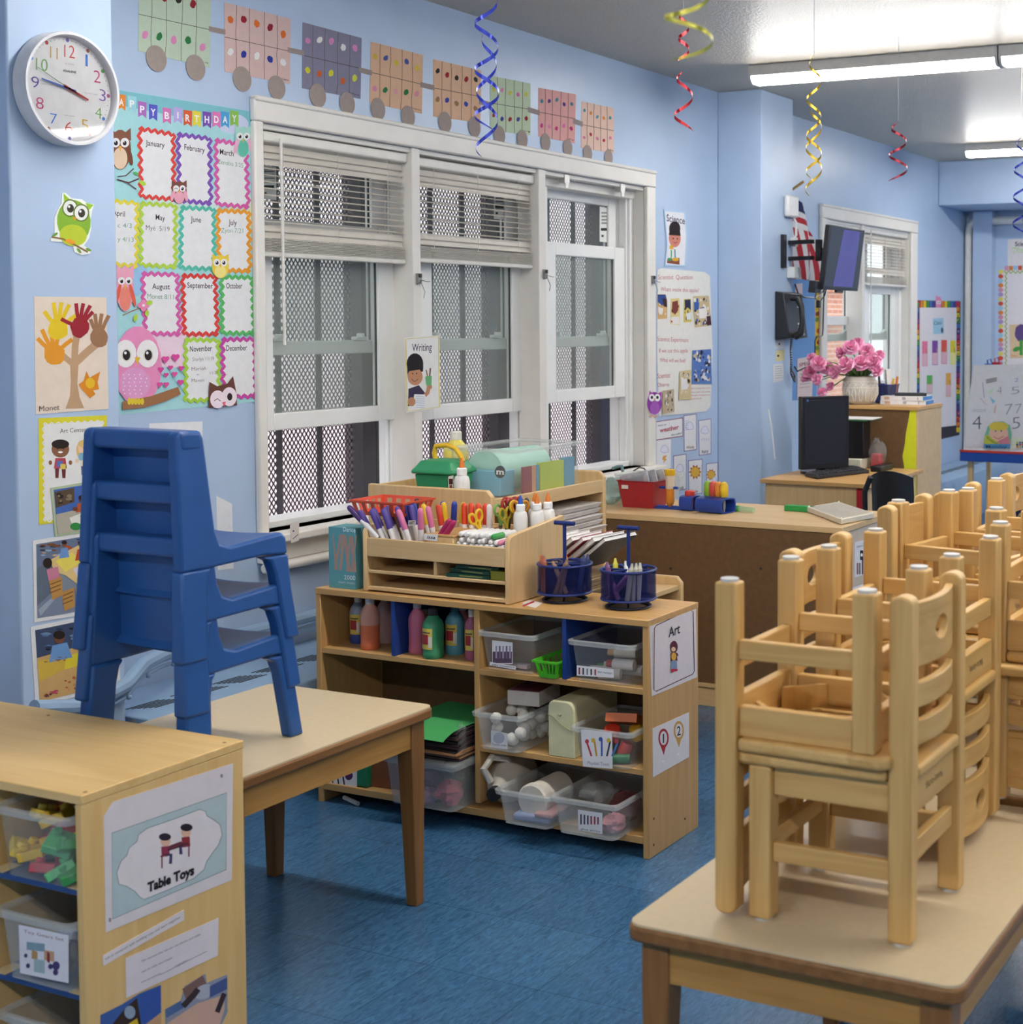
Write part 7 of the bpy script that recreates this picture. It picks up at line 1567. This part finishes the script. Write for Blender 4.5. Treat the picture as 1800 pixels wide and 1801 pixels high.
def pbq(i, z): return [(7.55+i, 2.735+i, z), (7.66-i, 2.735+i, z), (7.66-i, 2.85-i, z), (7.55+i, 2.85-i, z)]
q.loft([pbq(.012, TZ+.001), pbq(0, TZ+.10)], clear('navy_mesh', (.4, .45, .7), .25, '#232a5c', .4), cap=False); q.add(pbq(.012, TZ+.001), [(0,1,2,3)], RBLUE); q.tube(pbq(0, TZ+.10), .004, RBLUE, 6, closed=True); q.build('mesh_body', t, True)
for k, (c, nm, dx, dy, L_) in enumerate((('#3a2420', 'dark brown brush', 0, .02, .19), ('#8a2a2c', 'dark red pencil', .01, .0, .17), ('#a83c34', 'red crayon', -.01, -.02, .15), ('#e8e4de', 'white card', .0, -.03, .18), ('#e0b43c', 'yellow highlighter', -.01, -.045, .13), ('#7fb04a', 'green highlighter', .01, -.04, .13), ('#d87a30', 'orange marker', .02, -.048, .14))):
    q = MB(); b = Vector((7.605+dx, 2.80+dy, TZ+.004)); tp = b+Vector((random.uniform(-.02, .02), random.uniform(-.02, .03), L_)); q.cyl(b, tp, .007 if 'card' not in nm else .02, pm(c, .5), n=8 if 'card' not in nm else 4); tag(q.build('pen'), nm+' standing in the navy mesh basket on the bookcase', 'pen', 'pens in the navy basket')
for k, (z, w_, c) in enumerate(((TZ+.0005, 0, '#dfe1e6'), (TZ+.023, .01, '#e4e4e6'))):
    q = MB(T=TR(7.56, 2.655, z, .08-.05*k)); q.box((-.085, -.125+w_, 0), (.10, .125-w_*.5, .0215), pm(c, .5)); q.box((-.0853, -.02, .003), (-.085, .0, .018), pm('#a8a0b0')); q.box((-.0853, .07, .003), (-.085, .10, .018), pm('#c9a890')); q.box((-.0853, -.09, .003), (-.085, -.085, .018), pm('#8a94a8')); q.box((-.08, -.1256+w_, .001), (.09, -.1252+w_, .02), pm('#4a86c8')); tag(q.build('binder'), ['lower white binder lying at the right end of the bookcase top', 'upper white binder lying on the lower one'][k], 'binder')
q = MB(T=TR(7.55, 2.63, TZ+.0455, .3)); q.box((-.03, -.085, 0), (.03, .085, .014), pm('#2a2a2e', .4)); q.box((-.022, -.07, .0141), (.022, .07, .016), pm('#55565c', .5, .2, 80)); tag(q.build('remote_control', bevel=.003), 'dark remote control resting on the white binders', 'remote control')
# ------------------------------------------------------------------ pier: television, phone, boxes
t = thing('wall_television', 'small flat television on a black swing arm by the pier', 'television', (7.8, 3.12, 1.85))
TB = pm('#222226', .35); Rt = Matrix.Translation((7.80, 3.115, 1.855)) @ Matrix.Rotation(.12, 4, 'X')
q = MB(T=Rt); q.box((-.265, 0, -.178), (.265, .030, .178), TB); q.box((-.20, .028, -.13), (.20, .055, .13), TB); q.build('housing', t, True, bevel=.004)
q = MB(T=Rt); q.add([(-.250, -.0006, -.158), (.250, -.0006, -.158), (.250, -.0006, .165), (-.250, -.0006, .165)], [(0,1,2,3)], pm('#2b2b33', .08, .02)); q.add([(-.13, -.0010, -.157), (.17, -.0010, -.157), (.19, -.0010, .164), (-.06, -.0010, .164)], [(0,1,2,3)], pm('#5a53a8', .1, .06, 6)); q.build('screen', t, True)
q = MB(T=Rt); q.box((-.05, .004, -.192), (.05, .02, -.178), TB); q.box((-.33, .02, -.20), (-.24, .06, -.135), TB); q.build('soundbox', t, True, bevel=.003)
q = MB(); q.box((7.52, PY-.02, 1.80), (7.56, PY, 1.985), TB); q.build('wall_plate', t, True)
q = MB()
for z in (1.945, 1.855): q.cbox((7.61, 3.30, z), (.035, .17, .022), TB, Matrix.Rotation(-.35, 3, 'Z'))
q.cbox((7.665, 3.215, 1.90), (.03, .03, .12), TB); q.cbox((7.72, 3.185, 1.90), (.13, .03, .025), TB, Matrix.Rotation(-.3, 3, 'Z')); q.build('swing_arm', t, True)
q = MB(T=TR(0, 0, 0)); q.box((7.555, PY-.035, 2.085), (7.70, PY-.001, 2.205), pm('#e6e6e6', .35)); tag(q.build('wifi_box', bevel=.012), 'square white plastic box high on the far pier', 'box')
q = MB(); q.tube([(7.665, PY-.012, 2.085), (7.69, PY-.02, 2.06), (7.69, PY-.02, 1.99), (7.68, PY-.012, 1.97)], .007, pm('#dfe3e6', .4), 8); q.box((7.655, PY-.03, 1.925), (7.69, PY-.001, 1.975), pm('#dfe3e6', .4)); tag(q.build('cable_plug'), 'white cable and plug below the square white box', 'cable')
q = MB(); q.box((7.60, PY-.05, 1.745), (7.69, PY-.001, 1.808), pm('#d9dede', .5)); tag(q.build('outlet_box', bevel=.004), 'small cream junction box below the television arm', 'box')
t = thing('wall_phone', 'black wall telephone on the far pier with a coiled cord', 'telephone', (7.58, PY, 1.53)); PH = pm('#26272b', .35, .05)
q = MB(); q.prism([(PY-.001, 1.40), (PY-.09, 1.412), (PY-.055, 1.66), (PY-.001, 1.67)], 'x', 7.44, 7.70, PH); q.build('base', t, True, bevel=.006)
q = MB(); q.tube([(7.505, PY-.075, 1.635), (7.505, PY-.115, 1.63), (7.505, PY-.135, 1.58), (7.505, PY-.14, 1.50), (7.505, PY-.13, 1.44), (7.505, PY-.095, 1.42)], [.02, .022, .016, .015, .02, .022], PH, 12); q.build('handset', t, True)
q = MB(); fy = lambda z: PY-.09+(z-1.412)*.035/.248-.0006
for r_ in range(4):
    for c_ in range(3): zc_ = 1.49-.019*r_; xk = 7.59+.028*c_; q.add([(xk-.009, fy(zc_-.006), zc_-.006), (xk+.009, fy(zc_-.006), zc_-.006), (xk+.009, fy(zc_+.006), zc_+.006), (xk-.009, fy(zc_+.006), zc_+.006)], [(0,1,2,3)], pm('#d0d2d6', .5))
q.add([(7.58, fy(1.60), 1.60), (7.66, fy(1.60), 1.60), (7.66, fy(1.64), 1.64), (7.58, fy(1.64), 1.64)], [(0,1,2,3)], pm('#4a5058', .2)); q.add([(7.60, fy(1.58), 1.58), (7.66, fy(1.58), 1.58), (7.66, fy(1.586), 1.586), (7.60, fy(1.586), 1.586)], [(0,1,2,3)], pm('#d0d2d6')); q.build('keypad', t, True)
q = MB(); pts = []
path = [Vector((7.52, PY-.07, 1.41)), Vector((7.54, PY-.055, 1.35)), Vector((7.56, PY-.05, 1.27)), Vector((7.555, PY-.05, 1.21)), Vector((7.60, PY-.05, 1.17)), Vector((7.63, PY-.04, 1.20)), Vector((7.60, PY-.03, 1.24))]
for i in range(240):
    f = i/239*(len(path)-1.001); a_ = int(f); p = path[a_].lerp(path[a_+1], f-a_); th = i*.9; pts.append(p+Vector((.009*math.cos(th), .004*math.sin(th), .006*math.sin(th))))
q.tube(pts, .0028, PH, 5); q.build('coiled_cord', t, True)
a = Art('y', PY); a.paper([(1364, 598), (1379, 596), (1379, 612), (1364, 614)], '#d9dde0'); a.ell((1371, 605), 1.5, 2, '#3a3a40'); a.build('wall_plate', 'white wall plate below the black telephone', 'plate')
a = Art('y', PY); a.paper([(1365, 617), (1380, 614), (1380, 633), (1365, 636)], '#d9cf9f'); a.ell((1369, 626), 2, 2, '#4a4438'); a.build('taped_note', 'yellowed note below the wall plate on the far pier', 'note')
a = Art('y', PY); a.paper([(1360, 641), (1378, 639), (1378, 669), (1361, 673)], '#d5d9de'); [a.line([(1363, 645+4*k), (1376, 644+4*k)], .8, '#8a9096') for k in range(6)]; a.build('typed_note', 'small typed list under the yellowed note on the far pier', 'note')
q = MB(); q.tube([at(u, v, y=3.36) for u, v in ((1399, 500), (1404, 515), (1415, 523), (1435, 524), (1446, 515), (1452, 508))], .0045, BKP, 6); q.tube([at(u, v, y=3.16) for u, v in ((1450, 508), (1449, 535), (1448, 580), (1447, 590), (1437, 592), (1434, 600), (1434, 625), (1420, 645), (1403, 653), (1398, 645))], .004, BKP, 6); q.tube([at(u, v, y=3.16) for u, v in ((1447, 508), (1436, 515), (1434, 525), (1443, 530), (1451, 520), (1454, 508))], .0035, BKP, 6); q.cbox(at(1440, 535, y=3.16), (.02, .02, .04), BKP); tag(q.build('power_cord'), 'black cords dangling below the wall television', 'cord')
q = MB(); q.tube([Vector((7.262, 3.34, 1.03)), Vector((7.262, 3.32, .93)), Vector((7.262, 3.30, .76))], .004, pm('#e0e2e4', .4), 6); tag(q.build('charger_cable'), 'white cable running down the pier behind the monitor', 'cord')
# flag on its pole, hung on the window wall
t = thing('flag', 'American flag hanging furled beside the far pier', 'flag', (7.9, WY, 2.25))
q = MB(); q.cyl((8.0, WY-.001, 2.20), (7.99, 3.45, 2.32), .008, pm('#b99a54', .4), n=8); q.build('pole', t, True)
q = MB(); N = 15; FR, FWm = pm('#b5303c', .7), pm('#dcdce0', .7); FB = pm('#2f3560', .7)
def fl(s, k):     # s along width (0..1), k down (0..1)
    x = 7.93+.33*s*(.35+.75*math.sin(PI*min(1, k*.62+.05))); return Vector((x, 3.50+.035*math.sin(9*s+2*k)-.03*k, 2.27-.52*k-.12*s*(1-k)*1.2))
for j in range(13):
    for i in range(12):
        s0, s1, k0, k1 = i/12, (i+1)/12, j/13, (j+1)/13; vs = [fl(s0, k0), fl(s1, k0), fl(s1, k1), fl(s0, k1)]
        if j >= 5: m_ = FR if i % 2 == 0 else FWm
        else: m_ = FB if (j < 2 and i < 12) else (FR if j % 2 else FWm)
        q.add(vs, [(0,1,2,3)], m_)
    # stars
for k in range(7): p = fl(.15+.11*k, .03+.06*(k % 2)); q.add([p+Vector((.008*math.cos(2*PI*i/5), -.002, .008*math.sin(2*PI*i/5))) for i in range(5)], [tuple(range(5))], FWm)
q.build('cloth', t, True)
# bulletin board left of the far window
a = Art('y', WY)
a.paper([(1390, 478), (1436, 474), (1436, 700), (1390, 705)], '#6f9bd0', .001); a.build('backing_paper', 'blue backing paper on the wall between the far pier and window', 'paper')
a = Art('y', WY, .0005)
pts = []
for i in range(23): pts.append((1443+(1.5 if i % 2 else -1), 476+8*i))
a.paper([(1434, 476)]+pts+[(1434, 660)], '#d8b23c', .0008)
for i in range(18): a.ell((1439+random.uniform(-2, 2), 482+10*i), 3.4, 4.5, ['#b5532e', '#c9a22c', '#8a3a30', '#6f8a3c', '#e0c04c'][i % 5], random.random(), 8)
a.build('leaf_border', 'autumn leaf border strip beside the far window', 'border')
a = Art('y', WY, .003); a.paper([(1419, 457), (1439, 452), (1439, 474), (1419, 474)], '#c89a6e'); a.poly([(1425, 458), (1439, 453), (1439, 462), (1425, 464)], '#5f9cc8'); a.ell((1424, 465), 3, 6, '#d8b82c'); a.ell((1431, 467), 3, 5, '#4a3a34'); a.build('photo_print', 'small colourful photo above the blue paper panel', 'photo')
a = Art('y', WY, .003); a.paper([(1398, 500), (1411, 498), (1411, 520), (1398, 521)], '#d8c4c8'); a.build('note_card', 'pale pink card at the top of the blue paper panel', 'card')
a = Art('y', WY, .003); a.paper([(1402, 631), (1430, 626), (1428, 700), (1402, 702)], '#d9c7c4'); a.text('SPEC', (1405, 645), (1424, 641), 6, '#8a3a44', .02); [a.line([(1406, 652+6*k), (1424, 650+6*k)], .9, '#8a8088') for k in range(6)]; a.build('typed_notice', 'pale notice with red heading behind the pink flowers', 'notice')
# rainbow bordered chart by the far corner
a = Art('y', WY); a.paper([(1613, 528), (1690, 530), (1688, 765), (1613, 782)], '#3a3540', .0015)
RB = ['#b8323c', '#d87a2c', '#d8c02c', '#3f8a4a', '#3a6aa8', '#4a3f8a', '#8a3a7a']
for k in range(14):
    u = 1614+5.3*k; a.poly([(u, 529+.03*k), (u+4.6, 529), (u+4.6, 541), (u, 541)], RB[k % 7])
for k in range(24):
    v = 532+9.6*k; a.poly([(1613, v), (1617, v), (1617, v+8), (1613, v+8)], RB[(k+3) % 7]); a.poly([(1682, v-1), (1688.5, v-1), (1688.5, v+7), (1682, v+7)], RB[k % 7])
for k in range(60): a.ell((random.choice((random.uniform(1683, 1688), random.uniform(1683, 1688))), random.uniform(532, 760)), .9, 1.1, random.choice(('#201c24', '#e0c040', '#201c24')), 0, 6)
a.poly([(1617, 541), (1682, 541), (1681, 748), (1617, 756)], '#dbd6da')
a.poly([(1640, 560), (1659, 559), (1660, 587), (1641, 588)], '#9cc3d6'); a.text('Class', (1642, 572), (1656, 570), 7, '#3a4a58'); a.ell((1656.5, 581), 2, 5, '#3a4a58')
for u, v, w_, h_, c in ((1621, 600, 10, 44, '#dd7a98'), (1639, 599, 10, 43, '#7a4a9a'), (1655, 598, 10, 42, '#d2564e'), (1671, 599, 9, 42, '#d8cc34'), (1629.5, 660, 10, 32, '#5aa85a'), (1663, 656, 9, 42, '#d8a24c')): a.rect(u, v, u+w_, v+h_, c); a.rect(u+.5, v+h_*.5, u+w_-.5, v+h_-1, '#d8b0bc' if c != '#d8cc34' else '#e0dc90'); a.line([(u+w_*.75, v+h_*.3), (u+w_*.9, v+h_*.5)], 1.6, '#b5804a')
a.build('rainbow_chart', 'white chart with rainbow border and coloured pockets by the far window', 'chart')
a = Art('y', WY, .004); a.poly([(1646, 519), (1650, 522), (1654, 522), (1656, 530), (1654, 545), (1650, 552), (1646, 545), (1645.5, 530)], '#d88ab0'); a.ell((1648.7, 532), 1.8, 3, '#f0eef0'); a.ell((1652.5, 532), 1.8, 3, '#f0eef0'); a.ell((1648.9, 532), .8, 1.5, '#2a2028'); a.ell((1652.3, 532), .8, 1.5, '#2a2028'); a.build('owl_clip', 'pink owl cutout at the top of the rainbow bordered chart', 'cutout')

# ------------------------------------------------------------------ end wall boards
EX = END-.001
a = Art('x', EX); a.paper([(1773, 421), (1830, 418), (1830, 466), (1773, 468)], '#dcd8da'); a.text('Science', (1786, 433), (1816, 432), 8, '#2c2a2c', .02); a.text('Observe', (1780, 445), (1824, 444), 10, '#a8c87a', .03); a.text('Observe', (1780.5, 445.3), (1824, 444.3), 9, '#dcdcd0'); a.build('science_header', 'white Science header sheet above the crown bordered board', 'sign')
a = Art('x', EX); a.paper([(1762, 474), (1860, 468), (1860, 640), (1762, 645)], '#dcd8dc', .0015)
for k in range(21):
    v = 478+8*k; c = ['#d8cc6a', '#c8503a', '#9cc3d8', '#d8803c', '#cf8fa8', '#a890c0'][k % 6]; a.ell((1761, v), 4.6, 3.9, c, 0, 10); a.line([(1768, v), (1772, v+4)], 1.6, '#8aa83c'); a.line([(1772, v+4), (1768, v+8)], 1.6, '#8aa83c')
for k in range(12):
    u = 1771+8*k; c = ['#cf8fa8', '#d8803c', '#9cc3d8', '#c8503a', '#d8cc6a'][k % 5]; a.rect(u-3.2, 468-.3*k, u+3.2, 476-.3*k, c); a.line([(u-4, 476), (u, 481)], 1.6, '#8aa83c'); a.line([(u, 481), (u+4, 476)], 1.6, '#8aa83c')
a.poly([(1776, 571), (1830, 569), (1830, 628), (1778, 630)], '#d8bf9c'); a.ell((1797, 585), 12, 15, '#5f4a80', 0, 22, .12); a.line([(1797, 598), (1797, 625)], 6, '#4a9a4a'); a.ell((1789, 614), 7, 4, '#4a9a4a', -.4); a.text('Diaco', (1779, 627), (1791, 627), 4, '#c8703a')
a.build('flower_board', 'board with scalloped crown border and a purple flower picture', 'board')
# easel
ex = 10.0
def ep(u, v, dx=0): p = at(u, v, x=ex+dx); return p
t = thing('easel', 'children\'s easel with blue tray and red rail in the far corner', 'easel', (ex, 2.85, 0)); EB = pm('#1f4a9a', .4)
yl, yr = ep(1697, 800).y, 2.38; zt_ = ep(1700, 790).z
q = MB(); q.box((ex-.10, yr, zt_-.075), (ex+.02, yl+.003, zt_-.012), EB); q.build('tray', t, True, bevel=.004)
q = MB(); q.box((ex-.105, yr, zt_-.011), (ex-.085, yl+.003, zt_+.003), pm('#c83a2c', .4)); q.build('red_rail', t, True)
q = MB(); q.loft([[(ex-.02, yl-.03, 0), (ex+.02, yl-.03, 0), (ex+.02, yl-.065, 0), (ex-.02, yl-.065, 0)], [(ex-.02, yl-.03, zt_-.07), (ex+.02, yl-.03, zt_-.07), (ex+.02, yl-.065, zt_-.07), (ex-.02, yl-.065, zt_-.07)]], W_('maple', 'Z')); q.build('leg', t, True)
q = MB(); q.box((ex-.02, yr+.02, 0), (ex+.02, yr+.055, zt_-.07), W_('maple', 'Z')); q.build('leg', t, True)
ZT2 = ep(1710, 645).z
q = MB(); q.add([(ex-.03, yl, zt_), (ex-.03, yr, zt_), (ex+.15, yr+.04, ZT2), (ex+.15, yl-.05, ZT2), (ex-.005, yl, zt_), (ex-.005, yr, zt_), (ex+.17, yr+.04, ZT2), (ex+.17, yl-.05, ZT2)], [(0,1,2,3), (7,6,5,4), (0,4,5,1), (1,5,6,2), (2,6,7,3), (3,7,4,0)], pm('#d9d7d4', .5)); q.build('board', t, True)
q = MB(); q.box((ex+.30, yl-.10, 0), (ex+.33, yl-.07, ZT2-.05), W_('maple', 'Z')); q.box((ex+.16, yl-.10, ZT2-.10), (ex+.33, yl-.07, ZT2-.06), W_('maple', 'X')); q.build('rear_leg', t, True)
a = Art('x', ex-.035)
a.paper([(1713, 642), (1840, 640), (1840, 786), (1695, 787)], '#dddadb', .001)
for s_, p0, p1, h, c in (('4', (1754, 694), (1763, 692), 14, '#9a98a0'), ('5', (1779, 694), (1794, 692), 14, '#9a98a0'), ('4', (1711, 755), (1727, 755), 26, '#5a5860'), ('5', (1781, 755), (1795, 753), 22, '#7a7880'), ('7', (1768, 730), (1782, 728), 20, '#9a98a0'), ('7', (1786, 728), (1798, 726), 18, '#9a98a0'), ('2', (1785, 672), (1792, 671), 7, '#6a70c0')): a.text(s_, p0, p1, h, c, -.015)
for k in range(4): a.line([(1735, 668+2*k), (1754, 664+2*k)], 1.4, '#7a7472')
a.line([(1729, 672), (1732, 700)], 1.2, '#a890b8'); a.poly([(1737, 692), (1750, 680), (1746, 690)], '#c4dcc0'); a.poly([(1741, 697), (1752, 706), (1747, 710)], '#8cc0d8'); a.line([(1752, 713), (1750, 726)], 2, '#d8a08a'); a.line([(1725, 700), (1735, 712)], 1.2, '#d0b0b4')
for k in range(4): a.line([(1714+6*k+2.2*math.cos(2*PI*i/8), 722+2.2*math.sin(2*PI*i/8)) for i in range(8)], .8, '#a8a4a8', closed=True)
a.build('drawing_pad', 'large white drawing sheet with numbers on the easel', 'paper')
for k, (u, v, c, nm) in enumerate(((1737, 643, '#2f5aa8', 'blue'), (1750, 640, '#a82a34', 'red'))):
    q = MB(); p = at(u, v, x=ex+.08); q.box((ex+.10, p.y-.035, p.z-.035), (ex+.155, p.y+.025, p.z+.012), pm(c, .35)); q.tube([(ex+.13, p.y+.01, p.z+.012), (ex+.13, p.y+.015, p.z+.035), (ex+.13, p.y-.01, p.z+.045), (ex+.13, p.y-.02, p.z+.012)], .006, pm(c, .35), 6); tag(q.build('bulldog_clip', bevel=.003), nm+' bulldog clip at the top of the easel sheet', 'clip')
a = Art('x', ex-.06); a.paper([(1731, 786), (1733, 765), (1738, 750), (1748, 742), (1765, 741), (1777, 748), (1780, 765), (1777, 786)], '#78b59a', .002); a.ell((1757, 763), 17, 18, '#e0b49c'); a.ell((1757, 750), 17, 8, '#d8c050'); a.line([(1748, 768), (1757, 772), (1766, 767)], 1.4, '#b86a60'); a.ell((1752, 758), 1.4, 1.6, '#4a6a8a'); a.ell((1762, 758), 1.4, 1.6, '#4a6a8a'); a.poly([(1752, 778), (1775, 766), (1778, 780), (1762, 786)], '#c8808a'); a.poly([(1733, 768), (1737, 764), (1762, 783), (1758, 787), (1731, 780)], '#b8c04a'); a.text('Wednesday', (1736, 772), (1760, 787), 6.5, '#3a3c30'); a.poly([(1731, 781), (1777, 781), (1777, 789), (1731, 789)], '#4f90c0'); a.text('Monday', (1735, 788), (1772, 788), 5.5, '#1f3550', .01); a.build('day_cards', 'bag of day cards reading Monday and Wednesday on the easel tray', 'cards')
a = Art('x', ex-.06); a.paper([(1779, 770), (1830, 769), (1830, 787), (1779, 788)], '#d4dcc4', .001)
for i in range(6):
    for j in range(3): a.rect(1788+5*i, 777+3.6*j, 1792+5*i, 780+3.6*j, ['#a8b83c', '#3a5aa0', '#2a2a30', '#8a3a7a', '#c8503a'][(i+2*j) % 5])
a.build('colour_card', 'small colour square card at the right of the easel tray', 'card')
# books leaning under the easel
for k, (u, v, c, txt, tc_, ln, lb) in enumerate(((1740, 838, '#2b4f70', 'MATH GAMES', '#c8c060', .34, 'teal blue boxed game with yellow lettering under the easel'), (1770, 850, '#35305a', 'GAME', '#d0c8a0', .50, 'dark violet boxed game leaning under the easel'), (1762, 872, '#232745', 'DIARY', '#c8b070', .42, 'navy boxed game at the bottom of the pile under the easel'))):
    p = at(u, v, x=10.3+.0*k); q = MB(T=Matrix.Translation((10.33, p.y-.12-.018*k, .262-.066*k)) @ Matrix.Rotation(-.20, 4, 'X')); q.box((-.02, -ln*.75, -.03), (.22, ln*.35, .03), pm(c, .35)); vs, fs = glyphs(txt, .02); q.add([(-.0206, ln*.28-x*.22, -.014+.030*y) for x, y in vs], fs, pm(tc_, .5)); tag(q.build('game_box', bevel=.002), lb, 'game box', 'boxed games under the easel')
t = thing('game_rack', 'low wooden rack supporting the boxed games under the easel', 'rack', (10.45, 2.7, 0)); q = MB(); q.box((10.29, 2.2, .055), (10.62, 2.98, .075), W_('maple', 'Y')); q.build('shelf_board', t, True)
for y in (2.2, 2.96): q = MB(); q.box((10.29, y, 0), (10.62, y+.02, .055), W_('maple', 'Z')); q.build('foot', t, True)

# ------------------------------------------------------------------ spiral streamers hanging from the ceiling
def streamer(name, label, segs, col, wd=.007, metal=.55):
    """segs: lists of (x, y, z_top, z_bottom, radius, turns, phase, grow)"""
    x, y = segs[0][0], segs[0][1]
    t = thing('hanging_streamer', label, 'streamer', (x, y, CEIL), 0, 'foil spiral streamers')
    mt = pm(col, .22, .05, 20, metal)
    q = MB(); q.cyl((x, y, CEIL), (x, y, segs[0][2]), .0012, pm('#d8d8dc', .3), n=5); q.build('thread', t, True)
    for (x, y, z0, z1, r, n, ph, gr) in segs:
        pts = []; sd = []; N = int(26*n)
        for i in range(N+1):
            f = i/N; an = ph+2*PI*n*f; rr_ = r*(1+gr*f)*min(1, .35+f*4); pts.append((x+rr_*math.cos(an), y+rr_*math.sin(an), z0+(z1-z0)*f)); tp = wd*min(1, (1-f)*7+.15, f*7+.15); sd.append((0, 0, tp))
        q = MB(); q.band(pts, sd, mt); q.build('spiral', t, True)
def hang(u, v, dist):     # a point at a pixel and a distance along the room
    return at(u, v, x=dist)
def zat(u, v, x): return at(u, v, x=x).z
xs_ = 3.4; p = hang(856, 100, xs_); streamer('s', 'dark blue foil spiral streamer in front of the paper train', [(p.x, p.y, min(CEIL-.01, zat(856, -60, xs_)), zat(856, 232, xs_), .030, 3.6, .6, .15), (p.x, p.y, zat(856, 60, xs_), zat(856, 278, xs_), .026, 2.2, 2.0, .2)], '#2a3590', .006)
xs_ = 4.3; p = hang(1203, 100, xs_); streamer('s', 'red foil spiral streamer left of the nearest yellow one', [(p.x, p.y, min(CEIL-.01, zat(1203, 15, xs_)), zat(1203, 110, xs_), .017, 2.4, 0, .1), (p.x, p.y, zat(1203, 125, xs_), zat(1203, 232, xs_), .026, 1.6, 1.0, .3)], '#a82c34', .006)
xs_ = 1.75; p = hang(1210, 60, xs_); streamer('s', 'pale yellow foil spiral streamer, blurred, nearest the viewer', [(p.x, p.y, zat(1210, -60, xs_), zat(1205, 100, xs_), .026, 2.0, 1.2, .35)], '#c4bd4a', .0032, .35)
xs_ = 5.0; p = hang(1432, 200, xs_); streamer('s', 'golden double foil spiral streamer below the long ceiling light', [(p.x, p.y, min(CEIL-.01, zat(1432, 95, xs_)), zat(1432, 318, xs_), .026, 3.5, .4, .1), (p.x, p.y, zat(1432, 185, xs_), zat(1432, 346, xs_), .028, 2.2, 1.8, .1)], '#c9a93a', .006)
xs_ = 6.2; p = hang(1580, 260, xs_); streamer('s', 'dark red foil spiral streamer before the far window wall', [(p.x, p.y, min(CEIL-.01, zat(1588, 212, xs_)), zat(1582, 318, xs_), .034, 2.2, .3, .3)], '#8f2c38', .006)
xs_ = 6.6; p = hang(1796, 330, xs_); streamer('s', 'dark blue foil spiral streamer at the right edge of view', [(p.x, p.y, min(CEIL-.01, zat(1796, 240, xs_)), zat(1796, 420, xs_), .030, 3.8, .3, .2)], '#2a3590', .006)
